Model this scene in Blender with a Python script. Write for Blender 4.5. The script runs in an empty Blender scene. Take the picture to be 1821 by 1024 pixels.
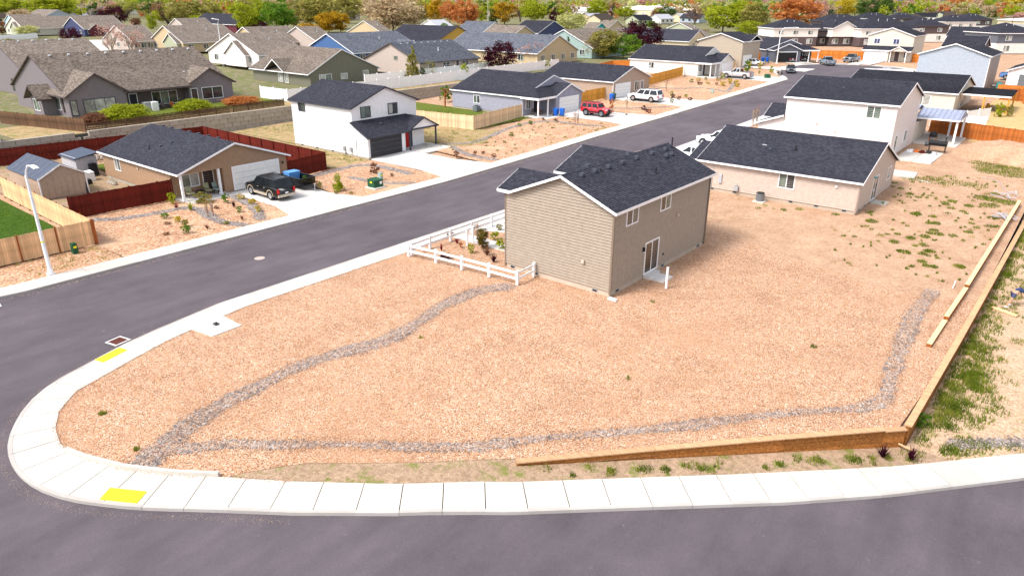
import bpy, bmesh, math, random
import numpy as np
from mathutils import Vector, Matrix
random.seed(7); rng = np.random.default_rng(7)
sc = bpy.context.scene; COL = sc.collection
# ---------------------------------------------------------------- camera (17 m above the lot; X across the street, Y along it)
FPX, TH, RO, YAW, HC = 1268.0, math.radians(22.1), math.radians(.244), math.radians(39.14), 17.0
fw = np.array([-math.sin(YAW), math.cos(YAW), 0]); rt = np.array([math.cos(YAW), math.sin(YAW), 0])
CF = fw*math.cos(TH)+np.array([0, 0, -math.sin(TH)]); CU0 = np.cross(rt, CF)
CR = math.cos(RO)*rt+math.sin(RO)*CU0; CU = -math.sin(RO)*rt+math.cos(RO)*CU0
cam = bpy.data.objects.new('camera', bpy.data.cameras.new('camera')); COL.objects.link(cam)
cam.matrix_world = Matrix([[CR[0], CU[0], -CF[0], 0], [CR[1], CU[1], -CF[1], 0], [CR[2], CU[2], -CF[2], HC], [0, 0, 0, 1]])
cam.data.sensor_width = 36; cam.data.lens = FPX/1821*36; cam.data.clip_end = 9000; cam.data.clip_start = .5
sc.camera = cam
# ---------------------------------------------------------------- sky, sun, exposure: bright thin overcast
SUN_EL, SUN_AZ = math.radians(52), math.radians(200)     # azimuth: compass angle in world XY, 0 = +Y, clockwise
w = bpy.data.worlds.new('World'); sc.world = w; w.use_nodes = True
nt = w.node_tree; bg = nt.nodes['Background']
sk = nt.nodes.new('ShaderNodeTexSky'); sk.sky_type = 'NISHITA'; sk.sun_disc = False
sk.sun_elevation = SUN_EL; sk.sun_rotation = SUN_AZ; sk.air_density = 1.0; sk.dust_density = 3.0; sk.ozone_density = 1.0
hs = nt.nodes.new('ShaderNodeHueSaturation'); hs.inputs['Saturation'].default_value = .38
nt.links.new(sk.outputs[0], hs.inputs['Color']); nt.links.new(hs.outputs[0], bg.inputs[0]); bg.inputs[1].default_value = .15
sl = bpy.data.lights.new('sun', 'SUN'); sl.energy = 1.8; sl.angle = math.radians(15); sl.color = (1, .95, .88)
so = bpy.data.objects.new('sun', sl); COL.objects.link(so)
sd = Vector((math.sin(SUN_AZ)*math.cos(SUN_EL), math.cos(SUN_AZ)*math.cos(SUN_EL), math.sin(SUN_EL)))
so.rotation_euler = (-sd).to_track_quat('-Z', 'Y').to_euler()
vs = sc.view_settings; vs.view_transform = 'Standard'; vs.look = 'None'; vs.exposure = .95; vs.gamma = 1; vs.use_curve_mapping = False
# ---------------------------------------------------------------- terrain: the street climbs gently away from the corner
YS = [-500, 50, 66, 78, 98, 120, 152, 175, 9000]; ZS = [0, 0, .35, .75, 1.2, 1.8, 2.7, 3.1, 3.1]
def S(y): return float(np.interp(y, YS, ZS))
def drop(x, y): return .85*min(1, max(0, (x+15)/12))*float(np.interp(y, [55, 95], [1, 0]))
def low(x, y): return x > -3.3 or (x > -17 and y < float(np.interp(x, [-17, -14.6, -3.4, -3.3], [16.2, 18.5, 30.6, 31])))
def T(x, y):
    if x < -92.6: return max(S(y), float(np.interp(y, [30, 80, 130], [2.0, 2.4, 3.1])))
    return S(y)-(drop(x, y) if low(x, y) else 0)
def zat(px, py, z):                       # the point at height z seen at a place in the photograph (1821 x 1024)
    d = CF*FPX+CR*(px-910.5)-CU*(py-512); t = (z-HC)/d[2]; return (d[0]*t, d[1]*t, z)
def g(px, py):
    z = 0
    for _ in range(40):
        p = zat(px, py, z); z = .5*z+.5*T(p[0], p[1])
    return (p[0], p[1], T(p[0], p[1]))
def pr(p):
    d = np.array(p)-np.array([0, 0, HC]); q = d@CF; return 910.5+FPX*(d@CR)/q, 512-FPX*(d@CU)/q, q
def hgt(b, topy):
    lo, hi = 0., 60.
    for _ in range(40):
        m = (lo+hi)/2
        if pr((b[0], b[1], b[2]+m))[1] > topy: lo = m
        else: hi = m
    return lo
# ---------------------------------------------------------------- materials
MT = {}
def nodes(name):
    m = bpy.data.materials.new(name); m.use_nodes = True; n = m.node_tree; MT[name] = m
    return m, n, n.nodes['Principled BSDF']
def ramp(n, fac, stops, interp='LINEAR'):
    r = n.nodes.new('ShaderNodeValToRGB'); r.color_ramp.interpolation = interp
    while len(r.color_ramp.elements) < len(stops): r.color_ramp.elements.new(.5)
    for e, (p, c) in zip(r.color_ramp.elements, stops): e.position = p; e.color = (*c, 1) if len(c) == 3 else c
    n.links.new(fac, r.inputs[0]); return r.outputs[0]
def tex(n, kind, scale, detail=3, coord='Object', vec=None, **k):
    if vec is None:
        tc = n.nodes.new('ShaderNodeTexCoord'); vec = tc.outputs[coord]
    if kind == 'noise':
        t = n.nodes.new('ShaderNodeTexNoise'); t.inputs['Scale'].default_value = scale; t.inputs['Detail'].default_value = detail
        t.inputs['Roughness'].default_value = k.get('rough', .55)
    else:
        t = n.nodes.new('ShaderNodeTexVoronoi'); t.inputs['Scale'].default_value = scale
    n.links.new(vec, t.inputs['Vector']); return t
def mixc(n, fac, a, b, mode='MIX'):
    m = n.nodes.new('ShaderNodeMix'); m.data_type = 'RGBA'; m.blend_type = mode
    if isinstance(fac, (int, float)): m.inputs[0].default_value = fac
    else: n.links.new(fac, m.inputs[0])
    for i, v in ((6, a), (7, b)):
        if isinstance(v, tuple): m.inputs[i].default_value = (*v, 1)
        else: n.links.new(v, m.inputs[i])
    return m.outputs[2]
def bump(n, b, h, strength=.3, dist=.02):
    u = n.nodes.new('ShaderNodeBump'); u.inputs['Strength'].default_value = strength; u.inputs['Distance'].default_value = dist
    n.links.new(h, u.inputs['Height']); n.links.new(u.outputs[0], b.inputs['Normal'])
def mscale(n, s, coord='Object'):
    tc = n.nodes.new('ShaderNodeTexCoord'); mp = n.nodes.new('ShaderNodeMapping'); mp.inputs['Scale'].default_value = s
    n.links.new(tc.outputs[coord], mp.inputs[0]); return mp.outputs[0]
def paint(name, c, rough=.6, var=.12, scale=3, spec=.3, metal=0, bmp=0):
    m, n, b = nodes(name); t = tex(n, 'noise', scale, 5)
    hi = tuple(min(1, x*(1+var)) for x in c); lo = tuple(x*(1-var) for x in c)
    n.links.new(ramp(n, t.outputs[0], [(.3, lo), (.7, hi)]), b.inputs['Base Color'])
    b.inputs['Roughness'].default_value = rough; b.inputs['Metallic'].default_value = metal; b.inputs['Specular IOR Level'].default_value = spec
    if bmp: bump(n, b, t.outputs[0], bmp, .01)
    return m
def wood(name, c, var=.3, dark=None):                        # board wood, each board its own tone
    m, n, b = nodes(name); v = mscale(n, (1.2, 9, 9) if name in ('timber', 'timber_top', 'light_timber') else (9, 9, 1.2)); t = tex(n, 'noise', 1.5, 6, vec=v)
    oi = n.nodes.new('ShaderNodeObjectInfo')
    lo = dark or tuple(x*(1-var) for x in c); hi = tuple(min(1, x*(1+var*.7)) for x in c)
    c1 = ramp(n, t.outputs[0], [(.32, lo), (.66, hi)])
    hv = n.nodes.new('ShaderNodeHueSaturation'); mr = n.nodes.new('ShaderNodeMapRange'); mr.inputs[3].default_value = .78; mr.inputs[4].default_value = 1.18
    n.links.new(oi.outputs['Random'], mr.inputs[0]); n.links.new(mr.outputs[0], hv.inputs['Value']); n.links.new(c1, hv.inputs['Color'])
    n.links.new(hv.outputs[0], b.inputs['Base Color']); b.inputs['Roughness'].default_value = .8; b.inputs['Specular IOR Level'].default_value = .15
    return m
def stones(name, cols, scale, dirt=None, patch=None, bs=.6):   # loose rock: one colour per stone
    m, n, b = nodes(name); tc = n.nodes.new('ShaderNodeTexCoord'); v = tex(n, 'vor', scale, coord='Object')
    sep = n.nodes.new('ShaderNodeSeparateColor'); n.links.new(v.outputs['Color'], sep.inputs[0])
    k = len(cols); c = ramp(n, sep.outputs[0], [(i/k, cc) for i, cc in enumerate(cols)], 'CONSTANT')
    v2 = tex(n, 'vor', scale*.43); s2 = n.nodes.new('ShaderNodeSeparateColor'); n.links.new(v2.outputs['Color'], s2.inputs[0])
    c = mixc(n, .15, c, ramp(n, s2.outputs[1], [(i/k, cc) for i, cc in enumerate(cols[::-1])], 'CONSTANT'))
    e = ramp(n, v.outputs['Distance'], [(.35, (1, 1, 1)), (.75, (.45, .40, .38))]); c = mixc(n, .8, c, e, 'MULTIPLY')
    big = tex(n, 'noise', .35, 6, rough=.65); bg_ = tex(n, 'noise', 2.2, 4)
    c = mixc(n, .75, c, ramp(n, big.outputs[0], [(.3, (.78, .74, .72)), (.52, (1, 1, 1)), (.75, (1.0, 1.05, 1.1))]), 'MULTIPLY')
    c = mixc(n, .5, c, ramp(n, bg_.outputs[0], [(.3, (.72, .7, .7)), (.7, (1.12, 1.1, 1.08))]), 'MULTIPLY')
    if patch: c = mixc(n, ramp(n, tex(n, 'noise', .11, 7, rough=.72).outputs[0], [(.50, (0, 0, 0)), (.68, (.6, .6, .6))]), c, patch)
    if dirt: c = mixc(n, ramp(n, tex(n, 'noise', .22, 5).outputs[0], [(.54, (0, 0, 0)), (.66, (.7, .7, .7))]), c, dirt)
    n.links.new(c, b.inputs['Base Color']); b.inputs['Roughness'].default_value = .9; b.inputs['Specular IOR Level'].default_value = .1
    bump(n, b, v.outputs['Distance'], bs, .03); n.nodes['Bump'].invert = True
    return m
def soil(name, a, b_, green=None, gth=.6, scale=.5, fine=14):
    m, n, b = nodes(name); t = tex(n, 'noise', scale, 7, rough=.7); f = tex(n, 'noise', fine, 3); f2 = tex(n, 'noise', 4.5, 5, rough=.7)
    c = ramp(n, t.outputs[0], [(.3, a), (.7, b_)])
    c = mixc(n, .7, c, ramp(n, f.outputs[0], [(.3, (.62, .58, .55)), (.6, (1, 1, 1)), (.8, (1.2, 1.2, 1.2))]), 'MULTIPLY')
    c = mixc(n, .6, c, ramp(n, f2.outputs[0], [(.38, (.6, .57, .54)), (.56, (1.06, 1.05, 1.05))]), 'MULTIPLY')
    if green:
        gg = tex(n, 'noise', 1.1, 6, rough=.75); c = mixc(n, ramp(n, gg.outputs[0], [(gth-.06, (0, 0, 0)), (gth+.05, (.9, .9, .9))]), c, green)
    n.links.new(c, b.inputs['Base Color']); b.inputs['Roughness'].default_value = .95; b.inputs['Specular IOR Level'].default_value = .05
    bump(n, b, f.outputs[0], .5, .03); return m
stones('pink_gravel', [(.59, .335, .19), (.67, .42, .265), (.49, .26, .145), (.71, .49, .34), (.58, .33, .20), (.29, .15, .08), (.62, .38, .25), (.80, .65, .52)], 21, patch=(.44, .25, .15))
stones('orange_gravel', [(.62, .36, .21), (.72, .48, .32), (.52, .28, .16), (.76, .58, .42), (.60, .34, .21), (.42, .24, .15)], 9, dirt=(.60, .40, .26))
stones('river_rock', [(.31, .275, .26), (.44, .39, .36), (.23, .205, .20), (.56, .50, .46), (.36, .31, .295), (.16, .14, .14)], 11, bs=.6)
soil('dirt', (.42, .26, .165), (.59, .40, .28), (.24, .21, .08), .70)
soil('pale_soil', (.50, .34, .22), (.62, .45, .32), (.22, .24, .06), .64, .8, 9)
soil('weedy_dirt', (.34, .24, .16), (.48, .34, .24), (.16, .18, .04), .58)
soil('dry_grass', (.36, .25, .13), (.50, .37, .22), (.15, .19, .04), .57, .7)
soil('lawn', (.035, .085, .012), (.07, .13, .02), (.22, .20, .05), .72, 2.2, 30)
soil('green_grass', (.09, .14, .02), (.17, .19, .04), (.30, .24, .10), .66, 1.6, 20)
soil('yellow_sand', (.55, .38, .18), (.62, .45, .23))
soil('far_ground', (.22, .18, .13), (.31, .26, .19), (.12, .15, .04), .50, .09, .6)
# asphalt: fine chips, patches, tyre-worn lanes, pale dust near the corner
m, n, b = nodes('asphalt'); f = tex(n, 'noise', 22, 5, rough=.8); p = tex(n, 'noise', .16, 7, rough=.68); st = tex(n, 'noise', 1.0, 5, vec=mscale(n, (.8, .22, 1)), rough=.6)
c = ramp(n, p.outputs[0], [(.3, (.092, .077, .090)), (.7, (.138, .116, .132))])
c = mixc(n, .6, c, ramp(n, st.outputs[0], [(.35, (.74, .74, .76)), (.65, (1.14, 1.12, 1.12))]), 'MULTIPLY')
c = mixc(n, .8, c, ramp(n, f.outputs[0], [(.32, (.6, .6, .6)), (.6, (1, 1, 1)), (.75, (1.6, 1.6, 1.6))]), 'MULTIPLY')
sp = tex(n, 'noise', 1.6, 6, rough=.75); c = mixc(n, ramp(n, sp.outputs[0], [(.64, (0, 0, 0)), (.74, (.4, .4, .4))]), c, (.30, .25, .23)); dk = tex(n, 'noise', .7, 4); c = mixc(n, ramp(n, dk.outputs[0], [(.66, (0, 0, 0)), (.76, (.45, .45, .45))]), c, (.055, .048, .055))
n.links.new(c, b.inputs['Base Color']); b.inputs['Roughness'].default_value = .85; b.inputs['Specular IOR Level'].default_value = .25; bump(n, b, f.outputs[0], .3, .01)
# concrete
def conc(name, c, v=.1):
    m, n, b = nodes(name); t = tex(n, 'noise', .8, 6, rough=.65); f = tex(n, 'noise', 35, 2); oi = n.nodes.new('ShaderNodeObjectInfo')
    lo = tuple(x*(1-v) for x in c); cc = ramp(n, t.outputs[0], [(.3, lo), (.65, c)])
    cc = mixc(n, .35, cc, ramp(n, f.outputs[0], [(.3, (.8, .8, .8)), (.6, (1.05, 1.05, 1.05))]), 'MULTIPLY')
    cc = mixc(n, .6, cc, ramp(n, oi.outputs['Random'], [(0, (.80, .78, .74)), (1, (1.06, 1.06, 1.05))]), 'MULTIPLY')
    sp = tex(n, 'noise', 1.3, 7, rough=.75); cc = mixc(n, ramp(n, sp.outputs[0], [(.58, (0, 0, 0)), (.74, (.5, .5, .5))]), cc, (.42, .33, .26))
    n.links.new(cc, b.inputs['Base Color']); b.inputs['Roughness'].default_value = .85; b.inputs['Specular IOR Level'].default_value = .2; return m
conc('concrete', (.61, .58, .54)); conc('concrete_new', (.66, .64, .63)); conc('curb_concrete', (.50, .47, .45)); conc('block', (.42, .37, .31), .25); conc('foundation', (.52, .44, .36), .15)
def shingle(name, cols, mortar=.5):
    m, n, b = nodes(name); tc = n.nodes.new('ShaderNodeTexCoord'); br = n.nodes.new('ShaderNodeTexBrick')
    n.links.new(tc.outputs['UV'], br.inputs['Vector']); br.inputs['Scale'].default_value = 1; br.inputs['Brick Width'].default_value = .26; br.inputs['Row Height'].default_value = .145
    br.inputs['Mortar Size'].default_value = .008; br.inputs['Mortar Smooth'].default_value = .3; br.inputs['Bias'].default_value = 0
    br.inputs['Color1'].default_value = (0, 0, 0, 1); br.inputs['Color2'].default_value = (1, 1, 1, 1); br.inputs['Mortar'].default_value = (.3, .3, .3, 1)
    c = ramp(n, br.outputs['Color'], [(0, cols[0]), (.45, cols[1]), (1, cols[2])])
    c = mixc(n, br.outputs['Fac'], c, tuple(x*mortar for x in cols[0]))
    t = tex(n, 'noise', 22, 3, coord='UV'); c = mixc(n, .6, c, ramp(n, t.outputs[0], [(.35, (.75, .75, .75)), (.65, (1.25, 1.25, 1.25))]), 'MULTIPLY')
    t2 = tex(n, 'noise', .5, 5, coord='UV'); c = mixc(n, .5, c, ramp(n, t2.outputs[0], [(.3, (.8, .8, .82)), (.7, (1.15, 1.15, 1.12))]), 'MULTIPLY')
    n.links.new(c, b.inputs['Base Color']); b.inputs['Roughness'].default_value = .9; b.inputs['Specular IOR Level'].default_value = .15
    bump(n, b, br.outputs['Color'], .35, .01); return m
shingle('shingle_dark', [(.029, .030, .042), (.041, .042, .058), (.060, .061, .082)])
shingle('shingle_slate', [(.06, .065, .085), (.10, .11, .14), (.17, .18, .21)])
shingle('shingle_brown', [(.11, .085, .07), (.19, .155, .13), (.29, .245, .21)])
shingle('shingle_black', [(.015, .015, .023), (.027, .027, .039), (.048, .048, .064)])
P_ = dict(main_tan=(.33, .275, .222), main_trim=(.20, .155, .12), lap_shade=(.085, .06, .042), tan_o=(.33, .21, .13), beige2=(.52, .42, .36), pale=(.72, .66, .64), white=(.82, .82, .84), off_white=(.76, .74, .70),
          vinyl=(.86, .86, .88), cream=(.62, .52, .36), light_cream=(.60, .56, .48), lilac=(.30, .30, .37), dark_gray=(.12, .13, .16), gray_q=(.19, .165, .18), olive=(.17, .165, .125), pinkish=(.46, .38, .34),
          gray_blue=(.36, .41, .48), tan_l=(.40, .30, .23), beige_j=(.40, .34, .27), brown_dark=(.10, .075, .075), blue=(.06, .13, .30), yellow=(.58, .34, .06), sand=(.52, .40, .25),
          seafoam=(.30, .40, .38), pale_blue=(.42, .62, .75), navy=(.05, .06, .14), maroon=(.11, .02, .03), sage=(.40, .42, .30), charcoal=(.030, .030, .036), darktrim=(.05, .055, .075), red_door=(.42, .01, .01),
          garage_white=(.80, .79, .77), green_box=(.012, .075, .035), black=(.012, .012, .014), steel=(.35, .36, .38), blue_bin=(.01, .12, .55), orange_p=(.7, .18, .03), yellow_p=(.85, .80, .02), rust=(.16, .05, .035), teal=(.02, .35, .36),
          cushion=(.34, .33, .20), warehouse=(.62, .53, .38), metal_roof_blue=(.055, .07, .11), patio_metal=(.28, .31, .42), sky_paint=(.12, .33, .75), door_dark=(.02, .022, .035), siding_gray=(.42, .42, .46), skin=(.55, .30, .20), denim=(.025, .045, .12), light_timber=(.72, .56, .30))
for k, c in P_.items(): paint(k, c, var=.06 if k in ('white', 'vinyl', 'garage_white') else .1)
for k, c, r in (('car_black', (.004, .005, .006), .25), ('car_red', (.55, .012, .03), .3), ('car_white', (.75, .76, .80), .25), ('car_silver', (.42, .43, .46), .3), ('car_gray', (.13, .15, .17), .3), ('car_dark', (.025, .027, .03), .25), ('car_maroon', (.06, .008, .012), .25), ('car_tan', (.45, .38, .30), .35), ('car_blue', (.10, .25, .55), .3), ('car_teal', (.03, .05, .05), .25), ('car_steelblue', (.22, .28, .33), .3)):
    paint(k, c, r, .03, spec=.6); MT[k].node_tree.nodes['Principled BSDF'].inputs['Coat Weight'].default_value = .2 if k == 'car_black' else .6
def glassy(name, c, r=.08):
    m, n, b = nodes(name); t = tex(n, 'noise', .9, 3); n.links.new(ramp(n, t.outputs[0], [(.35, tuple(x*.6 for x in c)), (.65, tuple(x*1.5 for x in c))]), b.inputs['Base Color'])
    b.inputs['Roughness'].default_value = r; b.inputs['Specular IOR Level'].default_value = .8
glassy('glass', (.035, .04, .045)); glassy('glass_green', (.10, .13, .11)); glassy('glass_blind', (.34, .35, .33), .2); glassy('car_glass', (.012, .016, .02), .05); glassy('glass_brown', (.045, .03, .018)); MT['car_glass'].node_tree.nodes['Principled BSDF'].inputs['Specular IOR Level'].default_value = .35
paint('tyre', (.014, .014, .015), .8); paint('rim', (.45, .45, .46), .3, metal=.6); paint('taillight', (.5, .01, .01), .2); paint('headlight', (.6, .62, .65), .1)
wood('new_pine', (.76, .49, .27), .26); wood('brown_stain', (.40, .125, .03), .35); wood('orange_stain', (.54, .18, .03), .3); wood('golden_stain', (.66, .33, .06), .28); wood('red_stain', (.120, .015, .009), .45); wood('weathered', (.13, .072, .042), .6); wood('pale_pine', (.70, .52, .33), .25)
wood('timber', (.33, .13, .035), .45); wood('timber_top', (.52, .32, .18), .22); wood('post_wood', (.32, .10, .03), .3); wood('bark', (.09, .065, .05), .4); wood('pale_bark', (.42, .36, .30), .3)
def leaf(name, a, b_, c_):
    m, n, b = nodes(name); t = tex(n, 'noise', 1.3, 4, coord='Object'); f = tex(n, 'noise', 9, 2, coord='Object')
    c = ramp(n, t.outputs[0], [(.3, a), (.5, b_), (.7, c_)]); c = mixc(n, .7, c, ramp(n, f.outputs[0], [(.3, (.6, .6, .6)), (.7, (1.4, 1.4, 1.4))]), 'MULTIPLY')
    n.links.new(c, b.inputs['Base Color']); b.inputs['Roughness'].default_value = .7; b.inputs['Specular IOR Level'].default_value = .15
    tr = n.nodes.new('ShaderNodeBsdfTranslucent'); mx = n.nodes.new('ShaderNodeMixShader'); mx.inputs[0].default_value = .42
    n.links.new(c, tr.inputs[0]); n.links.new(b.outputs[0], mx.inputs[1]); n.links.new(tr.outputs[0], mx.inputs[2]); n.links.new(mx.outputs[0], n.nodes['Material Output'].inputs[0])
leaf('leaf_lime', (0.189, 0.230, 0.011), (0.324, 0.365, 0.016), (0.459, 0.486, 0.041)); leaf('leaf_green', (0.056, 0.140, 0.011), (0.126, 0.238, 0.021), (0.224, 0.336, 0.028)); leaf('leaf_olive', (0.165, 0.165, 0.030), (0.285, 0.255, 0.060), (0.420, 0.360, 0.105))
leaf('leaf_orange', (0.360, 0.120, 0.024), (0.540, 0.204, 0.060), (0.660, 0.312, 0.120)); leaf('leaf_amber', (0.286, 0.156, 0.007), (0.442, 0.260, 0.013), (0.572, 0.364, 0.026)); leaf('leaf_plum', (.025, .003, .008), (.055, .007, .018), (.10, .014, .03))
leaf('leaf_red', (.16, .01, .015), (.28, .02, .03), (.38, .06, .06)); leaf('leaf_spruce', (.035, .06, .05), (.07, .11, .09), (.13, .18, .15)); leaf('leaf_pine', (0.028, 0.070, 0.014), (0.063, 0.112, 0.021), (0.112, 0.168, 0.042)); leaf('leaf_cypress', (.09, .06, .008), (.15, .11, .015), (.20, .16, .03))
leaf('leaf_pink', (0.408, 0.204, 0.180), (0.552, 0.312, 0.264), (0.672, 0.432, 0.360)); leaf('leaf_buff', (0.324, 0.230, 0.135), (0.486, 0.365, 0.216), (0.621, 0.499, 0.338)); leaf('leaf_pale', (0.338, 0.338, 0.104), (0.494, 0.494, 0.182), (0.624, 0.624, 0.325)); leaf('leaf_yellow', (.40, .30, .02), (.52, .40, .03), (.62, .52, .06))
leaf('leaf_brown', (0.133, 0.057, 0.028), (0.228, 0.104, 0.057), (0.342, 0.171, 0.095)); leaf('grass_blade', (.09, .14, .010), (.17, .22, .02), (.34, .34, .06)); leaf('grass_dry', (.24, .22, .04), (.38, .33, .08), (.50, .42, .14))
# ---------------------------------------------------------------- mesh helpers
class MB:
    def __init__(s): s.v = []; s.f = []; s.uv = None; s.smooth = False
    def add(s, vs_, fs):
        k = len(s.v); s.v += [tuple(p) for p in vs_]; s.f += [tuple(i+k for i in f) for f in fs]; return s
    def hexa(s, p): return s.add(p, [(0, 3, 2, 1), (4, 5, 6, 7), (0, 1, 5, 4), (1, 2, 6, 5), (2, 3, 7, 6), (3, 0, 4, 7)])
    def box(s, x0, x1, y0, y1, z0, z1): return s.hexa([(x0, y0, z0), (x1, y0, z0), (x1, y1, z0), (x0, y1, z0), (x0, y0, z1), (x1, y0, z1), (x1, y1, z1), (x0, y1, z1)])
    def prism(s, poly, vec):                                  # poly: 3-D ring, extruded by vec
        n_ = len(poly); q = [tuple(np.array(p)+np.array(vec)) for p in poly]
        return s.add(list(poly)+q, [tuple(range(n_))[::-1], tuple(range(n_, 2*n_))]+[(i, (i+1) % n_, n_+(i+1) % n_, n_+i) for i in range(n_)])
    def tube(s, pts, rad, seg=8):
        pts = [np.array(p, float) for p in pts]; rad = rad if isinstance(rad, (list, tuple)) else [rad]*len(pts); rings = []
        for i, p in enumerate(pts):
            d = pts[min(i+1, len(pts)-1)]-pts[max(i-1, 0)]; d /= np.linalg.norm(d)+1e-9
            a = np.cross(d, [0, 0, 1.]) if abs(d[2]) < .95 else np.cross(d, [1., 0, 0]); a /= np.linalg.norm(a); c = np.cross(d, a)
            rings.append([tuple(p+rad[i]*(math.cos(t)*a+math.sin(t)*c)) for t in [2*math.pi*k/seg for k in range(seg)]])
        k0 = len(s.v)
        for r in rings: s.v += r
        for i in range(len(rings)-1):
            for k in range(seg): a = k0+i*seg+k; b = k0+i*seg+(k+1) % seg; s.f.append((a, b, b+seg, a+seg))
        s.f.append(tuple(range(k0, k0+seg))[::-1]); s.f.append(tuple(range(k0+(len(rings)-1)*seg, k0+len(rings)*seg))); return s
    def mesh(s, name):
        me = bpy.data.meshes.new(name); me.from_pydata(s.v, [], s.f)
        if s.uv:
            l = me.uv_layers.new(name='UVMap'); l.data.foreach_set('uv', np.array(s.uv, dtype=np.float32).ravel())
        if s.smooth: me.shade_smooth()
        me.update(); return me
def tag(o, label=None, cat=None, group=None, kind=None):
    if label: o['label'] = label
    if cat: o['category'] = cat
    if group: o['group'] = group
    if kind: o['kind'] = kind
    return o
def ob(name, mb, mat, parent=None, loc=(0, 0, 0), label=None):
    me = mb if isinstance(mb, bpy.types.Mesh) else mb.mesh(name)
    if mat and not me.materials: me.materials.append(MT[mat])
    o = bpy.data.objects.new(name, me); COL.objects.link(o); o.location = loc
    if parent is not None: o.parent = parent
    if label: o['label'] = label
    return o
def root(name, loc, label, cat, group=None, rz=0, kind=None):
    o = bpy.data.objects.new(name, None); COL.objects.link(o); o.location = loc; o.rotation_euler = (0, 0, rz); o.empty_display_size = .3
    return tag(o, label, cat, group, kind)
def setmat(o, mat):
    if not o.data.materials: o.data.materials.append(MT[mat])
    o.material_slots[0].link = 'OBJECT'; o.material_slots[0].material = MT[mat]; return o
# faces of a house: outward distance from the plane
def fb(mb, face, pl, u0, u1, z0, z1, d0, d1):
    if face == 'S': return mb.box(u0, u1, pl-d1, pl-d0, z0, z1)
    if face == 'N': return mb.box(u0, u1, pl+d0, pl+d1, z0, z1)
    if face == 'E': return mb.box(pl+d0, pl+d1, u0, u1, z0, z1)
    return mb.box(pl-d1, pl-d0, u0, u1, z0, z1)
def window(r, face, pl, u0, u1, z0, z1, trim='vinyl', g1='glass', g2='glass_green', t=.07, split=1, grid=0):
    m = MB(); fb(m, face, pl, u0-t, u1+t, z1, z1+t, 0, .07); fb(m, face, pl, u0-t, u1+t, z0-t, z0, 0, .07); fb(m, face, pl, u0-t, u0, z0, z1, 0, .065); fb(m, face, pl, u1, u1+t, z0, z1, 0, .065)
    f = ob('window', m, trim, r); n_ = split+1; wd = (u1-u0)/n_
    for i in range(n_):
        ob('pane', fb(MB(), face, pl, u0+i*wd+.025, u0+(i+1)*wd-.025, z0+.02, z1-.02, 0, .04), g1 if i % 2 == 0 else g2, f)
    for i in range(split): ob('mullion', fb(MB(), face, pl, u0+(i+1)*wd-.035, u0+(i+1)*wd+.035, z0, z1, 0, .055), trim, f)
    if grid: ob('muntin', fb(MB(), face, pl, u0, u1, z1-(z1-z0)*.35, z1-(z1-z0)*.35+.04, .04, .05), trim, f)
    return f
def garage(r, face, pl, u0, u1, z0, z1, mat='garage_white', trim='vinyl', rows=4):
    m = MB(); fb(m, face, pl, u0-.12, u1+.12, z1, z1+.14, 0, .08); fb(m, face, pl, u0-.12, u0, z0, z1, 0, .075); fb(m, face, pl, u1, u1+.12, z0, z1, 0, .075)
    f = ob('garage_door', m, trim, r); h = (z1-z0)/rows
    for i in range(rows): ob('panel', fb(MB(), face, pl, u0, u1, z0+i*h+.012, z0+(i+1)*h-.012, .0, .045), mat, f)
def door(r, face, pl, u0, u1, z0, z1, mat='door_dark', trim='vinyl', label=None):
    m = MB(); fb(m, face, pl, u0-.1, u1+.1, z1, z1+.1, 0, .06); fb(m, face, pl, u0-.1, u0, z0, z1, 0, .055); fb(m, face, pl, u1, u1+.1, z0, z1, 0, .055)
    f = ob('door_frame', m, trim, r); d = ob('door', fb(MB(), face, pl, u0, u1, z0, z1, 0, .035), mat, f, label=label)
def lap(r, face, pl, u0, u1, z0, ze, up=None, zr=None, e=.19, mat='main_tan', ztop=None):   # lap siding, one board per course
    z = z0
    top = zr if zr else ze
    while z < top-.03:
        z1 = min(z+e, top)
        def ur(zz):
            if zz <= ze or not zr: return u0, u1
            k = (zz-ze)/(zr-ze); return u0+(up-u0)*k, u1+(up-u1)*k
        a0, a1 = ur(z); b0, b1 = ur(z1)
        if a1-a0 > .1:
            def P(u, zz, d):
                return {'S': (u, pl-d, zz), 'N': (u, pl+d, zz), 'E': (pl+d, u, zz), 'W': (pl-d, u, zz)}[face]
            zg = z+.030; m = MB().hexa([P(a0, zg, .002), P(a1, zg, .002), P(a1, zg, .042), P(a0, zg, .042), P(b0, z1, .001), P(b1, z1, .001), P(b1, z1, .010), P(b0, z1, .010)])
            ob('siding_board', m, mat, r)
        z += e
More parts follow.
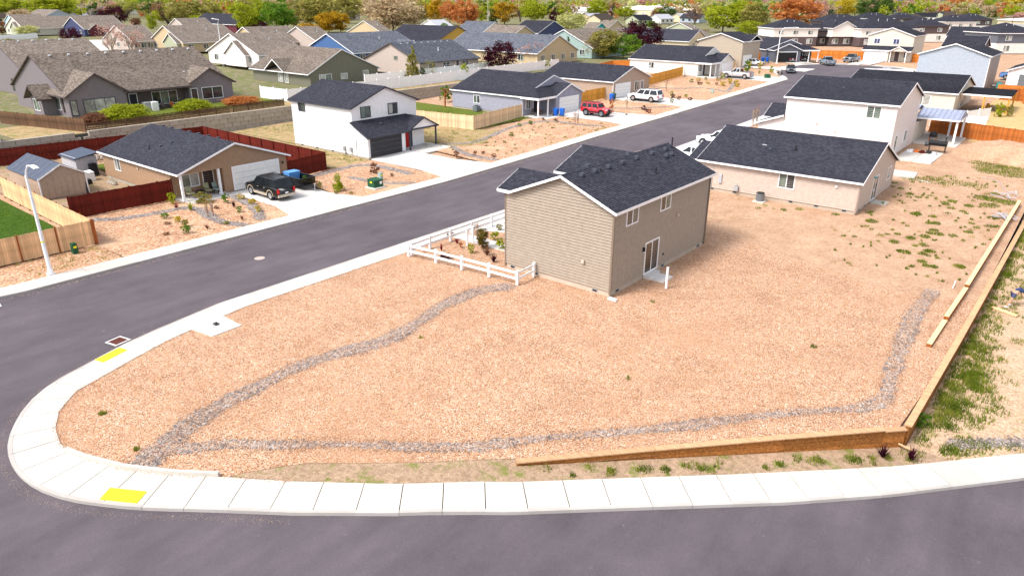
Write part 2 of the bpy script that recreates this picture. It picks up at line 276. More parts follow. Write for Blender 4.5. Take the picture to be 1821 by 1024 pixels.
def slope(name, r, p0, p1, q0, q1, mat, courses, th=.1):
    """roof slope: p0,p1 eave ends, q0,q1 ridge ends (3-D). Stepped shingle courses over a slab."""
    p0, p1, q0, q1 = [np.array(v, float) for v in (p0, p1, q0, q1)]; L = np.linalg.norm(((q0+q1)-(p0+p1))/2); n_ = max(2, int(L/.145/ courses)) if courses else 1
    m = MB(); uv = []; U = (p1-p0)/(np.linalg.norm(p1-p0)+1e-9); V = (q0-p0)-U*((q0-p0)@U); V = V/(np.linalg.norm(V)+1e-9); N = np.cross(U, V); N = N if N[2] > 0 else -N
    def uvp(p): return (float((p-p0)@U), float((p-p0)@V))
    for i in range(n_):
        a, b = i/n_, (i+1)/n_; lift = .02 if courses else 0
        A0, A1 = p0+(q0-p0)*a+N*lift, p1+(q1-p1)*a+N*lift; B0, B1 = p0+(q0-p0)*b, p1+(q1-p1)*b
        L0, L1 = p0+(q0-p0)*a, p1+(q1-p1)*a
        fl = np.cross(A1-A0, B0-A0)[2] > 0
        for quad in (([A0, A1, B1, B0] if fl else [A0, B0, B1, A1]), ([L0, L1, A1, A0] if fl else [L0, A0, A1, L1])):
            if courses == 0 and quad[0] is L0: continue
            m.add(quad, [(0, 1, 2, 3)]); uv += [uvp(p) for p in quad]
    d = -N*th; k = [p0, p1, q1, q0]; lo = [p+d for p in k]
    for quad in ([lo[0], lo[1], lo[2], lo[3]], [k[0], k[1], lo[1], lo[0]], [k[1], k[2], lo[2], lo[1]], [k[3], k[0], lo[0], lo[3]]):
        m.add(quad, [(0, 1, 2, 3)]); uv += [uvp(p) for p in quad]
    m.uv = uv; return ob(name, m, mat, r)
def bar(mb, a, b, w_, h, up=(0, 0, 1)):                       # board from a to b, width w_ sideways, height h downwards from the line
    a, b = np.array(a, float), np.array(b, float); d = (b-a)/np.linalg.norm(b-a); s_ = np.cross(d, up); s_ = s_/np.linalg.norm(s_)*w_/2; h_ = np.array([0, 0, -h])
    return mb.hexa([a-s_+h_, b-s_+h_, b+s_+h_, a+s_+h_, a-s_, b-s_, b+s_, a+s_])
def gable(r, axis, a0, a1, c0, c1, ze, zr, mat='shingle_dark', fm='vinyl', oh=.3, courses=1, ends=(1, 1), cr=None, sides=(1, 1), rake=.3, fh=.17, e1=None, e0=None):
    """gable roof over walls c0..c1 (height ze) along axis a0..a1; eaves drop below ze by the overhang."""
    cr = (c0+c1)/2 if cr is None else cr; kk = (zr-ze)/(cr-c0); A0, A1 = a0-rake*ends[0], a1+rake*ends[1]; lift = .12
    def P(a, c, z): return (a, c, z) if axis == 'x' else (c, a, z)
    k2 = (zr-ze)/(c1-cr); el, er = ze-kk*oh+lift, ze-k2*oh+lift; zt = zr+lift
    E0, E1 = (A0 if e0 is None else e0), (A1 if e1 is None else e1)
    if sides[0]: slope('roof', r, P(E0, c0-oh, el), P(E1, c0-oh, el), P(A0, cr, zt), P(A1, cr, zt), mat, courses)
    if sides[1]: slope('roof', r, P(E0, c1+oh, er), P(E1, c1+oh, er), P(A0, cr, zt), P(A1, cr, zt), mat, courses)
    if fm:
        if sides[0]: ob('fascia', bar(MB(), P(E0, c0-oh-.015, el-.0), P(E1, c0-oh-.015, el-.0), .03, fh), fm, r)
        if sides[1]: ob('fascia', bar(MB(), P(E0, c1+oh+.015, er-.0), P(E1, c1+oh+.015, er-.0), .03, fh), fm, r)
        for A, e_, sg in ((A0, ends[0], -1), (A1, ends[1], 1)):
            if e_:
                if sides[0]: ob('fascia', bar(MB(), P(A+sg*.015, c0-oh-.03, el-.012), P(A+sg*.015, cr, zt-.002), .03, fh), fm, r)
                if sides[1]: ob('fascia', bar(MB(), P(A+sg*.015, c1+oh+.03, er-.012), P(A+sg*.015, cr, zt-.002), .03, fh), fm, r)
    if courses:
        m = MB(); uv = []
        for sg, k_ in ((-1, kk), (1, k2)):
            c_ = cr+sg*.14; q = [P(A0, cr, zt+.035), P(A1, cr, zt+.035), P(A1, c_, zt-.14*k_+.03), P(A0, c_, zt-.14*k_+.03)]
            m.add(q, [(0, 1, 2, 3)]); uv += [(0, 0), (A1-A0, 0), (A1-A0, .14), (0, .14)]
        m.uv = uv; ob('ridge_cap', m, mat, r)
def walls(r, x0, x1, y0, y1, z0, ze, axis, zr, mat, cr=None):
    c0, c1 = (y0, y1) if axis == 'x' else (x0, x1); cr = (c0+c1)/2 if cr is None else cr
    if axis == 'x': m = MB().prism([(x0, y0, z0), (x0, y1, z0), (x0, y1, ze), (x0, cr, zr), (x0, y0, ze)], (x1-x0, 0, 0))
    else: m = MB().prism([(x0, y0, z0), (x1, y0, z0), (x1, y0, ze), (cr, y0, zr), (x0, y0, ze)], (0, y1-y0, 0))
    return ob('wall', m, mat, r)
def hip(r, x0, x1, y0, y1, ze, zr, mat='shingle_black', fm='vinyl', oh=.4, courses=0):
    X0, X1, Y0, Y1 = x0-oh, x1+oh, y0-oh, y1+oh; ze -= .1; h = min(X1-X0, Y1-Y0)/2
    if X1-X0 > Y1-Y0: A, B = (X0+h, (Y0+Y1)/2, zr), (X1-h, (Y0+Y1)/2, zr); sl_ = [((X0, Y0, ze), (X1, Y0, ze), A, B), ((X1, Y1, ze), (X0, Y1, ze), B, A), ((X1, Y0, ze), (X1, Y1, ze), B, B), ((X0, Y1, ze), (X0, Y0, ze), A, A)]
    else: A, B = ((X0+X1)/2, Y0+h, zr), ((X0+X1)/2, Y1-h, zr); sl_ = [((X0, Y0, ze), (X1, Y0, ze), A, A), ((X1, Y1, ze), (X0, Y1, ze), B, B), ((X1, Y0, ze), (X1, Y1, ze), A, B), ((X0, Y1, ze), (X0, Y0, ze), B, A)]
    for p0, p1, q0, q1 in sl_: slope('roof', r, p0, p1, q0, q1, mat, courses, .06)
    if fm:
        for a, b in (((X0, Y0, ze), (X1, Y0, ze)), ((X1, Y0, ze), (X1, Y1, ze)), ((X1, Y1, ze), (X0, Y1, ze)), ((X0, Y1, ze), (X0, Y0, ze))): ob('fascia', bar(MB(), a, b, .05, .18), fm, r)
def rvent(r, x, y, z, mat='darktrim'): ob('roof_vent', MB().hexa([(x-.15, y-.15, z-.08), (x+.15, y-.15, z-.08), (x+.15, y+.15, z-.08), (x-.15, y+.15, z-.08), (x-.13, y-.13, z+.12), (x+.13, y-.13, z+.09), (x+.13, y+.13, z+.09), (x-.13, y+.13, z+.12)]), mat, r)
def pipe(r, x, y, z, h=.4, mat='black', rad=.045): ob('vent_pipe', MB().tube([(x, y, z-.2), (x, y, z+h)], rad, 6).box(x-.12, x+.12, y-.12, y+.12, z-.1, z+.02), mat, r)
def post(r, x, y, z0, z1, w_=.15, mat='vinyl'): ob('porch_post', MB().box(x-w_/2, x+w_/2, y-w_/2, y+w_/2, z0, z1).box(x-w_*.75, x+w_*.75, y-w_*.75, y+w_*.75, z0, z0+.12), mat, r)
# ---------------------------------------------------------------- ground sheets that follow the terrain
YB = sorted(set([50, 58, 66, 72, 78, 88, 98, 109, 120, 136, 152, 164, 175, 55, 75, 85, 95, 60, 65]))
def sheet(name, poly, dz, mat, fine=False, skirt=0, parent=None, kind='structure', side=None, step=0):
    bm = bmesh.new(); f = bm.faces.new([bm.verts.new((x, y, 0)) for x, y in poly]); bm.normal_update(); bmesh.ops.triangulate(bm, faces=[f])
    ys = [p[1] for p in poly]; xs = [p[0] for p in poly]; cuts = [((0, y, 0), (0, 1, 0)) for y in YB if min(ys) < y < max(ys)]
    if fine:
        cuts += [((x, 0, 0), (1, 0, 0)) for x in np.arange(max(min(xs), -17), min(max(xs), 40), 1.5)]+[((0, y, 0), (0, 1, 0)) for y in np.arange(max(min(ys), -20)+.37, min(max(ys), 100), 3)]
    if step:
        cuts += [((x, 0, 0), (1, 0, 0)) for x in np.arange(min(xs), max(xs), step)]+[((0, y, 0), (0, 1, 0)) for y in np.arange(min(ys), max(ys), step)]
    for co, no in cuts: bmesh.ops.bisect_plane(bm, geom=bm.verts[:]+bm.edges[:]+bm.faces[:], plane_co=co, plane_no=no)
    fn = side or T
    for v in bm.verts: v.co.z = fn(v.co.x, v.co.y)+dz
    bmesh.ops.recalc_face_normals(bm, faces=bm.faces)
    for f in bm.faces:
        if f.normal.z < 0: f.normal_flip()
    if skirt:
        be = [e for e in bm.edges if e.is_boundary]; r_ = bmesh.ops.extrude_edge_only(bm, edges=be)
        for v in [x for x in r_['geom'] if isinstance(x, bmesh.types.BMVert)]: v.co.z -= skirt
        bmesh.ops.recalc_face_normals(bm, faces=bm.faces)
    me = bpy.data.meshes.new(name); bm.to_mesh(me); bm.free(); me.materials.append(MT[mat])
    o = bpy.data.objects.new(name, me); COL.objects.link(o)
    if kind: o['kind'] = kind
    if parent: o.parent = parent
    return o
def Slo(x, y): return S(y)-drop(x, y)
def inset(pts, d):                                            # offset an open polyline to its left by d
    out = []
    for i, p in enumerate(pts):
        a = np.array(pts[max(i-1, 0)]); b = np.array(pts[min(i+1, len(pts)-1)]); t = (b-a)/np.linalg.norm(b-a); out.append((p[0]-t[1]*d, p[1]+t[0]*d))
    return out
def smooth(pts, n_=2):
    for _ in range(n_):
        q = [pts[0]]
        for a, b in zip(pts[:-1], pts[1:]): q += [(a[0]*.75+b[0]*.25, a[1]*.75+b[1]*.25), (a[0]*.25+b[0]*.75, a[1]*.25+b[1]*.75)]
        pts = q+[pts[-1]]
    return pts
def resample(pts, d):
    pts = [np.array(p, float) for p in pts]; out = [pts[0]]; acc = 0
    for a, b in zip(pts[:-1], pts[1:]):
        L = np.linalg.norm(b-a); t = d-acc
        while t <= L: out.append(a+(b-a)*t/L); t += d
        acc = (acc+L) % d
    return [tuple(p) for p in out]
sheet('ground', [(-92.5, -120), (-17, -120), (-17, 400), (-92.5, 400)], -.20, 'dirt', side=lambda x, y: S(y))
sheet('ground', [(-400, -120), (-92.5, -120), (-92.5, 400), (-400, 400)], -.10, 'far_ground', side=lambda x, y: T(-100, y))
sheet('ground', [(-17, -120), (-3.2, -120), (-3.2, 31), (-14.6, 18.3), (-17, 15.2)], -.205, 'dirt', side=Slo)
sheet('ground', [(-17, 15.2), (-14.6, 18.3), (-3.35, 31), (-3.35, 400), (-17, 400)], -.203, 'dirt', side=lambda x, y: S(y))
sheet('ground', [(-3.2, -120), (300, -120), (300, 400), (-3.2, 400)], -.21, 'dirt', fine=True, side=Slo)
bg_ = MB().add([(-6000, 380, 2.75), (6000, 380, 2.75), (6000, 9000, 2.6), (-6000, 9000, 2.6)], [(0, 1, 2, 3)]); tag(ob('far_ground', bg_, 'far_ground'), kind='structure')
bg_ = MB().add([(-6000, -300, 2.3), (-390, -300, 2.3), (-390, 400, 2.75), (-6000, 400, 2.75)], [(0, 1, 2, 3)]); tag(ob('far_ground', bg_, 'far_ground'), kind='structure')
MT_ = MB().add([(-300, 84, T(-200, 84)+.02), (-240, 66, T(-200, 66)+.02), (-208, 112, T(-200, 112)+.02), (-262, 145, T(-200, 145)+.02)], [(0, 1, 2, 3)]); tag(ob('side_street', MT_, 'concrete'), kind='structure')
# road edges
NK = [(-49.35, 400)]
near_kerb = [(-44.0, 183.5), (-37.4, 181.1), (-33.5, 176.5), (-31.6, 170), (-32.5, 163.5), (-36.0, 157.5), (-38.3, 152.5), (-38.4, 147)]+[(-38.4, 100), (-38.4, 60), (-38.4, 19.38)]
corner = smooth([(-38.4, 19.38), (-37.45, 13.87), (-36.45, 11.22), (-35.7, 9.19), (-34.4, 7.67), (-32.6, 6.51), (-31.0, 5.85), (-29.3, 5.6), (-27.6, 5.72), (-25.96, 6.22), (-24.34, 7.11), (-23.09, 7.94), (-21.59, 9.1), (-19.0, 11.0)], 1)
front = [(-16.2, 13.27), (-13.09, 16.12), (-10.34, 18.97), (-5.77, 23.68), (-2.63, 27.28), (1.05, 31.6), (6, 38), (14, 49), (24, 64)]
kerb = near_kerb+corner[1:]+front

walk_in = [(-36.62, 60), (-36.62, 31), (-36.75, 20.2), (-36.2, 16.65), (-35.9, 15.0), (-35.2, 12.9), (-33.95, 9.6), (-32.7, 8.44), (-31.4, 7.8), (-29.9, 7.45), (-28.6, 7.55), (-26.2, 8.35), (-24.3, 9.45), (-22.72, 10.57), (-20.5, 12.06), (-17.44, 14.39), (-14.12, 17.38), (-11.23, 20.42), (-8.05, 23.75), (-4.76, 27.33), (-1.33, 31.16), (.83, 33.6), (4.4, 38.6), (12, 49.4), (22, 64.6)]
far_kerb = [(-80, 2.0), (-62, 2.2), (-55, 3.4), (-51.6, 6.0), (-50.0, 9.0), (-49.35, 12.6), (-49.35, 60), (-49.35, 100), (-49.5, 146), (-51.2, 149.5), (-53.6, 153.2), (-56.4, 161), (-57.2, 168), (-56.2, 175), (-53.2, 180), (-49.0, 182.8), (-44.0, 183.5)]
roadpoly = far_kerb+[p for p in kerb[1:]]+[(60, 64), (60, -60), (-80, -60)]
road = sheet('road', roadpoly, -.13, 'asphalt', fine=True, side=lambda x, y: S(y)-(drop(x, y) if y < 60 else 0))
# kerb and sidewalk slabs (each slab its own piece)
def ribbon(outer, inner, n_seg, z0, z1, fn):
    pass
def stations(line, d): return resample(line, d)
def proj_on(line, p, t):                                       # point where the normal through p meets the other line
    best = None; p = np.array(p); nrm = np.array([-t[1], t[0]])
    for a, b in zip(line[:-1], line[1:]):
        a, b = np.array(a), np.array(b); M = np.array([[nrm[0], -(b-a)[0]], [nrm[1], -(b-a)[1]]])
        if abs(np.linalg.det(M)) < 1e-9: continue
        k, s_ = np.linalg.solve(M, a-p)
        if -1e-6 <= s_ <= 1+1e-6 and (best is None or abs(k) < abs(best[0])): best = (k, a+(b-a)*s_)
    return best
KW = .16
def walk(name, outer, inner, pitch, zf, mat='concrete', kmat='curb_concrete'):
    st = stations(outer, pitch/4); P = []
    for i, p in enumerate(st):
        a, b = np.array(st[max(0, i-1)]), np.array(st[min(len(st)-1, i+1)]); t = (b-a)/np.linalg.norm(b-a); h = proj_on(inner, p, t)
        if h is None or abs(h[0]) > 5.5: P.append(None); continue
        q = h[1]; d = (q-np.array(p))/np.linalg.norm(q-np.array(p)); P.append((np.array(p), np.array(p)+d*KW, np.array(q)))
    k = 0
    while k+4 < len(P):
        seg = P[k:k+5]
        if any(s_ is None for s_ in seg): k += 1; continue
        gap = .018
        for nm, i0, i1, mt, dz in ((name+'_slab', 1, 2, mat, 0), ('kerb_stone', 0, 1, kmat, .006)):
            m = MB(); ring = []
            for j, s_ in enumerate(seg):
                A, B = s_[i0].copy(), s_[i1].copy()
                if j in (0, 4):
                    o_ = seg[1][i0]-seg[0][i0] if j == 0 else seg[3][i0]-seg[4][i0]; o_ = o_/np.linalg.norm(o_)*gap*(1 if nm != 'kerb_stone' or (k//4) % 6 == 0 else .0); A += o_; B += o_
                if nm != 'kerb_stone': A += (B-A)/np.linalg.norm(B-A)*.006
                ring.append((A, B))
            kk = len(m.v)
            for A, B in ring:
                za, zb = zf(*A)+dz, zf(*B)+dz; m.v += [(A[0], A[1], za), (B[0], B[1], zb), (A[0], A[1], za-.3), (B[0], B[1], zb-.3)]
            for j in range(4):
                a = 4*j; m.f += [(a, a+1, a+5, a+4), (a+1, a+3, a+7, a+5), (a, a+4, a+6, a+2)]
            m.f += [(0, 2, 3, 1), (16, 17, 19, 18)]
            ob(nm, m, mt, WALK)
        k += 4
WALK = root('sidewalk', (0, 0, 0), None, None, kind='structure')
zfront = lambda x, y: S(y)-(drop(x, y) if y < 60 else 0)
walk('sidewalk', list(kerb[9:]), [(-36.62, 62)]+walk_in, 1.55, zfront)
WALK = root('sidewalk', (0, 0, 0), None, None, kind='structure')
walk('sidewalk', [(-38.4, 147), (-38.4, 62.1)], [(-36.6, 150), (-36.6, 60)], 3.1, lambda x, y: S(y), 'concrete_new')
walk('sidewalk', near_kerb[:8], [(-44, 185.3), (-36.6, 182.9), (-32, 177.5), (-29.8, 170), (-30.8, 162.6), (-34.5, 156.4), (-36.6, 152), (-36.6, 146)], 3.1, lambda x, y: S(y), 'concrete_new')
WALK = root('sidewalk', (0, 0, 0), None, None, kind='structure')
walk('sidewalk', far_kerb[:7][::-1]+[], [(-51.12, 62), (-51.12, 12.2), (-51.6, 9.6), (-53, 7.2), (-56, 5.2), (-62, 4.0), (-80, 3.8)], 3.1, lambda x, y: S(y))
walk('sidewalk', far_kerb[6:], [(-51.12, 58), (-51.12, 100), (-51.2, 146.5), (-52.6, 150.3), (-55.2, 154.2), (-58.1, 161), (-59, 168), (-57.9, 176), (-54.5, 181.4), (-49.6, 184.6), (-44, 185.4)], 3.1, lambda x, y: S(y))
# ground covers
LOT = [(-36.6, 62)]+walk_in[1:16]+[(-14.6, 18.1)]
GL = walk_in[1:14]+[g(*q_)[:2] for q_ in ((430, 840), (480, 831), (552, 821), (640, 822), (760, 820), (860, 815))]+[(-14.9, 18.6), (-11, 22.6), (-3.6, 30.75), (-3.3, 38), (-3.2, 49)]
s1 = sheet('gravel_lot', GL+[(-8, 47.5), (-14, 49.5), (-20.9, 52), (-36.6, 54)], -.03, 'pink_gravel', side=lambda x, y: S(y), kind='structure')
sheet('bare_soil', [(-36.6, 53), (-20.9, 51.5), (-14, 49.2), (-8, 47.2), (-3.2, 48.5), (-3.3, 100), (-12, 112), (-36.6, 112)], -.05, 'dirt', side=lambda x, y: S(y))
sheet('verge', walk_in[13:21]+[(-3.2, 31), (-14.6, 18.3), (-15.4, 19.2), (-19.6, 16.6), (-22.6, 13.0), (-24.2, 10.4), (-24.0, 9.7)], -.045, 'weedy_dirt', fine=True, side=Slo)
sheet('lower_lot', walk_in[20:]+[(60, 64.6), (60, 100), (-3.15, 100), (-3.2, 31)], -.05, 'pale_soil', fine=True, side=Slo)
FL = lambda nm, poly, mat, dz=-.03: sheet(nm, poly, dz, mat, side=lambda x, y: S(y))
FL('gravel_yard', [(-51.1, 19.5), (-51.1, 33.9), (-60.9, 34.0), (-62.3, 29.4), (-64.3, 29.0), (-63.7, 21.9), (-55.4, 19.4)], 'orange_gravel')
FL('gravel_yard', [(-51.1, 39.7), (-51.1, 51.8), (-62.8, 52.0), (-63.0, 46.5), (-61.4, 41.0)], 'orange_gravel')
FL('gravel_yard', [(-51.1, 58.6), (-51.1, 87.4), (-61.5, 87.2), (-64.8, 82.5), (-62.5, 74), (-58.5, 66), (-62, 60)], 'orange_gravel')
FL('gravel_yard', [(-51.1, 95.3), (-51.1, 105.8), (-64.5, 105.6), (-66, 98.5), (-62.5, 95.4)], 'orange_gravel')
FL('gravel_yard', [(-51.1, 112.2), (-51.1, 141.4), (-63.6, 140.6), (-68.6, 138), (-67.5, 121), (-64.4, 112.5)], 'orange_gravel')
FL('gravel_yard', [(-51.3, 148), (-55.5, 154.0), (-58.4, 160.4), (-65, 160.8), (-66, 149)], 'orange_gravel')
FL('gravel_yard', [(-58.6, 166.5), (-59.5, 169), (-58, 176.5), (-63.5, 176.5), (-68, 168)], 'orange_gravel')
FL('gravel_yard', [(-53, 184.8), (-49.6, 186), (-49.6, 197), (-62, 195.5), (-58.5, 184)], 'orange_gravel')
FL('gravel_yard', [(-44, 186), (-36.5, 183.5), (-30, 176), (-28, 180), (-36, 200), (-44.2, 197)], 'orange_gravel')
FL('roadside_strip', [(-49.7, 12), (-51.1, 12.6), (-51.1, 19.4), (-55.5, 19.4), (-55.4, 13), (-57.5, 5.5), (-53.1, 7.4)], 'orange_gravel')
FL('lawn', [(-55.9, 5), (-55.9, 18.6), (-57.2, 19.2), (-78, 19.4), (-78, 4)], 'lawn')
FL('side_yard', [(-78, 20.2), (-64.4, 20.4), (-64.2, 29.3), (-78, 29.3), (-91.6, 29.6), (-91.6, 20)], 'weedy_dirt')
FL('lawn', [(-84, 30.5), (-79.6, 30.5), (-79.4, 36.5), (-84, 37)], 'green_grass', -.02)
FL('dry_grass', [(-62.9, 46.6), (-62.9, 51.9), (-77, 51.9), (-91.6, 52), (-91.6, 46.2)], 'dry_grass')
FL('dry_grass', [(-61.8, 60.3), (-58.6, 66), (-62.4, 74), (-65.7, 72.2), (-76, 70.6), (-91.6, 70), (-91.6, 52.1), (-77.2, 52.1), (-77.2, 62.3)], 'dry_grass')
FL('lawn', [(-74, 70.9), (-65.7, 72.3), (-64.6, 83.8), (-91.6, 84.5), (-91.6, 70.2)], 'green_grass')
sheet('lawn', [(-92.8, 20), (-92.8, 100), (-104, 100), (-104, 20)], .0, 'dry_grass')
sheet('lawn', [(-97.0, 36), (-97.0, 66), (-104, 66), (-104, 36)], .02, 'green_grass')
FL('yard', [(-3.3, 101), (-3.3, 112), (-12, 112), (-12, 101.5)], 'yellow_sand')
sheet('yard', [(-14, 106), (-14, 140), (30, 140), (30, 99), (-5.6, 102)], -.02, 'yellow_sand', fine=True, side=lambda x, y: S(y))
# driveways, each a set of slabs
def drive(pts_x, y0, y1, flare=.9, cells=(3, 2), mat='concrete_new', xs=-51.15):
    d = root('driveway', (0, 0, 0), None, None, kind='structure')
    for i in range(cells[0]):
        for j in range(cells[1]):
            xa = xs+(pts_x-xs)*i/cells[0]; xb = xs+(pts_x-xs)*(i+1)/cells[0]
            fa = flare*max(0, 1-i*1.2); fb_ = flare*max(0, 1-(i+1)*1.2); yy = lambda f_, t: (y0-f_)+(y1-y0+2*f_)*t
            s_ = .012; sg = 1 if xa > xb else -1
            sheet('driveway_slab', [(xa-sg*s_, yy(fa, j/cells[1])+s_), (xb+sg*s_, yy(fb_, j/cells[1])+s_), (xb+sg*s_, yy(fb_, (j+1)/cells[1])-s_), (xa-sg*s_, yy(fa, (j+1)/cells[1])-s_)], -.004, mat, side=lambda x, y: S(y), parent=d, kind=None, skirt=.1)
for x_, a, b_ in ((-61.75, 34.0, 40.0), (-63.2, 52.2, 58.0), (-63.6, 87.7, 95.0), (-64.4, 106.0, 112.0), (-63.4, 141.8, 147.8), (-65.0, 162.0, 166.4)): drive(x_, a, b_)
drive(-28.8, 64.5, 72.5, xs=-36.55); drive(-31.5, 75.5, 83.5, xs=-36.55); drive(-29.6, 41, 47.5, xs=-36.55); drive(-31, 124, 131, xs=-36.55)
drv = root('driveway', (0, 0, 0), None, None, kind='structure')
for j in range(2):
    sheet('driveway_slab', [(-49.5+2.5*j, 186.0-.4*j), (-47.02+2.5*j, 185.6-.4*j), (-47.02+2.5*j, 197), (-49.5+2.5*j, 197)], -.002, 'concrete_new', side=lambda x, y: S(y), parent=drv, kind=None, skirt=.1)
    sheet('driveway_slab', [(-57.9-.3*j, 176.6+3.2*j), (-57.6+1.0*j, 179.7+2.5*j), (-63+.5*j, 183.0+3*j), (-63.8, 179.8+3*j)], -.002, 'concrete_new', side=lambda x, y: S(y), parent=drv, kind=None, skirt=.1)
pw = root('path', (0, 0, 0), None, None, kind='structure')
for poly in ([(-60.6, 29.6), (-60.6, 33.9), (-63.6, 33.9), (-63.6, 29.6)], [(-60.4, 58.1), (-60.4, 62.6), (-65.6, 62.6), (-65.6, 58.1)], [(-63.7, 84.1), (-61.9, 84.1), (-61.9, 87.6), (-66.4, 87.6), (-66.4, 84.1)], [(-63.2, 139.6), (-62, 139.6), (-62, 141.7), (-66, 141.7), (-66, 139.6)], [(-36.5, 37.6), (-29.4, 37.6), (-29.4, 38.9), (-36.5, 38.9)]):
    sheet('path_slab', poly, .012, 'concrete_new', side=lambda x, y: S(y), parent=pw, kind=None, skirt=.15)
pat = root('patio', (0, 0, 0), None, None, kind='structure')
for i in range(2):
    for j in range(2): sheet('patio_slab', [(-16.6+1.85*i, 86+3.6*j), (-14.8+1.85*i, 86+3.6*j), (-14.8+1.85*i, 89.5+3.6*j), (-16.6+1.85*i, 89.5+3.6*j)], .06, 'concrete', side=lambda x, y: S(88), parent=pat, kind=None, skirt=.3)
sheet('patio_slab', [(-17, 96.5), (-12.4, 96.5), (-12.4, 104.5), (-17, 104.5)], .04, 'concrete', side=lambda x, y: S(y), parent=pat, kind=None, skirt=.3)
sheet('patio_slab', [(-15.6, 78.2), (-12.9, 78.2), (-13.2, 81.2), (-15.8, 81.1)], .05, 'concrete', side=lambda x, y: S(80), parent=pat, kind=None, skirt=.3)
# corner details: yellow tactile pads, back curb of the ramp, hydrant-side pad, grates, manhole
def flat(name, quad, dz, mat, label, cat, th=.02, fn=zfront, group=None):
    m = MB().prism([(x, y, fn(x, y)+dz-th) for x, y in quad], (0, 0, th)); return tag(ob(name, m, mat), label, cat, group)
tp = flat('tactile_paving', [(-25.02, 6.95), (-25.42, 7.49), (-24.14, 8.26), (-23.76, 7.71)], .022, 'yellow_p', 'yellow tactile paving pad on the front corner ramp above the lower street', 'tactile pad', .01)
tp2 = flat('tactile_paving', [(-36.5, 11.5), (-36.95, 12.9), (-36.35, 13.05), (-35.9, 11.65)], .022, 'yellow_p', 'yellow tactile paving pad beside the storm grate on the side street', 'tactile pad', .01)
def domes(o, quad):
    m = MB()
    for i in range(9):
        for j in range(5):
            u, v = (i+.5)/9, (j+.5)/5; a, b, c, d = [np.array(q) for q in quad]; p = (a*(1-u)+d*u)*(1-v)+(b*(1-u)+c*u)*v; z = zfront(*p)+.022
            m.add([(p[0]-.03, p[1]-.03, z), (p[0]+.03, p[1]-.03, z), (p[0]+.03, p[1]+.03, z), (p[0]-.03, p[1]+.03, z), (p[0], p[1], z+.012)], [(0, 1, 4), (1, 2, 4), (2, 3, 4), (3, 0, 4)])
    k = ob('domes', m, 'yellow_p', o); k['kind'] = 'stuff'
domes(tp, [(-25.02, 6.95), (-25.42, 7.49), (-24.14, 8.26), (-23.76, 7.71)]); domes(tp2, [(-36.5, 11.5), (-36.95, 12.9), (-36.35, 13.05), (-35.9, 11.65)])
bc = MB(); pts = resample([(-29.2, 7.42), (-28.2, 7.66), (-26.2, 8.4), (-24.3, 9.5), (-22.8, 10.6)], .5)
for a, b in zip(pts[:-1], pts[1:]): bar(bc, (a[0], a[1], .16), (b[0], b[1], .16), .16, .3)
tag(ob('back_kerb', bc, 'concrete'), kind='structure')
flat('concrete_pad', [(-36.6, 16.4), (-34.5, 16.7), (-34.55, 18.5), (-36.7, 18.5)], .01, 'concrete_new', 'square white concrete pad in the gravel beside the near sidewalk', 'concrete pad', .2)
tag(ob('valve_cap', MB().box(-35.85, -35.55, 17.5, 17.75, .01, .1).box(-35.75, -35.65, 17.58, 17.68, .1, .16), 'car_dark'), 'small dark valve cap on the square concrete pad', 'valve cap')
def grate(c, rz, label):
    r = root('storm_grate', (c[0], c[1], -.118), label, 'storm grate', rz=rz)
    ob('frame', MB().box(-.45, .45, -.45, -.36, 0, .03).box(-.45, .45, .36, .45, 0, .03).box(-.45, -.36, -.36, .36, 0, .03).box(.36, .45, -.36, .36, 0, .03), 'concrete_new', r)
    ob('pit', MB().box(-.36, .36, -.36, .36, 0, .006), 'rust', r)
    for i in range(6): ob('grate_bar', MB().box(-.31+i*.12, -.27+i*.12, -.36, .36, .007, .028), 'rust', r)
grate((-38.05, 13.3), math.radians(12), 'rusty storm grate with pale frame by the near corner sidewalk'); grate((-48.6, 10.6), math.radians(-8), 'rusty storm grate cut by the left edge of the photo')
tag(ob('manhole_cover', MB().tube([(-43.9, 25.6, -.13), (-43.9, 25.6, -.115)], .36, 20), 'pinkish'), 'round pale brown manhole cover in the middle of the street', 'manhole cover')
# loose stones
def scatter(name, pts, smin, smax, mat, zf, flatn=.55):
    n_ = len(pts); base = np.array([(1, 0, 0), (0, 1, 0), (-1, 0, 0), (0, -1, 0), (0, 0, 1), (0, 0, -.3)], float); F = np.array([(0, 1, 4), (1, 2, 4), (2, 3, 4), (3, 0, 4)])
    s_ = rng.uniform(smin, smax, (n_, 1, 1)); a = rng.uniform(0, 6.28, n_); c, s2 = np.cos(a), np.sin(a); V = base[None]*np.array([1, 1, flatn])*s_*rng.uniform(.7, 1.3, (n_, 6, 1))
    X = V[..., 0]*c[:, None]-V[..., 1]*s2[:, None]; Y = V[..., 0]*s2[:, None]+V[..., 1]*c[:, None]; V = np.stack([X, Y, V[..., 2]], -1)
    Z = np.array([zf(x, y) for x, y in pts]); V += np.column_stack([pts, Z])[:, None, :]
    me = bpy.data.meshes.new(name); vv = V.reshape(-1, 3); ff = (F[None]+np.arange(n_)[:, None, None]*6).reshape(-1)
    me.vertices.add(len(vv)); me.vertices.foreach_set('co', vv.ravel().astype(np.float32)); nf = n_*4
    me.loops.add(nf*3); me.loops.foreach_set('vertex_index', ff.astype(np.int32)); me.polygons.add(nf); me.polygons.foreach_set('loop_start', np.arange(0, nf*3, 3, dtype=np.int32)); me.polygons.foreach_set('loop_total', np.full(nf, 3, dtype=np.int32))
    me.update(); me.materials.append(MT[mat]); o = bpy.data.objects.new(name, me); COL.objects.link(o); return tag(o, kind='stuff')
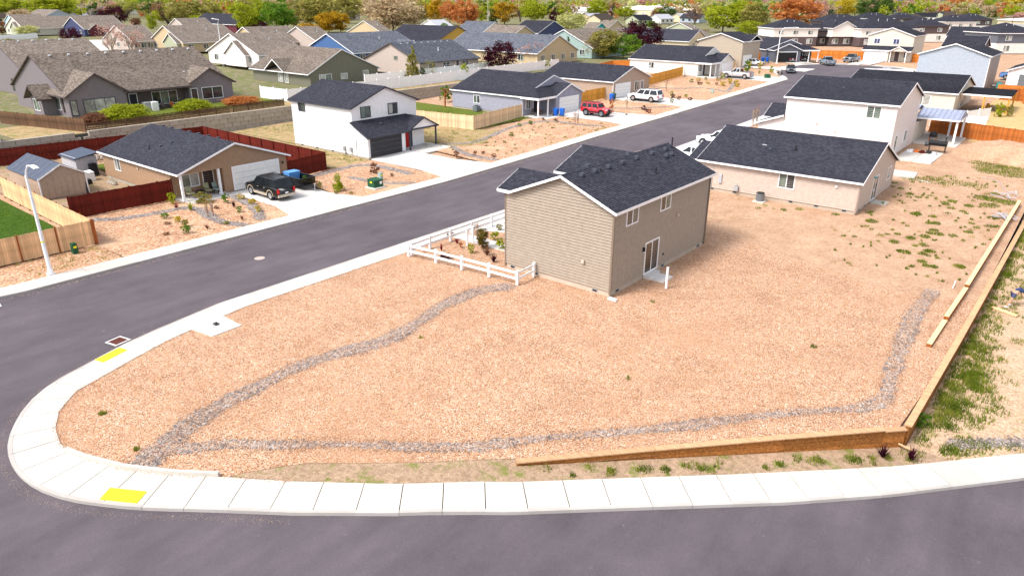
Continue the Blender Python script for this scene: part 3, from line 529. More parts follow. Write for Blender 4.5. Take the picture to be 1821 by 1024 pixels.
def inpoly(p, poly):
    x, y = p[:, 0], p[:, 1]; r = np.zeros(len(p), bool); j = len(poly)-1
    for i in range(len(poly)):
        (xi, yi), (xj, yj) = poly[i], poly[j]; r ^= ((yi > y) != (yj > y)) & (x < (xj-xi)*(y-yi)/(yj-yi+1e-12)+xi); j = i
    return r
def rand_in(poly, n_):
    a = np.array(poly); lo, hi = a.min(0), a.max(0); p = rng.uniform(lo, hi, (n_, 2)); return p[inpoly(p, poly)]
def near_line(line, width, n_):
    ln = resample(line, .25); idx = rng.integers(0, len(ln), n_); p = np.array(ln)[idx]; wv = np.array([width(i/len(ln)) for i in idx]); off = np.clip(rng.normal(0, .36, (n_, 2)), -1, 1)*wv[:, None]; return p+off
lotpoly = GL+[(-8, 47.5), (-14, 49.5), (-20.9, 52), (-36.6, 54)]
p_ = rand_in(lotpoly, 80000); p_ = p_[~((p_[:, 0] < -20.9) & (p_[:, 1] > 35.1))]; scatter('pink_gravel_stones', p_, .014, .038, 'pink_gravel', lambda x, y: S(y)-.028)
strip1 = smooth([(-26.82, 32.64), (-27.89, 30.88), (-27.96, 27.92), (-27.22, 24.9), (-26.82, 22.45), (-27.55, 20.39), (-28.15, 18.04), (-27.93, 15.65), (-27.73, 13.5), (-27.36, 11.7), (-26.6, 10.2), (-25.9, 8.9)], 1)
strip2 = smooth([(-26.6, 10.0), (-25.56, 10.6), (-24.81, 11.79), (-22.92, 13.19), (-20.85, 15.0), (-18.92, 16.34), (-16.74, 18.04), (-15.93, 19.23), (-14.37, 21.04), (-12.22, 23.37), (-10.25, 25.73), (-8.28, 28.36), (-6.26, 30.45), (-4.9, 31.9), (-4.66, 33.56), (-5.1, 36.0), (-5.42, 39.77), (-5.79, 44.22), (-5.71, 49.35)], 1)
def strip(line, wd, dz, mat='river_rock'):                     # ragged-edged bed of rock
    ln = resample(line, .2); L_, R_ = [], []
    for i, p in enumerate(ln):
        a, b = np.array(ln[max(0, i-1)]), np.array(ln[min(len(ln)-1, i+1)]); t = (b-a)/np.linalg.norm(b-a); wv = wd(i/len(ln))*.5
        L_.append((p[0]-t[1]*(wv+rng.normal(0, .07)), p[1]+t[0]*(wv+rng.normal(0, .07)))); R_.append((p[0]+t[1]*(wv+rng.normal(0, .07)), p[1]-t[0]*(wv+rng.normal(0, .07))))
    m = MB()
    for q in (L_, R_): pass
    n_ = len(L_); m.v = [(x, y, S(y)+dz) for x, y in L_]+[(x, y, S(y)+dz) for x, y in R_]; m.f = [(i, n_+i, n_+i+1, i+1) for i in range(n_-1)]
    return tag(ob('river_rock_bed', m, mat), kind='structure')
w1 = lambda t: .88+.16*math.sin(t*17)+.1*math.sin(t*53)+(.3 if t > .9 else 0); w2 = lambda t: .50+.12*math.sin(t*31)+.08*math.sin(t*71)+(.28 if t > .72 else 0)
strip(strip1, w1, -.022); strip(strip2, w2, -.018)
scatter('river_rocks', near_line(strip1, lambda t: w1(t)*.74, 12000), .02, .055, 'river_rock', lambda x, y: -.015)
scatter('pink_gravel_stones', near_line(strip1, lambda t: .9, 7000), .018, .04, 'pink_gravel', lambda x, y: -.008); scatter('pink_gravel_stones', near_line(strip2, lambda t: .7, 11000), .018, .04, 'pink_gravel', lambda x, y: -.008)
scatter('river_rocks', near_line(strip2, lambda t: w2(t)*.8, 11000), .02, .05, 'river_rock', lambda x, y: -.015)
for ln, wd in (([(-62.6, 21.8), (-60.8, 23.5), (-60.3, 26.8), (-60.2, 29.0), (-58.5, 29.2), (-56.0, 28.6), (-53.5, 28.4), (-51.4, 29.2)], .85), ([(-60.2, 33.4), (-57, 33.0), (-54.4, 32.2), (-52, 30.9)], .7), ([(-61.4, 42), (-62, 46.8), (-62.3, 50.0), (-59, 50.6), (-54.5, 50.2)], .8), ([(-58, 45.2), (-54, 45.5), (-51.6, 47.6)], .6),
               ([(-62.6, 62.5), (-60, 65.4), (-60.4, 69), (-62.2, 75), (-62.6, 80)], .7), ([(-60.3, 62.6), (-57, 60.8), (-54, 60.2), (-51.6, 60.6)], .7), ([(-62.4, 80), (-61, 83.5), (-56, 83), (-53, 84)], .7), ([(-61, 97), (-57, 99.5), (-53, 104)], .5), ([(-67, 123), (-62, 122), (-58, 127), (-52.5, 124)], .6), ([(-56, 135), (-54, 130), (-52.4, 124)], .5)):
    l2 = smooth(ln, 2); strip(l2, lambda t: wd, -.018); scatter('river_rocks', near_line(l2, lambda t: wd*.85, 1800), .04, .09, 'river_rock', lambda x, y: S(y)-.012)
l2 = smooth([(-1.6, 32.5), (0, 34), (2, 35.5), (5, 39), (9, 44)], 1); ln3 = near_line(l2, lambda t: .6, 4000); scatter('river_rocks', ln3, .03, .08, 'river_rock', lambda x, y: Slo(x, y)-.04)

# grit washed into the gutters, stones spilt on the sidewalk edge
gut = inset(far_kerb[3:9], -.25); gp_ = near_line(gut, lambda t: .5, 5000); gp_ = gp_[gp_[:, 0] > -49.3]; scatter('gutter_grit', gp_, .008, .03, 'pale_soil', lambda x, y: S(y)-.128)
gut = inset(corner, -.3); gp_ = near_line(gut, lambda t: .3, 2600); scatter('gutter_grit', gp_, .005, .012, 'pale_soil', lambda x, y: -.128)
gp_ = near_line([(a, b) for a, b in walk_in[1:15]], lambda t: .22, 1600); scatter('pink_gravel_stones', gp_, .014, .03, 'pink_gravel', lambda x, y: .004)
# ---------------------------------------------------------------- houses; local origin = the corner nearest the camera (east wall x=0, south wall y=0)
def corner_trim(r, x, y, z0, z1, mat): ob('corner_trim', MB().box(x-.06, x+.05, y-.05, y+.06, z0, z1), mat, r)
def found(r, x0, x1, y0, y1, h=.28, vents=()):
    ob('foundation', MB().box(x0+.03, x1-.03, y0+.03, y1-.03, -.5, h), 'foundation', r)
    for face, u in vents:
        pl = y0+.03 if face == 'S' else x1-.03
        v = ob('foundation_vent', fb(MB(), face, pl, u-.2, u+.2, .05, .23, 0, .03), 'steel', r); ob('opening', fb(MB(), face, pl, u-.16, u+.16, .08, .2, .03, .034), 'black', v)
# the tan two-storey house on the corner lot
r = root('house', (-20.9, 35.2, 0), 'large tan two-storey house standing alone on the pink gravel corner lot', 'house')
found(r, -8.3, 0, 0, 13.1, .3, (('S', -7.7), ('S', -5.75), ('S', -1.1), ('E', .9), ('E', 6.75), ('E', 12.2)))
walls(r, -7.5, 0, 0, 13.1, .3, 5.42, 'y', 6.95, 'lap_shade', cr=-3.75)  # wall core coloured dark so the board gaps show as painted lap shadows
m = MB().box(-8.3, -7.5, 0, 4.0, .3, 5.42).box(-8.5, -7.5, 6.5, 13.1, .3, 5.42).box(-9.5, -8.5, 8, 13, .3, 2.5); ob('wall', m, 'lap_shade', r); lap(r, 'N', 13.1, -8.5, 0, .3, 5.42, -3.75, 6.95); lap(r, 'W', -8.5, 6.5, 13.1, .3, 5.42)
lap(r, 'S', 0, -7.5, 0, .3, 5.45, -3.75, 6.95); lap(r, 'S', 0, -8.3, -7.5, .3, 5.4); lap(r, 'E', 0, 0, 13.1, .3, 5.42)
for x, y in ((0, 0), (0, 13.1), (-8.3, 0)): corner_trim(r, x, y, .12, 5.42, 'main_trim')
gable(r, 'y', 0, 13.1, -7.5, 0, 5.42, 6.95)
gable(r, 'x', -8.5, -5.3, .05, 4.0, 5.46, 6.28, ends=(1, 0), oh=.32, e1=-7.75); gable(r, 'x', -8.6, -4.2, 6.5, 13.0, 5.46, 6.70, ends=(1, 0), oh=.3, e1=-7.7)
ob('soffit_return', MB().box(-8.8, -7.8, -.3, -.05, 5.24, 5.3), 'vinyl', r)
for y in (1.15, 2.6, 4.2, 5.9, 7.8, 9.9, 11.9): rvent(r, -3.15, y, 6.93)
for x, y in ((-4.3, 3.5), (-4.3, 8.6)): rvent(r, x, y, 6.93)
rvent(r, -2.5, 10.9, 6.70); rvent(r, -2.5, 11.7, 6.70); pipe(r, -3.2, 13.0, 6.8, .8, 'black', .05); pipe(r, -1.5, 7.6, 6.1, .45); pipe(r, -3.1, 3.2, 6.8, .18)
window(r, 'E', 0, 1.45, 2.75, 4.22, 5.3, g1='glass', g2='glass_green'); window(r, 'E', 0, 5.75, 7.0, 4.22, 5.3, g1='glass_brown', g2='glass_green')
window(r, 'E', 0, 4.12, 5.8, .33, 2.35, g1='glass_brown', g2='glass', t=.09)
f = ob('wall_lamp', MB().box(.03, .16, 3.72, 3.86, 1.95, 2.2), 'black', r); ob('bulb', MB().box(.05, .14, 3.74, 3.84, 1.84, 1.95), 'headlight', f)
ob('dryer_vent', MB().box(-2.1, -1.9, -.16, -.02, 1.75, 1.98), 'beige2', r); ob('dryer_vent', MB().box(.02, .16, 8.1, 8.3, 3.3, 3.5), 'beige2', r); ob('outlet_box', MB().box(.02, .08, 6.55, 6.68, .95, 1.1), 'darktrim', r)
ob('downspout', MB().box(.03, .11, -.12, -.04, .1, 5.5), 'main_trim', r); ob('downspout', MB().box(.03, .11, 12.95, 13.05, .1, 5.5), 'main_trim', r)
ob('step', MB().box(.0, .45, 4.1, 5.6, -.1, .22), 'concrete_new', r); ob('stoop', MB().box(.45, 1.45, 4.2, 5.5, -.1, .08), 'concrete_new', r)
ob('splash_block', MB().box(.1, .65, -.4, -.12, -.02, .07), 'vinyl', r)
window(r, 'W', -8.3, 1, 2.4, 4.2, 5.2)
# beige single-storey house behind it
r = root('house', (-14.2, 63.0, .32), 'long beige single-storey house with a dark roof behind the tan corner house', 'house')
found(r, -14.2, 0, 0, 11.6, .22, (('S', -12.8), ('S', -10.6), ('S', -5.4), ('S', -3.2), ('S', -.9), ('E', 1.1), ('E', 2.9), ('E', 8.2), ('E', 10.8)))
walls(r, -14.2, 0, 0, 11.6, .22, 2.75, 'x', 5.05, 'beige2'); lap(r, 'S', 0, -14.2, 0, .22, 2.75, mat='beige2', e=.18); lap(r, 'E', 0, 0, 11.6, .22, 2.75, 5.8, 5.05, mat='beige2', e=.18)
ob('wall', MB().box(-15.3, -14.2, .8, 6.0, 0, 2.5), 'beige2', r)
gable(r, 'x', -14.2, 0, 0, 11.6, 2.75, 5.05, ends=(1, 1), oh=.35); gable(r, 'x', -15.4, -13.9, 0.6, 6.2, 2.6, 3.7, ends=(1, 0))
for x, y in ((0, 0), (0, 11.6), (-14.2, 0)): corner_trim(r, x, y, .1, 2.75, 'beige2')
window(r, 'S', 0, -6.65, -5.35, 1.3, 2.5, g1='glass_green', g2='glass'); window(r, 'E', 0, 4.3, 5.95, .3, 2.3, g1='glass_green', g2='glass', t=.08); window(r, 'E', 0, 9.25, 10.2, 1.25, 2.35, g1='glass', g2='glass_green')
pipe(r, -9.6, 3.4, 4.35, .4, 'darktrim'); pipe(r, -6.6, 3.0, 4.15, .4); rvent(r, -8.7, 2.6, 4.0); ob('vent_flashing', MB().box(-9.75, -9.35, 3.2, 3.5, 4.12, 4.2), 'headlight', r)
ob('meter_box', MB().box(-12.2, -11.9, -.15, -.02, .8, 1.6), 'siding_gray', r); ob('gas_meter', MB().box(-10.6, -10.2, -.3, -.05, .35, .75).tube([(-10.4, -.15, .7), (-10.4, -.15, 1.0)], .03), 'steel', r); ob('conduit', MB().box(-12.9, -12.86, -.08, -.02, .1, 2.6), 'steel', r)
ob('wall_lamp', MB().box(-1.9, -1.7, -.14, -.02, 2.0, 2.2), 'headlight', r); ob('downspout', MB().box(-.1, -.02, -.14, -.05, .1, 2.7), 'beige2', r)
ob('door_handle', MB().box(.05, .1, 4.75, 4.8, 1.0, 1.3), 'vinyl', r); ob('awning_bracket', MB().box(.02, .25, 4.2, 4.4, 2.32, 2.42), 'teal', r)
ob('stoop', MB().box(.05, 1.3, 4.4, 5.8, -.1, .1), 'concrete', r)
u = root('air_conditioner', (-22.05, 62.2, .28), 'dark round-topped air conditioner on the gravel by the beige house wall', 'air conditioner')
ob('cabinet', MB().tube([(0, 0, 0), (0, 0, .7)], .38, 12), 'car_gray', u); ob('fan_guard', MB().tube([(0, 0, .7), (0, 0, .76)], .33, 12), 'black', u); ob('pad', MB().box(-.5, .5, -.5, .5, -.1, .02), 'concrete', u)
# white two-storey house
r = root('house', (-17.0, 85.1, .95), 'white two-storey house with metal patio roof, behind the beige single-storey house', 'house')
found(r, -11.6, 0, 0, 11.3, .2); walls(r, -11.6, 0, 0, 11.3, .2, 5.75, 'x', 7.55, 'pale'); lap(r, 'S', 0, -11.6, 0, .2, 5.75, mat='pale', e=.19)
gable(r, 'x', -11.6, 0, 0, 11.3, 5.75, 7.55)
ob('wall', MB().prism([(-14.6, 0, 0), (-11.62, 0, 0), (-11.62, 0, 3.6), (-14.6, 0, 2.6)], (0, 11, 0)), 'pale', r); lap(r, 'S', 0, -14.6, -11.6, .2, 2.6, mat='pale')
slope('roof', r, (-15.0, -.35, 2.55), (-15.0, 4.0, 2.55), (-11.6, -.35, 3.72), (-11.6, 4.0, 3.72), 'shingle_dark', 1); ob('fascia', bar(MB(), (-15.0, -.38, 2.55), (-11.6, -.38, 3.72), .05, .2), 'vinyl', r)
gable(r, 'x', -15.4, -11.6, 4.6, 9.2, 2.7, 3.9, ends=(1, 0))
window(r, 'S', 0, -2.9, -1.55, 4.25, 5.45, g1='glass_green', g2='glass_green'); window(r, 'E', 0, 5.9, 7.0, 1.1, 2.3, g1='glass_green', g2='glass'); door(r, 'E', 0, 1.6, 2.6, .2, 2.3, 'glass_green')
corner_trim(r, 0, 0, .1, 5.75, 'pale'); ob('dryer_vent', MB().box(-8.0, -7.8, -.12, -.03, 3.0, 3.15), 'beige2', r); ob('dryer_vent', MB().box(-5.9, -5.7, -.12, -.03, 2.35, 2.5), 'beige2', r); rvent(r, -6.5, 3.0, 6.8)
ob('wall', MB().box(-9, 0, 11.35, 18, 0, 2.55), 'light_cream', r); lap(r, 'E', 0, 11.4, 18, .1, 2.5, mat='light_cream')
slope('roof', r, (-4.5, 11.3, 3.4), (-.4, 11.3, 3.4), (-4.5, 15, 4.3), (-.4, 15, 4.3), 'patio_metal', 0); slope('roof', r, (-4.5, 18.4, 3.4), (-.4, 18.4, 3.4), (-4.5, 15, 4.3), (-.4, 15, 4.3), 'patio_metal', 0)
pt = ob('patio_roof', MB().hexa([(-.4, 12.8, 3.05), (4.2, 12.8, 3.05), (4.2, 18.6, 3.05), (-.4, 18.6, 3.05), (-.4, 15.5, 3.9), (4.2, 15.5, 3.9), (4.2, 15.9, 3.9), (-.4, 15.9, 3.9)]), 'patio_metal', r)
for i in range(9): ob('seam', bar(MB(), (-.3+i*.54, 12.8, 3.1), (-.3+i*.54, 15.5, 3.95), .03, .03), 'car_gray', pt)
ob('fascia', MB().box(-.4, 4.22, 12.74, 12.8, 2.9, 3.07).box(4.2, 4.26, 12.8, 18.6, 2.9, 3.07), 'vinyl', r)
for x, y in ((4.0, 13.1), (4.0, 18.2), (2.6, 18.2)): post(r, x, y, 0, 3.0, .22)
# cream house with patio cover
r = root('house', (-17.1, 121.7, 1.85), 'cream single-storey house with an open patio cover, behind the white two-storey house', 'house')
found(r, -15.2, 0, 0, 14.9, .2); walls(r, -15.2, 0, 0, 14.9, .2, 2.7, 'x', 4.6, 'light_cream'); gable(r, 'x', -15.2, 0, 0, 14.9, 2.7, 4.6, mat='shingle_black')
lap(r, 'S', 0, -9, 0, .2, 2.7, mat='light_cream', e=.2); window(r, 'S', 0, -5.1, -3.2, .9, 2.2, g1='glass_green', g2='glass_blind')
pr_ = ob('patio_roof', MB().hexa([(.2, 3, 2.35), (6.4, 3, 2.35), (6.4, 9.5, 2.75), (.2, 9.5, 2.75), (.2, 3, 2.5), (6.4, 3, 2.5), (6.4, 9.5, 2.9), (.2, 9.5, 2.9)]), 'shingle_black', r); ob('fascia', MB().box(.2, 6.42, 2.94, 3.0, 2.3, 2.52), 'vinyl', r)
for x, y in ((6.2, 3.2), (6.2, 9.3), (3.2, 3.2)): post(r, x, y, 0, 2.4, .2, 'golden_stain')
window(r, 'E', 0, 5, 7, .3, 2.2)
# blue-gray two-storey
r = root('house', (-17.3, 149.4, 2.65), 'blue-gray two-storey house with a white-edged gable, blank wall towards the street', 'house')
found(r, -10.8, 0, 0, 13.5, .2); walls(r, -10.8, 0, 0, 13.5, .2, 5.5, 'y', 7.3, 'gray_blue'); gable(r, 'y', 0, 13.5, -10.8, 0, 5.5, 7.3, mat='shingle_black'); lap(r, 'S', 0, -10.8, 0, .2, 5.5, -5.4, 7.3, mat='gray_blue', e=.24)
ob('wall', MB().box(.0, .02, 0, 13.5, .2, 5.5), 'pinkish', r)
for i in range(6): rvent(r, -4.6, 1.5+i*2, 7.15); rvent(r, -3.6, 2.2+i*2, 6.8)
ob('downspout', MB().box(.03, .13, -.1, .0, .1, 5.5), 'vinyl', r)
r = root('air_conditioner', (-15.9, 150.6, 2.62), 'dark air conditioner at the foot of the blue-gray house wall', 'air conditioner'); ob('cabinet', MB().box(-.4, .4, -.4, .4, 0, .8), 'car_dark', r); ob('fan_guard', MB().tube([(0, 0, .8), (0, 0, .86)], .3, 12), 'steel', r)
# pale house at the right edge
b_ = g(1821, 133)
r = root('house', (-4.0, 152.6, 2.9), 'pale gray house with white front and porch, cut by the right edge', 'house')
walls(r, -10.5, 0, 0, 12, 0, 3.0, 'y', 4.9, 'pale'); gable(r, 'y', 0, 12, -10.5, 0, 3.0, 4.9, mat='shingle_black')
door(r, 'S', 0, -8.8, -7.6, .1, 2.4, 'car_gray'); window(r, 'S', 0, -5.4, -3.6, 1.1, 2.3); post(r, -6.6, -1.2, 0, 2.6)
# white two-storey with red door
r = root('house', (-63.3, 52.0, .03), 'bright white two-storey house with a charcoal garage door and a red front door', 'house')
found(r, -13.9, 0, 0, 5.7, .18, (('S', -12.5), ('S', -9.5), ('S', -6.5), ('S', -4.0))); found(r, -13.9, -2.5, 5.7, 10.0, .18)
walls(r, -13.9, -2.5, 0, 10, .18, 5.45, 'x', 7.3, 'white'); gable(r, 'x', -13.9, -2.5, 0, 10, 5.45, 7.3, fm='darktrim')
ob('wall', MB().prism([(-2.5, 0, .15), (0, 0, .15), (0, 0, 2.55), (-2.5, 0, 3.6)], (0, 5.7, 0)), 'white', r); ob('wall', MB().box(-2.5, -1.3, 5.7, 10.0, .15, 2.5), 'white', r)
slope('roof', r, (.45, -.3, 2.5), (.45, 6.1, 2.5), (-2.5, -.3, 3.95), (-2.5, 7.0, 3.95), 'shingle_dark', 1, .16); slope('roof', r, (.45, 6.1, 2.5), (.45, 6.2, 2.5), (-2.5, 7.0, 3.95), (-2.5, 8.3, 3.95), 'shingle_dark', 1, .16)
ob('fascia', bar(MB(), (.47, -.3, 2.52), (.47, 6.2, 2.52), .05, .2), 'darktrim', r); ob('fascia', bar(MB(), (.45, -.33, 2.5), (-2.5, -.33, 3.95), .05, .2), 'darktrim', r)
gable(r, 'x', -2.5, .3, 6.15, 10.6, 2.6, 3.72, fm='darktrim', ends=(0, 1), oh=.2, rake=.25); ob('gable_panel', MB().prism([(.28, 6.15, 2.6), (.28, 10.6, 2.6), (.28, 8.37, 3.72)], (.04, 0, 0)), 'white', r); ob('beam', MB().box(.2, .36, 6.0, 10.7, 2.42, 2.62), 'darktrim', r)
post(r, .25, 6.2, 0, 2.45, .16, 'darktrim'); post(r, .25, 10.5, 0, 2.45, .16, 'darktrim')
garage(r, 'E', 0, .45, 4.95, .12, 2.3, 'charcoal', 'darktrim', 4); door(r, 'E', -1.3, 6.7, 7.7, .15, 2.25, 'red_door', 'darktrim', 'bright red front door'); ob('side_light', MB().box(-1.3, -1.26, 7.8, 8.0, .2, 2.2), 'darktrim', r)
window(r, 'E', -2.5, 1.35, 2.7, 4.2, 5.35, 'darktrim', 'glass_green', 'glass_green'); window(r, 'E', -2.5, 5.5, 6.85, 4.2, 5.35, 'darktrim', 'glass_blind', 'glass'); window(r, 'S', 0, -12.4, -11.2, 4.3, 5.4, 'darktrim', 'glass', 'glass_green')
for i, mm in enumerate((-2.9, -4.1)): ob('gas_meter' if i else 'meter_box', MB().box(mm-.2, mm+.15, -.25, -.03, .5, 1.0), 'steel', r)
ob('conduit', MB().box(-2.0, -1.95, -.07, -.01, .2, 2.4), 'steel', r)
for x, y, z in ((-7.8, 2.3, 6.35), (-8, 4.4, 7.15), (-5.2, 4.3, 7.1), (-11, 4.3, 7.1), (-1.3, 3.2, 3.45), (-11.8, 4.2, 7.05)): rvent(r, x, y, z)
pipe(r, -3.8, 7.6, 6.5, .4)
# tan house with porch, left
r = root('house', (-61.9, 29.5, 0), 'tan single-storey house with white garage door and red fence around its yard', 'house')
found(r, -15.6, 0, 3.9, 10.7, .16); found(r, -15.6, -1.7, 0, 3.9, .16)
walls(r, -15.6, -1.7, 0, 10.9, .15, 2.55, 'x', 4.45, 'tan_o', cr=5.5); ob('wall', MB().box(-1.7, 0, 4.2, 10.9, .1, 2.5), 'tan_o', r); ob('wall', MB().prism([(-1.7, 0, 2.45), (-1.7, 10.9, 2.45), (-1.7, 10.9, 2.55), (-1.7, 5.5, 4.45), (-1.7, 0, 2.55)], (1.7, 0, 0)), 'tan_o', r)
lap(r, 'S', 0, -15.6, -1.7, .15, 2.55, mat='tan_o'); lap(r, 'E', 0, 0, 10.9, 2.36, 2.55, 5.5, 4.45, mat='tan_o'); lap(r, 'E', 0, 4.2, 4.85, .1, 2.36, mat='tan_o'); lap(r, 'E', 0, 10.35, 10.9, .1, 2.36, mat='tan_o'); lap(r, 'E', -1.7, 0, 4.2, .15, 2.36, mat='tan_o')
ob('wall', MB().box(-1.7, 0, 4.1, 4.22, .1, 2.4), 'tan_o', r)
gable(r, 'x', -15.6, 0, 0, 10.9, 2.55, 4.45, oh=.35, cr=5.5)
window(r, 'E', -1.7, .95, 2.5, .85, 1.95, g1='glass_green', g2='glass_blind', t=.1); door(r, 'E', -1.7, 3.0, 3.95, .15, 2.2); garage(r, 'E', 0, 5.1, 9.9, .05, 2.2); window(r, 'S', 0, -12.9, -11.8, 1.1, 2.25, g1='glass_blind', g2='glass_green')
post(r, -.1, .1, 0, 2.45, .2); post(r, -.1, 3.7, 0, 2.45, .2); corner_trim(r, -1.7, 0, .1, 2.5, 'tan_o'); ob('wall_lamp', MB().box(.02, .14, 10.35, 10.5, 1.75, 2.0), 'car_dark', r); ob('dryer_vent', MB().box(-8.0, -7.8, -.12, -.02, 1.8, 2.0), 'beige2', r)
rvent(r, -8.2, 2.6, 3.6); pipe(r, -9.1, 1.9, 3.35, .3); rvent(r, -7.6, 3.4, 3.9)
for i in range(7): ob('roof_vent', MB().box(-14.2+i*1.8, -13.9+i*1.8, 5.75, 6.05, 4.45, 4.58), 'darktrim', r)
# the ranch with a small upper gable and a garage gable (three of them)
def ranch(loc, label, wall, gar, L=17.0, W=14.6, zr=5.2, rz=0, gopen=False, post_x=(.3, .3), win=True, lapw=None):
    r = root('house', loc, label, 'house', rz=rz); ze = 2.75; k = (zr-ze)/(W/2)
    found(r, -L, 0, 3.9, 11.8, .15); found(r, -L, -2.7, 0, W, .15)
    walls(r, -L, -2.7, 0, W, .15, ze, 'x', zr, wall); gable(r, 'x', -L, -2.9, 0, W, ze, zr, mat='shingle_dark')
    ob('gable_panel', MB().prism([(-2.68, 3.4, ze+3.4*k), (-2.68, W-3.4, ze+3.4*k), (-2.68, W/2, zr-.02)], (.05, 0, 0)), wall, r)
    ob('wall', MB().box(-2.7, 0, 4.4, 11.2, .1, ze), wall, r); ob('gable_panel', MB().prism([(0, 4.4, ze), (0, 11.2, ze), (0, 7.8, ze+1.35)], (-2.6, 0, 0)), wall, r)
    yc = 7.8; gable(r, 'x', -4.6, 0, 4.4, 11.2, ze-.02, ze+1.35, ends=(0, 1), oh=.25)
    ez = ze-.3*k+.12; zt_ = ez+3.2*k
    slope('roof', r, (.3, -.3, ez+.02), (.3, 4.55, ez+.02), (-2.9, 2.9, zt_+.02), (-2.9, 7.7, zt_+.02), 'shingle_dark', 1); slope('roof', r, (-2.9, -.3, ez+.02), (.3, -.3, ez+.02), (-2.9, 2.9, zt_+.02), (-2.9, 2.9, zt_+.02), 'shingle_dark', 1)
    ob('fascia', MB().box(-3.0, .3, -.36, -.3, ze-.28, ze+.02), 'vinyl', r); ob('fascia', MB().box(.3, .35, -.3, 4.1, ze-.3, ze+.02), 'vinyl', r)
    post(r, .1, -.05, 0, ze-.2, .16); post(r, .1, 2.3, 0, ze-.2, .16)
    window(r, 'E', -2.7, .6, 1.7, .95, 2.2); door(r, 'E', -2.7, 2.4, 3.3, .15, 2.25)
    if gopen:
        ob('garage_opening', MB().box(.0, .03, 5.4, 10.2, .05, 2.25), 'black', r); ob('garage_trim', MB().box(0, .07, 5.25, 5.4, 0, 2.4).box(0, .07, 10.2, 10.35, 0, 2.4).box(0, .07, 5.4, 10.2, 2.25, 2.4), 'vinyl', r)
    else: garage(r, 'E', 0, 5.4, 10.2, .05, 2.2, gar)
    for i in range(5): ob('batten', MB().box(.0, .03, 5.2+i*1.3, 5.26+i*1.3, 2.45, 2.95+(.45 if 0 < i < 4 else 0)), wall, r)
    window(r, 'S', 0, -L+4.6, -L+5.8, 1.1, 2.2, g1='glass_green', g2='glass')
    if lapw: lap(r, 'S', 0, -L, -2.7, .15, ze, mat=wall, e=.22)
    for i in range(8): rvent(r, -L+1.5+i*1.55, W/2-.5, zr-.05)
    pipe(r, -8, 5, 4.4, .35); pipe(r, -12, 4, 4.1, .35); rvent(r, -10.4, 3.8, 4.0)
    return r
ranch((-63.6, 83.9, .92), 'lilac-gray single-storey house with a small upper gable, next to the red off-road car', 'lilac', 'garage_white', lapw=1)
ranch((-63.3, 140.4, 2.35), 'white single-storey house with a small upper gable, behind the silver pickup truck', 'off_white', 'vinyl', L=18.5, W=13.4, zr=5.3)
q = g(1375, 111.5); hd_ = math.radians(80); q = (q[0]+11.2*(fw[0]*math.cos(hd_)+rt[0]*math.sin(hd_)), q[1]+11.2*(fw[1]*math.cos(hd_)+rt[1]*math.sin(hd_)), 3.1)
rr = ranch(q, 'dark gray single-storey house with an open garage at the head of the cul-de-sac', 'dark_gray', 'black', L=14, W=11.8, zr=4.9, rz=math.radians(-41), gopen=True); rr.scale = (1, -1, 1)
# tan house between the lilac and the white one
r = root('house', (-64.5, 105.6, 1.42), 'tan single-storey house with a full-width front gable, behind the long white SUV', 'house')
found(r, -15, 0, 0, 12.3, .15); walls(r, -15, 0, 0, 12.3, .15, 2.75, 'x', 4.75, 'tan_l'); gable(r, 'x', -15, 0, 0, 12.3, 2.75, 4.75); garage(r, 'E', 0, .9, 5.6, .05, 2.2); window(r, 'E', 0, 7.2, 8.6, .8, 2.2); door(r, 'E', 0, 9.3, 10.2, .1, 2.2, 'car_gray')
window(r, 'S', 0, -10.5, -9.3, 1.1, 2.1, g1='glass_green', g2='glass_green')
for i in range(9): rvent(r, -14+i*1.55, 5.7, 4.75)
pipe(r, -8.5, 2.5, 3.7, .35); ob('downspout', MB().box(.02, .1, .0, .1, .1, 2.7), 'vinyl', r)
r = root('house', (-65.6, 161.2, 2.95), 'beige two-storey house with a blank gable wall, beyond the white single-storey house', 'house')
found(r, -10.5, 0, 0, 10, .15); walls(r, -10.5, 0, 0, 10, .1, 5.3, 'y', 6.9, 'beige_j', cr=-5.3); gable(r, 'y', 0, 10, -10.5, 0, 5.3, 6.9, cr=-5.3); gable(r, 'x', -4, .1, 3, 10, 5.2, 6.4, ends=(0, 1)); window(r, 'W', -10.5, 3, 5, 1, 2.2); ob('wall', MB().box(-12.4, -10.5, 3, 9, 0, 4.9), 'beige_j', r)
slope('roof', r, (-13.0, 2.6, 4.7), (-13.0, 9.5, 4.7), (-10.4, 2.6, 5.6), (-10.4, 9.5, 5.6), 'shingle_dark', 1); garage(r, 'E', 0, 1, 5.5, .05, 2.2)
window(r, 'W', -12.4, 4, 5.4, .8, 3.6)
r = root('house', (-39.2, 199.0, 3.1), 'pale beige two-storey house with white double garage at the cul-de-sac', 'house')
walls(r, -10.2, 0, 0, 12, 0, 5.9, 'y', 7.6, 'cream'); gable(r, 'y', 0, 12, -10.2, 0, 5.9, 7.6, mat='shingle_black')
for o_ in r.children:
    if o_.name.startswith('wall'): o_.data.materials.clear(); o_.data.materials.append(MT['light_cream'])
for u_ in (-8.7, -4.4): window(r, 'S', 0, u_, u_+1.25, 4.0, 5.1, g1='navy', g2='navy')
ob('wall', MB().box(-10.2, -4.6, -1.6, 0, 0, 2.6), 'light_cream', r); garage(r, 'S', -1.6, -9.9, -5.0, .05, 2.3, 'vinyl'); slope('roof', r, (-10.7, -2.0, 2.55), (.3, -2.0, 2.55), (-10.7, .0, 3.5), (.3, .0, 3.5), 'shingle_black', 0); ob('fascia', MB().box(-10.7, .3, -2.05, -2.0, 2.35, 2.6), 'vinyl', r)
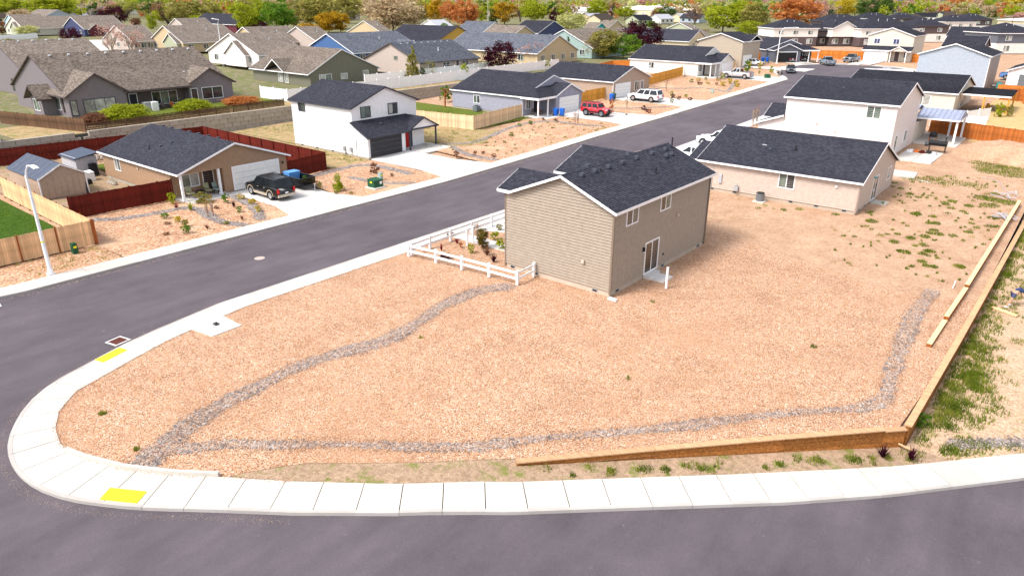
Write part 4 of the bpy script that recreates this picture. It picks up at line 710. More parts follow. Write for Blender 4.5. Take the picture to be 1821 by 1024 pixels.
gable(r, 'y', -2.6, -1, -4.2, -.4, 2.5, 3.5, mat='shingle_black', ends=(1, 0)); ob('gable_panel', MB().prism([(-4.2, -2.7, 2.5), (-.4, -2.7, 2.5), (-2.3, -2.7, 3.4)], (0, .05, 0)), 'light_cream', r); post(r, -.6, -2.5, 0, 2.5, .18); post(r, -4.0, -2.5, 0, 2.5, .18)
door(r, 'S', 0, -3.6, -2.6, .1, 2.3, 'brown_dark'); window(r, 'S', 0, -1.6, -.8, 1.0, 2.1)
# gray house up on the terrace, left
r = root('house', (-106.5, 37.6, 2.0), 'big gray house with brown roof and covered patio, on the left terrace', 'house')
walls(r, -18.4, 0, 0, 23.1, 0, 3.2, 'y', 7.5, 'gray_q'); gable(r, 'y', 0, 23.1, -18.4, 0, 3.2, 7.5, mat='shingle_brown', fm='brown_dark', oh=.7)
def xg(r, y0, y1, zr_, x1=.4, wall='gray_q', fm='brown_dark', rm='shingle_brown', ze=3.1, x0=-6):
    gable(r, 'x', x0, x1, y0, y1, ze, zr_, mat=rm, fm=fm, ends=(0, 1), oh=.5, courses=1, rake=.4); ob('wall', MB().prism([(x1-.4, y0, 0), (x1-.4, y1, 0), (x1-.4, y1, ze), (x1-.4, (y0+y1)/2, zr_), (x1-.4, y0, ze)], (.4, 0, 0)), wall, r)
    ob('wall', MB().box(0, x1-.4, y0, y1, 0, ze), wall, r)
xg(r, -.4, 7.0, 5.5, 1.6); xg(r, 16.2, 23.2, 5.1, 1.2)
ob('covered_patio', MB().box(.02, .06, 7.1, 16.1, .1, 2.9), 'brown_dark', r); slope('roof', r, (1.9, 6.8, 2.95), (1.9, 16.4, 2.95), (-2.6, 6.8, 4.6), (-2.6, 16.4, 4.6), 'shingle_brown', 1); ob('fascia', MB().box(1.9, 1.96, 6.8, 16.4, 2.75, 3.0), 'brown_dark', r)
window(r, 'E', 1.6, 1.4, 5.4, .6, 2.3, 'darktrim', 'glass_blind', 'glass_blind', split=2); window(r, 'E', 1.6, -.2, .5, .5, 2.3, 'darktrim', 'glass_blind', 'glass_blind', split=0); window(r, 'E', 1.2, 18.2, 21.4, .8, 2.4, 'white', 'glass', 'glass'); window(r, 'E', .06, 11.2, 14.8, .6, 2.3, 'white', 'glass', 'glass_green', split=2); window(r, 'E', 1.2, 16.5, 17.4, .3, 2.4, 'white', 'glass', 'glass', split=0); door(r, 'E', .06, 8.0, 9.0, .1, 2.3)
window(r, 'S', 0, -3.6, -2.4, .8, 2.3, 'white', 'glass_green', 'glass_green', split=0); window(r, 'S', 0, -1.6, -.5, .6, 2.4, 'darktrim', 'glass_brown', 'glass_green')
gable(r, 'y', -2.2, 3, -7.4, -3.4, 2.4, 3.9, mat='shingle_brown', fm='brown_dark', ends=(1, 0)); ob('wall', MB().box(-7.2, -3.6, -1.8, 0, 0, 2.5), 'gray_q', r); window(r, 'S', -1.8, -6.4, -4.6, .7, 2.1, 'white', 'glass_green', 'glass_green', split=1)
for i in range(9): rvent(r, -8.3, 2.0+i*2.5, 7.4, 'headlight')
for i in range(3): rvent(r, -2.6, 2.4+i*.75, 4.5, 'headlight'); rvent(r, -2.6, 17.8+i*.8, 4.5, 'headlight')
r = root('house', (-130.6, 41.8, 2.1), 'gray house with a tall brown roof behind the terrace house, cut by the left edge', 'house')
walls(r, -24, 0, 0, 13.6, 0, 3.1, 'y', 8.0, 'gray_q'); gable(r, 'y', 0, 13.6, -24, 0, 3.1, 8.0, mat='shingle_brown', fm='brown_dark', oh=.7, courses=0)
window(r, 'S', 0, -9, -7.6, .6, 2.4, 'darktrim', 'glass', 'glass'); window(r, 'E', 0, 3, 5, .8, 2.2, 'white', 'glass', 'glass')
for i in range(6): rvent(r, -11.5, 1+i*2.1, 8.0, 'headlight'); rvent(r, -6.5, 3+i*1.2, 5.9, 'headlight')
# olive house behind the white fence
r = root('house', (-110.4, 78.8, 2.1), 'olive-gray house with board siding and a wide gable, behind the white vinyl fence', 'house')
walls(r, -18, 0, 0, 15.6, 0, 2.5, 'x', 6.1, 'olive', cr=7.2); gable(r, 'x', -18, 0, 0, 15.6, 2.5, 6.1, mat='shingle_brown', oh=.6, cr=7.2)
for i in range(32): ob('batten', MB().box(0, .03, .3+i*.48, .35+i*.48, .05, 2.45+max(0, (3.6*(1-abs(.3+i*.48-7.3)/7.6)))*.9), 'olive', r)
window(r, 'E', 0, 2.0, 4.6, .9, 2.0, 'white', 'glass_blind', 'glass_green'); window(r, 'E', 0, 6.8, 8.2, 1.0, 1.9, 'white', 'glass_blind', 'glass_blind', split=0); window(r, 'E', 0, 12.0, 13.2, .2, 2.1, 'white', 'glass_blind', 'glass_blind', split=0)
gable(r, 'y', -.6, 5, -12.5, -7, 2.5, 4.3, mat='shingle_brown', ends=(1, 0)); window(r, 'S', 0, -9.6, -8.4, .5, 2.2, 'white', 'glass_blind', 'glass_blind'); window(r, 'S', 0, -7.6, -6.6, .4, 2.2, 'white', 'glass_blind', 'glass_blind'); ob('skylight', MB().hexa([(-13, 2.6, 3.5), (-11.6, 2.6, 3.5), (-11.6, 3.6, 3.95), (-13, 3.6, 3.95), (-13, 2.6, 3.6), (-11.6, 2.6, 3.6), (-11.6, 3.6, 4.1), (-13, 3.6, 4.1)]), 'headlight', r)
# pinkish house
r = root('house', (-104.8, 100.2, 3.0), 'pinkish-beige house with a slate-gray roof and white-framed windows, left of the tall spruce', 'house')
walls(r, -16.2, 0, 0, 17.0, 0, 2.4, 'y', 5.6, 'pinkish'); gable(r, 'y', 0, 17, -16.2, 0, 2.4, 5.6, mat='shingle_slate', fm='brown_dark', oh=.5)
for y0 in (2.4, 6.4, 12.0): window(r, 'E', 0, y0, y0+1.9, .6, 2.0, 'white', 'glass', 'glass', grid=1)
window(r, 'S', 0, -7.2, -6.2, 2.6, 3.3, 'pinkish', 'glass_green', 'glass_green', split=0); pipe(r, -3, 8.2, 4.2, .6, 'headlight', .1); door(r, 'E', 0, 10.2, 11.0, .1, 2.1, 'brown_dark')
for i in range(8): rvent(r, -7.5, 2.2+i*1.9, 5.45, 'headlight')
# ---------------------------------------------------------------- farther houses: ridge seen at two points of the photograph, half width, heights
def far_house(label, p1, p2, axis, hw, zb, hr, he, wall, roof, fm='vinyl', gables=(), win=4, group=None, two=None, hipp=False, oh=.5):
    hr, hw = (hr+1.3, hw+2.6) if win > 2 else (hr+.6, hw+1)
    A, B = np.array(zat(*p1, zb+hr)), np.array(zat(*p2, zb+hr)); c = (A+B)/2; L = abs((B-A)[0] if axis == 'x' else (B-A)[1]); L = max(L, 5)
    X, Y = (L/2, hw) if axis == 'x' else (hw, L/2)
    r = root('house', (c[0]+X, c[1]-Y, zb), label, 'house', group)
    x0, x1, y0, y1 = -2*X, 0, 0, 2*Y
    if hipp:
        ob('wall', MB().box(x0, x1, y0, y1, 0, he-.1), wall, r); hip(r, x0, x1, y0, y1, he, hr, roof, fm)
    else: walls(r, x0, x1, y0, y1, 0, he, axis, hr, wall); gable(r, axis, *( (x0, x1, y0, y1) if axis == 'x' else (y0, y1, x0, x1)), he, hr, mat=roof, fm=fm, courses=0, oh=oh)
    if two: ob('siding_band', MB().box(x0-.04, x1+.04, y0-.04, y1+.04, 0 if two[1] else he*.5, he*.5 if two[1] else he-.15), two[0], r)
    n_ = win
    for i in range(n_):
        u = y0+(i+.5)*(y1-y0)/n_; window(r, 'E', .05, u-.7, u+.7, he-1.75, he-.6, 'white', 'glass', 'glass_green', split=1)
        if he > 4: window(r, 'E', .05, u-.8, u+.8, .7, 2.2, 'white', 'glass_blind', 'glass')
    for i in range(max(1, n_-1)):
        u = x0+(i+.5)*(x1-x0)/max(1, n_-1); window(r, 'S', -.05, u-.7, u+.7, he-1.75, he-.6, 'white', 'glass', 'glass_green')
        if he > 4: window(r, 'S', -.05, u-.8, u+.8, .7, 2.2, 'white', 'glass_blind', 'glass')
    for gx in gables:                                        # (face, centre along it, half width, rise, colour)
        f_, cc, h_, rise, col = gx
        if f_ == 'E': gable(r, 'x', -hw*.8, 1.0, cc-h_, cc+h_, he-.1, he-.1+rise, mat=roof, fm=fm, ends=(0, 1), courses=0); ob('gable_panel', MB().prism([(1.0, cc-h_, 0), (1.0, cc+h_, 0), (1.0, cc+h_, he-.1), (1.0, cc, he-.1+rise), (1.0, cc-h_, he-.1)], (-1, 0, 0)), col, r)
        else: gable(r, 'y', -1.0, hw*.8, cc-h_, cc+h_, he-.1, he-.1+rise, mat=roof, fm=fm, ends=(1, 0), courses=0); ob('gable_panel', MB().prism([(cc-h_, -1.0, 0), (cc+h_, -1.0, 0), (cc+h_, -1.0, he-.1), (cc, -1.0, he-.1+rise), (cc-h_, -1.0, he-.1)], (0, 1, 0)), col, r)
    pipe(r, -X*.6, Y*1.2, hr-1.2, .5, 'headlight', .08); rvent(r, -X, Y*.9, hr)
    return r
Zt = 3.1
far_house('blue house with slate roof and white-trimmed gables, right of the olive house', (582, 61), (702, 56), 'y', 6.0, Zt, 5.0, 2.7, 'blue', 'shingle_slate', gables=(('E', 17, 3, 2.0, 'blue'),))
far_house('yellow house with a near-black roof and two yellow gables, behind the gray-roofed row', (727, 44), (806, 48), 'x', 7.0, Zt, 5.4, 2.6, 'yellow', 'shingle_black', fm='brown_dark', gables=())
far_house('tan stucco house with a slate-blue roof, right of the dark red tree on the left', (850, 56), (973, 65), 'x', 5.2, Zt, 4.7, 2.6, 'sand', 'shingle_slate')
far_house('gray-green house with a white-edged gable between the spruces and the budding tree', (1013, 54), (1060, 50), 'y', 6.0, Zt, 5.2, 2.6, 'seafoam', 'shingle_brown')
far_house('low house with a navy-black roof behind the pale flowering tree', (930, 37), (990, 38), 'x', 6.5, Zt, 5, 2.6, 'navy', 'shingle_black')
far_house('small tan-gabled house at the left end of the slate roofs', (880, 45), (930, 47), 'x', 5.5, Zt, 5, 2.6, 'sand', 'shingle_brown')
far_house('low brown-roofed house with three pale skylights, behind the blue house', (515, 48), (575, 48), 'y', 6.5, Zt, 5, 2.6, 'pinkish', 'shingle_brown')
far_house('gray-brown roofed house half hidden by the big budding willow', (625, 37), (690, 38), 'y', 6.5, Zt, 5, 2.6, 'sand', 'shingle_brown')
far_house('pale-roofed house behind the yellow house', (750, 36), (800, 36), 'y', 6, Zt, 5, 2.6, 'off_white', 'siding_gray')
far_house('lavender-white house with nested front gables beside the tall curved street lamp', (400, 60), (500, 58), 'y', 7.5, Zt, 5.2, 2.6, 'pale', 'shingle_brown', gables=(('S', -7.5, 4.0, 2.6, 'pale'),))
far_house('cream house with two sage-green gables, behind the terrace roof', (275, 46), (410, 45), 'y', 6.5, Zt, 5.2, 2.6, 'sand', 'shingle_brown', gables=(('S', -5, 3.6, 2.2, 'sage'),))
far_house('brown-roofed house behind the two bare birches', (195, 46), (262, 46), 'y', 6.5, Zt, 5, 2.6, 'pinkish', 'shingle_brown')
far_house('navy house with a maroon gable behind the white parked car', (125, 31), (200, 30), 'y', 7, Zt, 5.2, 2.6, 'navy', 'shingle_brown', gables=(('E', 4, 2.4, 1.8, 'maroon'),))
far_house('cream house with white-edged twin gables near the left edge', (70, 33), (150, 26), 'y', 7, Zt, 5.2, 2.6, 'light_cream', 'shingle_brown', gables=(('S', -7, 3.5, 2.2, 'sage'),))
rh = far_house('light blue house with solar panels on its roof at the left edge', (18, 27), (68, 26), 'y', 6, Zt, 5.2, 2.8, 'pale_blue', 'shingle_brown')
ob('solar_panel', MB().hexa([(-5.6, 2, 5.25), (-5.6, 14, 5.25), (-2.6, 14, 4.0), (-2.6, 2, 4.0), (-5.6, 2, 5.4), (-5.6, 14, 5.4), (-2.6, 14, 4.15), (-2.6, 2, 4.15)]), 'metal_roof_blue', rh)
far_house('maroon house with a steep gable beside the tall green poplars', (385, 24), (425, 27), 'x', 6, Zt, 6.5, 3.5, 'maroon', 'shingle_black', win=2)
far_house('gray-purple house with a wide gable left of the plum tree', (130, 11), (190, 12), 'x', 7, Zt, 5.5, 2.8, 'lilac', 'shingle_slate')
far_house('tan-roofed house with sage and white walls below the warehouse', (1170, 40), (1262, 42), 'y', 7, Zt, 5.2, 2.6, 'sage', 'shingle_brown')
far_house('low brown-roofed house left of the plum tree, below the white sheds', (1050, 38), (1120, 36), 'x', 6, Zt, 5, 2.6, 'sand', 'shingle_brown')
far_house('dark navy-roofed house right of the round plum tree', (1165, 47), (1186, 58), 'x', 5, Zt, 4.8, 2.6, 'cream', 'shingle_dark', win=2)
far_house('teal-gabled low house with a pale brown roof', (1030, 42), (1085, 40), 'x', 5, Zt, 5.2, 2.6, 'teal', 'shingle_brown', win=2)
far_house('brown-roofed pinkish house half hidden behind the cream house with sage gables', (300, 33), (375, 33), 'y', 5.5, Zt, 5, 2.6, 'pinkish', 'shingle_brown')
far_house('brown-roofed tan house behind the lavender-white house', (430, 49), (512, 47), 'y', 5.5, Zt, 5, 2.6, 'sand', 'shingle_brown')
far_house('brown-roofed house at the far left behind the solar roof', (60, 17), (110, 18), 'x', 5.5, Zt, 5, 2.6, 'gray_blue', 'shingle_brown')
far_house('low slate-roofed house left of the round amber tree', (840, 38), (872, 40), 'x', 5.5, Zt, 5, 2.6, 'pale', 'shingle_slate')
far_house('brown-roofed house between the spruces and the plum tree', (1062, 52), (1110, 50), 'y', 4.5, Zt, 4.5, 2.6, 'sand', 'shingle_brown')
# the row of two-storey houses with black hip roofs, right background
def hip2(label, px0, px1, pye, depth_m, up, dn, hr=8.0, he=5.5, zb=3.1, inset=0):
    A, B = np.array(zat(px0, pye, zb+he)), np.array(zat(px1, pye, zb+he)); d = (B-A)[:2]; L = np.linalg.norm(d); ang = math.atan2(d[1], d[0])
    r = root('house', (A[0], A[1], zb), label, 'house', 'two-storey houses with black hip roofs', rz=ang); D_ = depth_m
    ob('upper_wall', MB().box(.4, L-.4, .4, D_, he*.5, he-.1), up, r); ob('lower_wall', MB().box(.45, L-.45, .45, D_, 0, he*.5), dn, r); hip(r, .4, L-.4, .4, D_, he, hr, 'shingle_black', 'vinyl' if up != 'brown_dark' else 'brown_dark')
    n_ = max(2, int(L/5))
    for i in range(n_):
        u = .4+(i+.5)*(L-.8)/n_; window(r, 'S', .4, u-.8, u+.8, he-2.0, he-.9, 'white', 'glass_green', 'glass_blind'); window(r, 'S', .45, u-.9, u+.9, .7, 2.1, 'white', 'glass_blind', 'glass_green')
    pipe(r, L*.4, D_*.35, hr-1, .6, 'headlight', .08); pipe(r, L*.55, D_*.35, hr-1, .6, 'headlight', .08); return r
hip2('white-over-brown two-storey house, farthest left of the hip roof row', 1376, 1459, 50, 12, 'off_white', 'brown_dark')
rg = hip2('white-over-brown two-storey house with a steep white front gable', 1478, 1522, 50, 12, 'off_white', 'brown_dark')
gable(rg, 'y', -.4, 6, .6, 8.8, 5.4, 7.4, mat='shingle_black', ends=(1, 0), courses=0); ob('gable_panel', MB().prism([(.6, -.3, 2.8), (8.8, -.3, 2.8), (8.8, -.3, 5.4), (4.7, -.3, 7.4), (.6, -.3, 5.4)], (0, .7, 0)), 'off_white', rg)
def link(px0, px1, pye, label):
    A, B = np.array(zat(px0, pye, 8.2)), np.array(zat(px1, pye, 8.2)); d = (B-A)[:2]; L = np.linalg.norm(d); r = root('link_wing', (A[0]-fw[0]*0, A[1], 3.1), label, 'house wing', rz=math.atan2(d[1], d[0]))
    ob('wall', MB().box(0, L, 1.2, 9, 0, 5.0), 'brown_dark', r); slope('roof', r, (-.1, .6, 4.4), (L+.1, .6, 4.4), (-.1, 6.5, 6.6), (L+.1, 6.5, 6.6), 'shingle_black', 0); ob('porch_roof', MB().box(0, L, -.8, 1.2, 2.5, 2.75), 'shingle_black', r); window(r, 'S', 1.15, L*.3, L*.7, .8, 2.1, 'white', 'glass_blind', 'glass')
link(1459.5, 1477.5, 52, 'dark brown recessed wing with a sloping black roof, left of the steep white gable'); link(1522.5, 1532, 52, 'dark brown recessed wing right of the steep white gable')
hip2('white two-storey house with a black hip roof showing above the pale beige house', 1532, 1640, 51, 14, 'off_white', 'brown_dark', hr=8.6)
hip2('brown-banded white house with a black hip roof, right of the pale beige house', 1625, 1692, 46, 12, 'brown_dark', 'off_white')
hip2('black hip roof house at the back, above the white steep gable', 1466, 1545, 38, 12, 'brown_dark', 'brown_dark')
hip2('black hip roof house far back, left of the bare flagpoles', 1534, 1592, 33, 11, 'off_white', 'brown_dark')
hip2('black hip roof house far back in the middle of the row', 1592, 1640, 33, 11, 'brown_dark', 'brown_dark')
hip2('cream two-storey house with a black hip roof, far right of the row', 1682, 1740, 39, 12, 'off_white', 'pale')
hip2('brown-over-white house with a black hip roof by the green lot', 1716, 1768, 35, 12, 'brown_dark', 'off_white')
hip2('dark gray over white two-storey house with a black hip roof at the right edge', 1776, 1860, 59, 14, 'dark_gray', 'off_white')
far_house('low dark house with a long black roof in front of the hip roof row', (1690, 63), (1756, 66), 'x', 5, Zt, 4.4, 2.5, 'brown_dark', 'shingle_black', win=2)
far_house('small black-roofed annex between the brown-banded and the cream hip roof houses', (1700, 47), (1735, 50), 'x', 5, Zt, 5.2, 3.2, 'off_white', 'shingle_black', win=2)
# connecting wings and dark ground floors
# warehouses
def shed_big(label, pa, pb, zt, depth, wall, roof, rise=1.5):
    A, B = np.array(zat(*pa, zt)), np.array(zat(*pb, zt)); d = (B-A)[:2]; L = np.linalg.norm(d); r = root('warehouse', (A[0], A[1], 2.9), label, 'warehouse', rz=math.atan2(d[1], d[0])); h = zt-2.9
    ob('wall', MB().box(0, L, 0, depth, 0, h), wall, r); ob('roof', MB().hexa([(-.5, -.5, h), (L+.5, -.5, h), (L+.5, depth, h), (-.5, depth, h), (-.5, -.5, h+.3), (L+.5, -.5, h+.3), (L*.8, depth/2, h+rise), (L*.2, depth/2, h+rise)]), roof, r)
    for i in range(6): ob('loading_door', MB().box(L*(i+.5)/7, L*(i+.5)/7+4, -.06, -.01, 0, min(4, h*.6)), 'siding_gray', r)
shed_big('long cream warehouse wall far behind the houses, right of centre', (1166, 9), (1312, 11), 10.5, 40, 'warehouse', 'vinyl', .6)
shed_big('white-roofed warehouse far back, right of the round plum tree', (1080, 17), (1160, 19), 7.5, 50, 'warehouse', 'vinyl', 3.5)
shed_big('white shed roof far back, behind the pale flowering tree', (990, 20), (1062, 21), 6.5, 45, 'pale', 'vinyl', 3.5)
shed_big('white-roofed commercial building at the far right edge', (1775, 36), (1835, 39), 6.5, 25, 'cream', 'vinyl', 1.5)
shed_big('long pale building at the top left behind the lime trees', (110, 6), (330, 7), 8.0, 40, 'cream', 'off_white', .8)
shed_big('wide white roof at the top behind the budding willow', (600, 8), (700, 9), 7.5, 40, 'pale', 'vinyl', 2.5)
shed_big('pale low building at the top right behind the black roofs', (1600, 12), (1700, 14), 7.0, 30, 'off_white', 'siding_gray', 1.5)
# garden sheds
def shed(loc, label, w_, d_, he, hr, wall, roof, axis='x', fm='vinyl', dr=True):
    r = root('garden_shed', loc, label, 'shed'); ob('wall', MB().prism([(0, -w_/2, 0), (0, w_/2, 0), (0, w_/2, he), (0, 0, hr), (0, -w_/2, he)], (-d_, 0, 0)), wall, r)
    for s_ in (-1, 1): slope('roof', r, (-d_-.15, s_*(w_/2+.15), he-.08), (.15, s_*(w_/2+.15), he-.08), (-d_-.15, 0, hr+.06), (.15, 0, hr+.06), roof, 0, .05); ob('fascia', bar(MB(), (.17, s_*(w_/2+.16), he-.06), (.17, 0, hr+.08), .03, .12), fm, r)
    for s_ in (-1, 1): ob('corner_trim', MB().box(-.04, .03, s_*w_/2-.05, s_*w_/2+.05, 0, he), fm, r)
    for i in range(7): ob('siding_panel', MB().box(.0, .02, -w_/2+.1+i*(w_-.2)/7, -w_/2+.06+(i+1)*(w_-.2)/7, .05, he), wall, r)
    ob('trim_band', MB().box(.0, .035, -w_/2, w_/2, he-.02, he+.05), wall, r)
    for i in range(6): ob('roof_seam', bar(MB(), (-.1-i*d_/6, -w_/2-.1, he-.02), (-.1-i*d_/6, 0, hr+.1), .03, .03), 'steel', r)
    return r
shed((-71.9, 23.6, 0), 'tan garden shed with a dark metal gable roof behind the wooden fence', 3.9, 7.5, 1.95, 2.95, 'tan_l', 'metal_roof_blue')
b_ = zat(44, 252, .2); shed((-92.6, 23.0, 1.4), 'pale green shed with a white-edged roof at the left edge above the red fence', 4.4, 5.5, 1.9, 2.9, 'sage', 'shingle_brown')
r = root('lean_to', (-79.5, 28.4, 0), 'small lean-to with a dark metal roof behind the tan garden shed', 'shed'); slope('roof', r, (-3.2, -1.2, 1.9), (.8, -1.2, 1.9), (-3.2, 1.2, 2.3), (.8, 1.2, 2.3), 'metal_roof_blue', 0); ob('wall', MB().box(-3, .6, -1, 1, 0, 1.95), 'siding_gray', r)
# ---------------------------------------------------------------- fences
def fence(label, a, b, h=1.83, mat='new_pine', pmat=None, bw=.14, gap=.006, pg=2.4, rails=1, zf=S, group=None, single=True, cap=None, postout=0, cat='fence', name='wood_fence', rand=.02, zoff=0):
    a, b = np.array(a, float), np.array(b, float); L = np.linalg.norm(b-a); ang = math.atan2(*(b-a)[::-1]); r = root(name, (a[0], a[1], zf(a[0], a[1]) if zf is not S else S(a[1])), label, cat, group, rz=ang); z0 = r.location.z
    zz = lambda u: (zf(*(a+(b-a)*u/L)) if zf is not S else S((a+(b-a)*u/L)[1]))-z0+zoff
    n_ = int(L/(bw+gap)); tmpl = MB().box(0, bw, -.01, .01, 0, h).mesh('picket'); tmpl.materials.append(MT[mat]); big = MB()
    for i in range(n_):
        u = i*(bw+gap); z = zz(u)+random.uniform(-rand, rand)
        if single: o = ob('picket', tmpl, None, r, (u, random.uniform(-.004, .004), z)); o.scale = (1, 1, 1)
        else: big.box(u, u+bw, -.01, .01, z, z+h)
    if not single: k = ob('pickets', big, mat, r); k['kind'] = 'stuff'
    pm = pmat or mat; side = .06*rails
    for i in range(int(L/pg)+2):
        u = min(i*pg, L); po = ob('post', MB().box(u-.05, u+.05, side-.05+postout*.02, side+.05+postout*.02, -.2, h+.06), pm, r, (0, 0, zz(u)))
    for zr_ in (.3, h*.5, h-.25):
        m = MB(); us = np.linspace(0, L, max(2, int(L/4)+1))
        for u0, u1 in zip(us[:-1], us[1:]): bar(m, (u0, side*.5, zz(u0)+zr_), (u1, side*.5, zz(u1)+zr_), .035, .09)
        ob('rail', m, pm, r)
    if cap: 
        m = MB(); us = np.linspace(0, L, max(2, int(L/4)+1))
        for u0, u1 in zip(us[:-1], us[1:]): bar(m, (u0, 0, zz(u0)+h+.03), (u1, 0, zz(u1)+h+.03), .09, .03)
        ob('top_cap', m, cap, r)
    return r
fence('dark red fence in front of the tan house yard, facing the street', (-63.9, 21.0), (-63.4, 29.4), mat='red_stain', pmat='red_stain', rails=1)
fence('short dark red fence run between the tan house and the white house', (-62.1, 40.5), (-62.8, 45.8), mat='red_stain', rails=1)
fence('long dark red fence along the white house side of the tan yard', (-62.8, 45.8), (-88.0, 45.9), mat='red_stain', rails=1, cap='red_stain')
fence('long dark red fence at the back of the tan yard below the block wall', (-88.0, 45.9), (-91.2, 22.0), mat='red_stain', rails=-1)
fence('dark red fence at the far left, left of the tan garden shed', (-91.2, 22.0), (-91.0, 8), mat='red_stain', rails=-1)
fence('new pine fence facing the sidewalk behind the near street lamp', (-55.6, 5.0), (-55.6, 19.5), mat='new_pine', pmat='post_wood', rails=1, postout=-3)
fence('new pine fence running back between the lawn and the garden shed', (-55.6, 19.5), (-76.5, 20.0), mat='new_pine', pmat='post_wood', rails=-1)
fence('pale new pine fence beside the white house, running up to the corner', (-76.3, 70.6), (-65.3, 71.9), mat='pale_pine', rails=1, h=1.85)
fence('pale new pine fence from the corner towards the lilac-gray house', (-65.3, 71.9), (-66.0, 83.2), mat='pale_pine', rails=1, h=1.85)
fence('golden wood fence between the lilac-gray house and the tan house', (-66.4, 98.7), (-65.9, 105.5), mat='golden_stain', rails=1)
fence('golden wood fence between the tan house and the white single-storey house', (-67.5, 118.3), (-69.0, 140.0), mat='golden_stain', rails=1)
fence('golden wood fence stub right of the white single-storey house', (-65.8, 154.0), (-66.6, 160.8), mat='pale_pine', rails=1)
fence('orange back fence with a slope behind the tan and white houses', (-84.0, 118.5), (-86.5, 141), mat='orange_stain', rails=1, single=False, h=2.0)
fence('orange back fence end turning behind the white house roof', (-86.5, 141), (-80, 146), mat='orange_stain', rails=1, single=False, h=2.0)
fence('orange fence beside the blue bins at the dark gray house', (-73.0, 171.5), (-67.8, 178.0), mat='orange_stain', rails=1, single=True, h=2.0)
fence('orange fence behind the silver-blue pickup at the cul-de-sac', (-62.2, 196.4), (-49.6, 198.8), mat='orange_stain', rails=1, h=2.0)
fence('orange fence right of the pale beige two-storey house', (-39.0, 199.6), (-30.0, 197.6), mat='orange_stain', rails=1, h=2.0)
fence('long orange-brown fence behind the dirt mound', (-16.8, 104.6), (6.5, 97.5), mat='brown_stain', rails=1, h=1.85, zf=lambda x, y: S(y))
fence('orange fence along the far side of the sandy yard', (-13.5, 139.5), (8, 136.0), mat='brown_stain', rails=-1, zf=lambda x, y: S(y))
fence('light pine fence panel beside the blue pickup at the right', (-13.3, 160), (-1, 155.5), mat='golden_stain', rails=1, zf=lambda x, y: S(y))
fence('orange fence behind the garden box at the right edge', (-14.5, 143.5), (6, 142.0), mat='orange_stain', rails=1, single=False, zf=lambda x, y: S(y))
# picket fence with gaps, up on the block wall
fence('weathered brown picket fence on top of the block wall before the gray house', (-93.0, 34.2), (-93.4, 53.4), h=1.05, mat='weathered', bw=.12, gap=.05, rails=1, zf=T, name='picket_fence')
fence('weathered brown picket fence end piece left of the white two-storey house', (-93.4, 53.6), (-93.8, 62.0), h=1.0, mat='weathered', bw=.12, gap=.05, rails=1, zf=T, name='picket_fence')
fence('brown board fence of the left neighbour at the left photo edge', (-93.0, 34.2), (-108, 30.0), h=1.6, mat='weathered', rails=-1, zf=T, name='wood_fence')
# white vinyl fences, panel by panel
def vinyl(label, pts, h=1.8, zf=T, pitch=2.4):
    r = root('vinyl_fence', (pts[0][0], pts[0][1], zf(*pts[0])), label, 'fence', None); o3 = np.array(r.location)
    for a, b in zip(pts[:-1], pts[1:]):
        a, b = np.array(a, float), np.array(b, float); L = np.linalg.norm(b-a); k = max(1, int(L/pitch))
        for i in range(k):
            p, q = a+(b-a)*i/k, a+(b-a)*(i+1)/k; zp, zq = zf(*p), zf(*q); d = (q-p)/np.linalg.norm(q-p); s_ = np.array([-d[1], d[0]])*.02; p2, q2 = p+d*.07, q-d*.07
            P3 = lambda v, z: tuple(np.array([v[0], v[1], z])-o3)
            ob('panel', MB().hexa([P3(p2-s_, zp+.05), P3(q2-s_, zq+.05), P3(q2+s_, zq+.05), P3(p2+s_, zp+.05), P3(p2-s_, zp+h), P3(q2-s_, zq+h), P3(q2+s_, zq+h), P3(p2+s_, zp+h)]), 'vinyl', r)
            c = P3(p, zp); ob('post', MB().box(c[0]-.07, c[0]+.07, c[1]-.07, c[1]+.07, c[2], c[2]+h+.12), 'vinyl', r)
    return r
vinyl('white vinyl fence between the gray terrace house and the olive house', [(-103.5, 64.4), (-96.6, 64.6), (-95.8, 81.6)]); vinyl('white vinyl fence behind the bright white two-storey house', [(-95.8, 81.6), (-94.8, 108.6), (-93.8, 131)])
vinyl('white vinyl fence run below the pinkish house', [(-104.2, 86), (-103.0, 99.6), (-101.6, 118)], 1.7)
vinyl('white vinyl fence on the left edge behind the brown-roofed houses', [zat(0, 70, 3.1)[:2], zat(68, 67, 3.1)[:2]], 1.8)
vinyl('white vinyl fence side of the patio yard at the right', [(-16.2, 107.5), (-12.0, 117.5)], 1.8, zf=lambda x, y: S(y)); vinyl('white vinyl fence front of the patio yard at the right', [(-11.4, 109), (-17.6, 108.6)], 1.8, zf=lambda x, y: S(y))
# block retaining wall, block by block
def blockwall(label, a, b, z0f, z1f, bw=1.22, bh=.6, group=None):
    a, b = np.array(a, float), np.array(b, float); L = np.linalg.norm(b-a); r = root('block_wall', (a[0], a[1], z0f(0)), label, 'retaining wall', rz=math.atan2(*(b-a)[::-1])); z0 = z0f(0); row = 0
    tm = MB().hexa([(.012, -.28, .01), (bw-.012, -.28, .01), (bw-.012, .3, .01), (.012, .3, .01), (.03, -.25, bh-.01), (bw-.03, -.25, bh-.01), (bw-.012, .3, bh-.01), (.012, .3, bh-.01)]).mesh('block'); tm.materials.append(MT['block'])
    while row < 6:
        u = (row % 2)*bw/2; 
        while u < L-bw*.9:
            z = row*bh
            if z < z1f(u)-z0-.15 and z+bh > z0f(u)-z0: ob('block', tm, None, r, (u+random.uniform(-.01, .01), random.uniform(-.03, .03)+row*.04, z-.1))
            u += bw
        row += 1
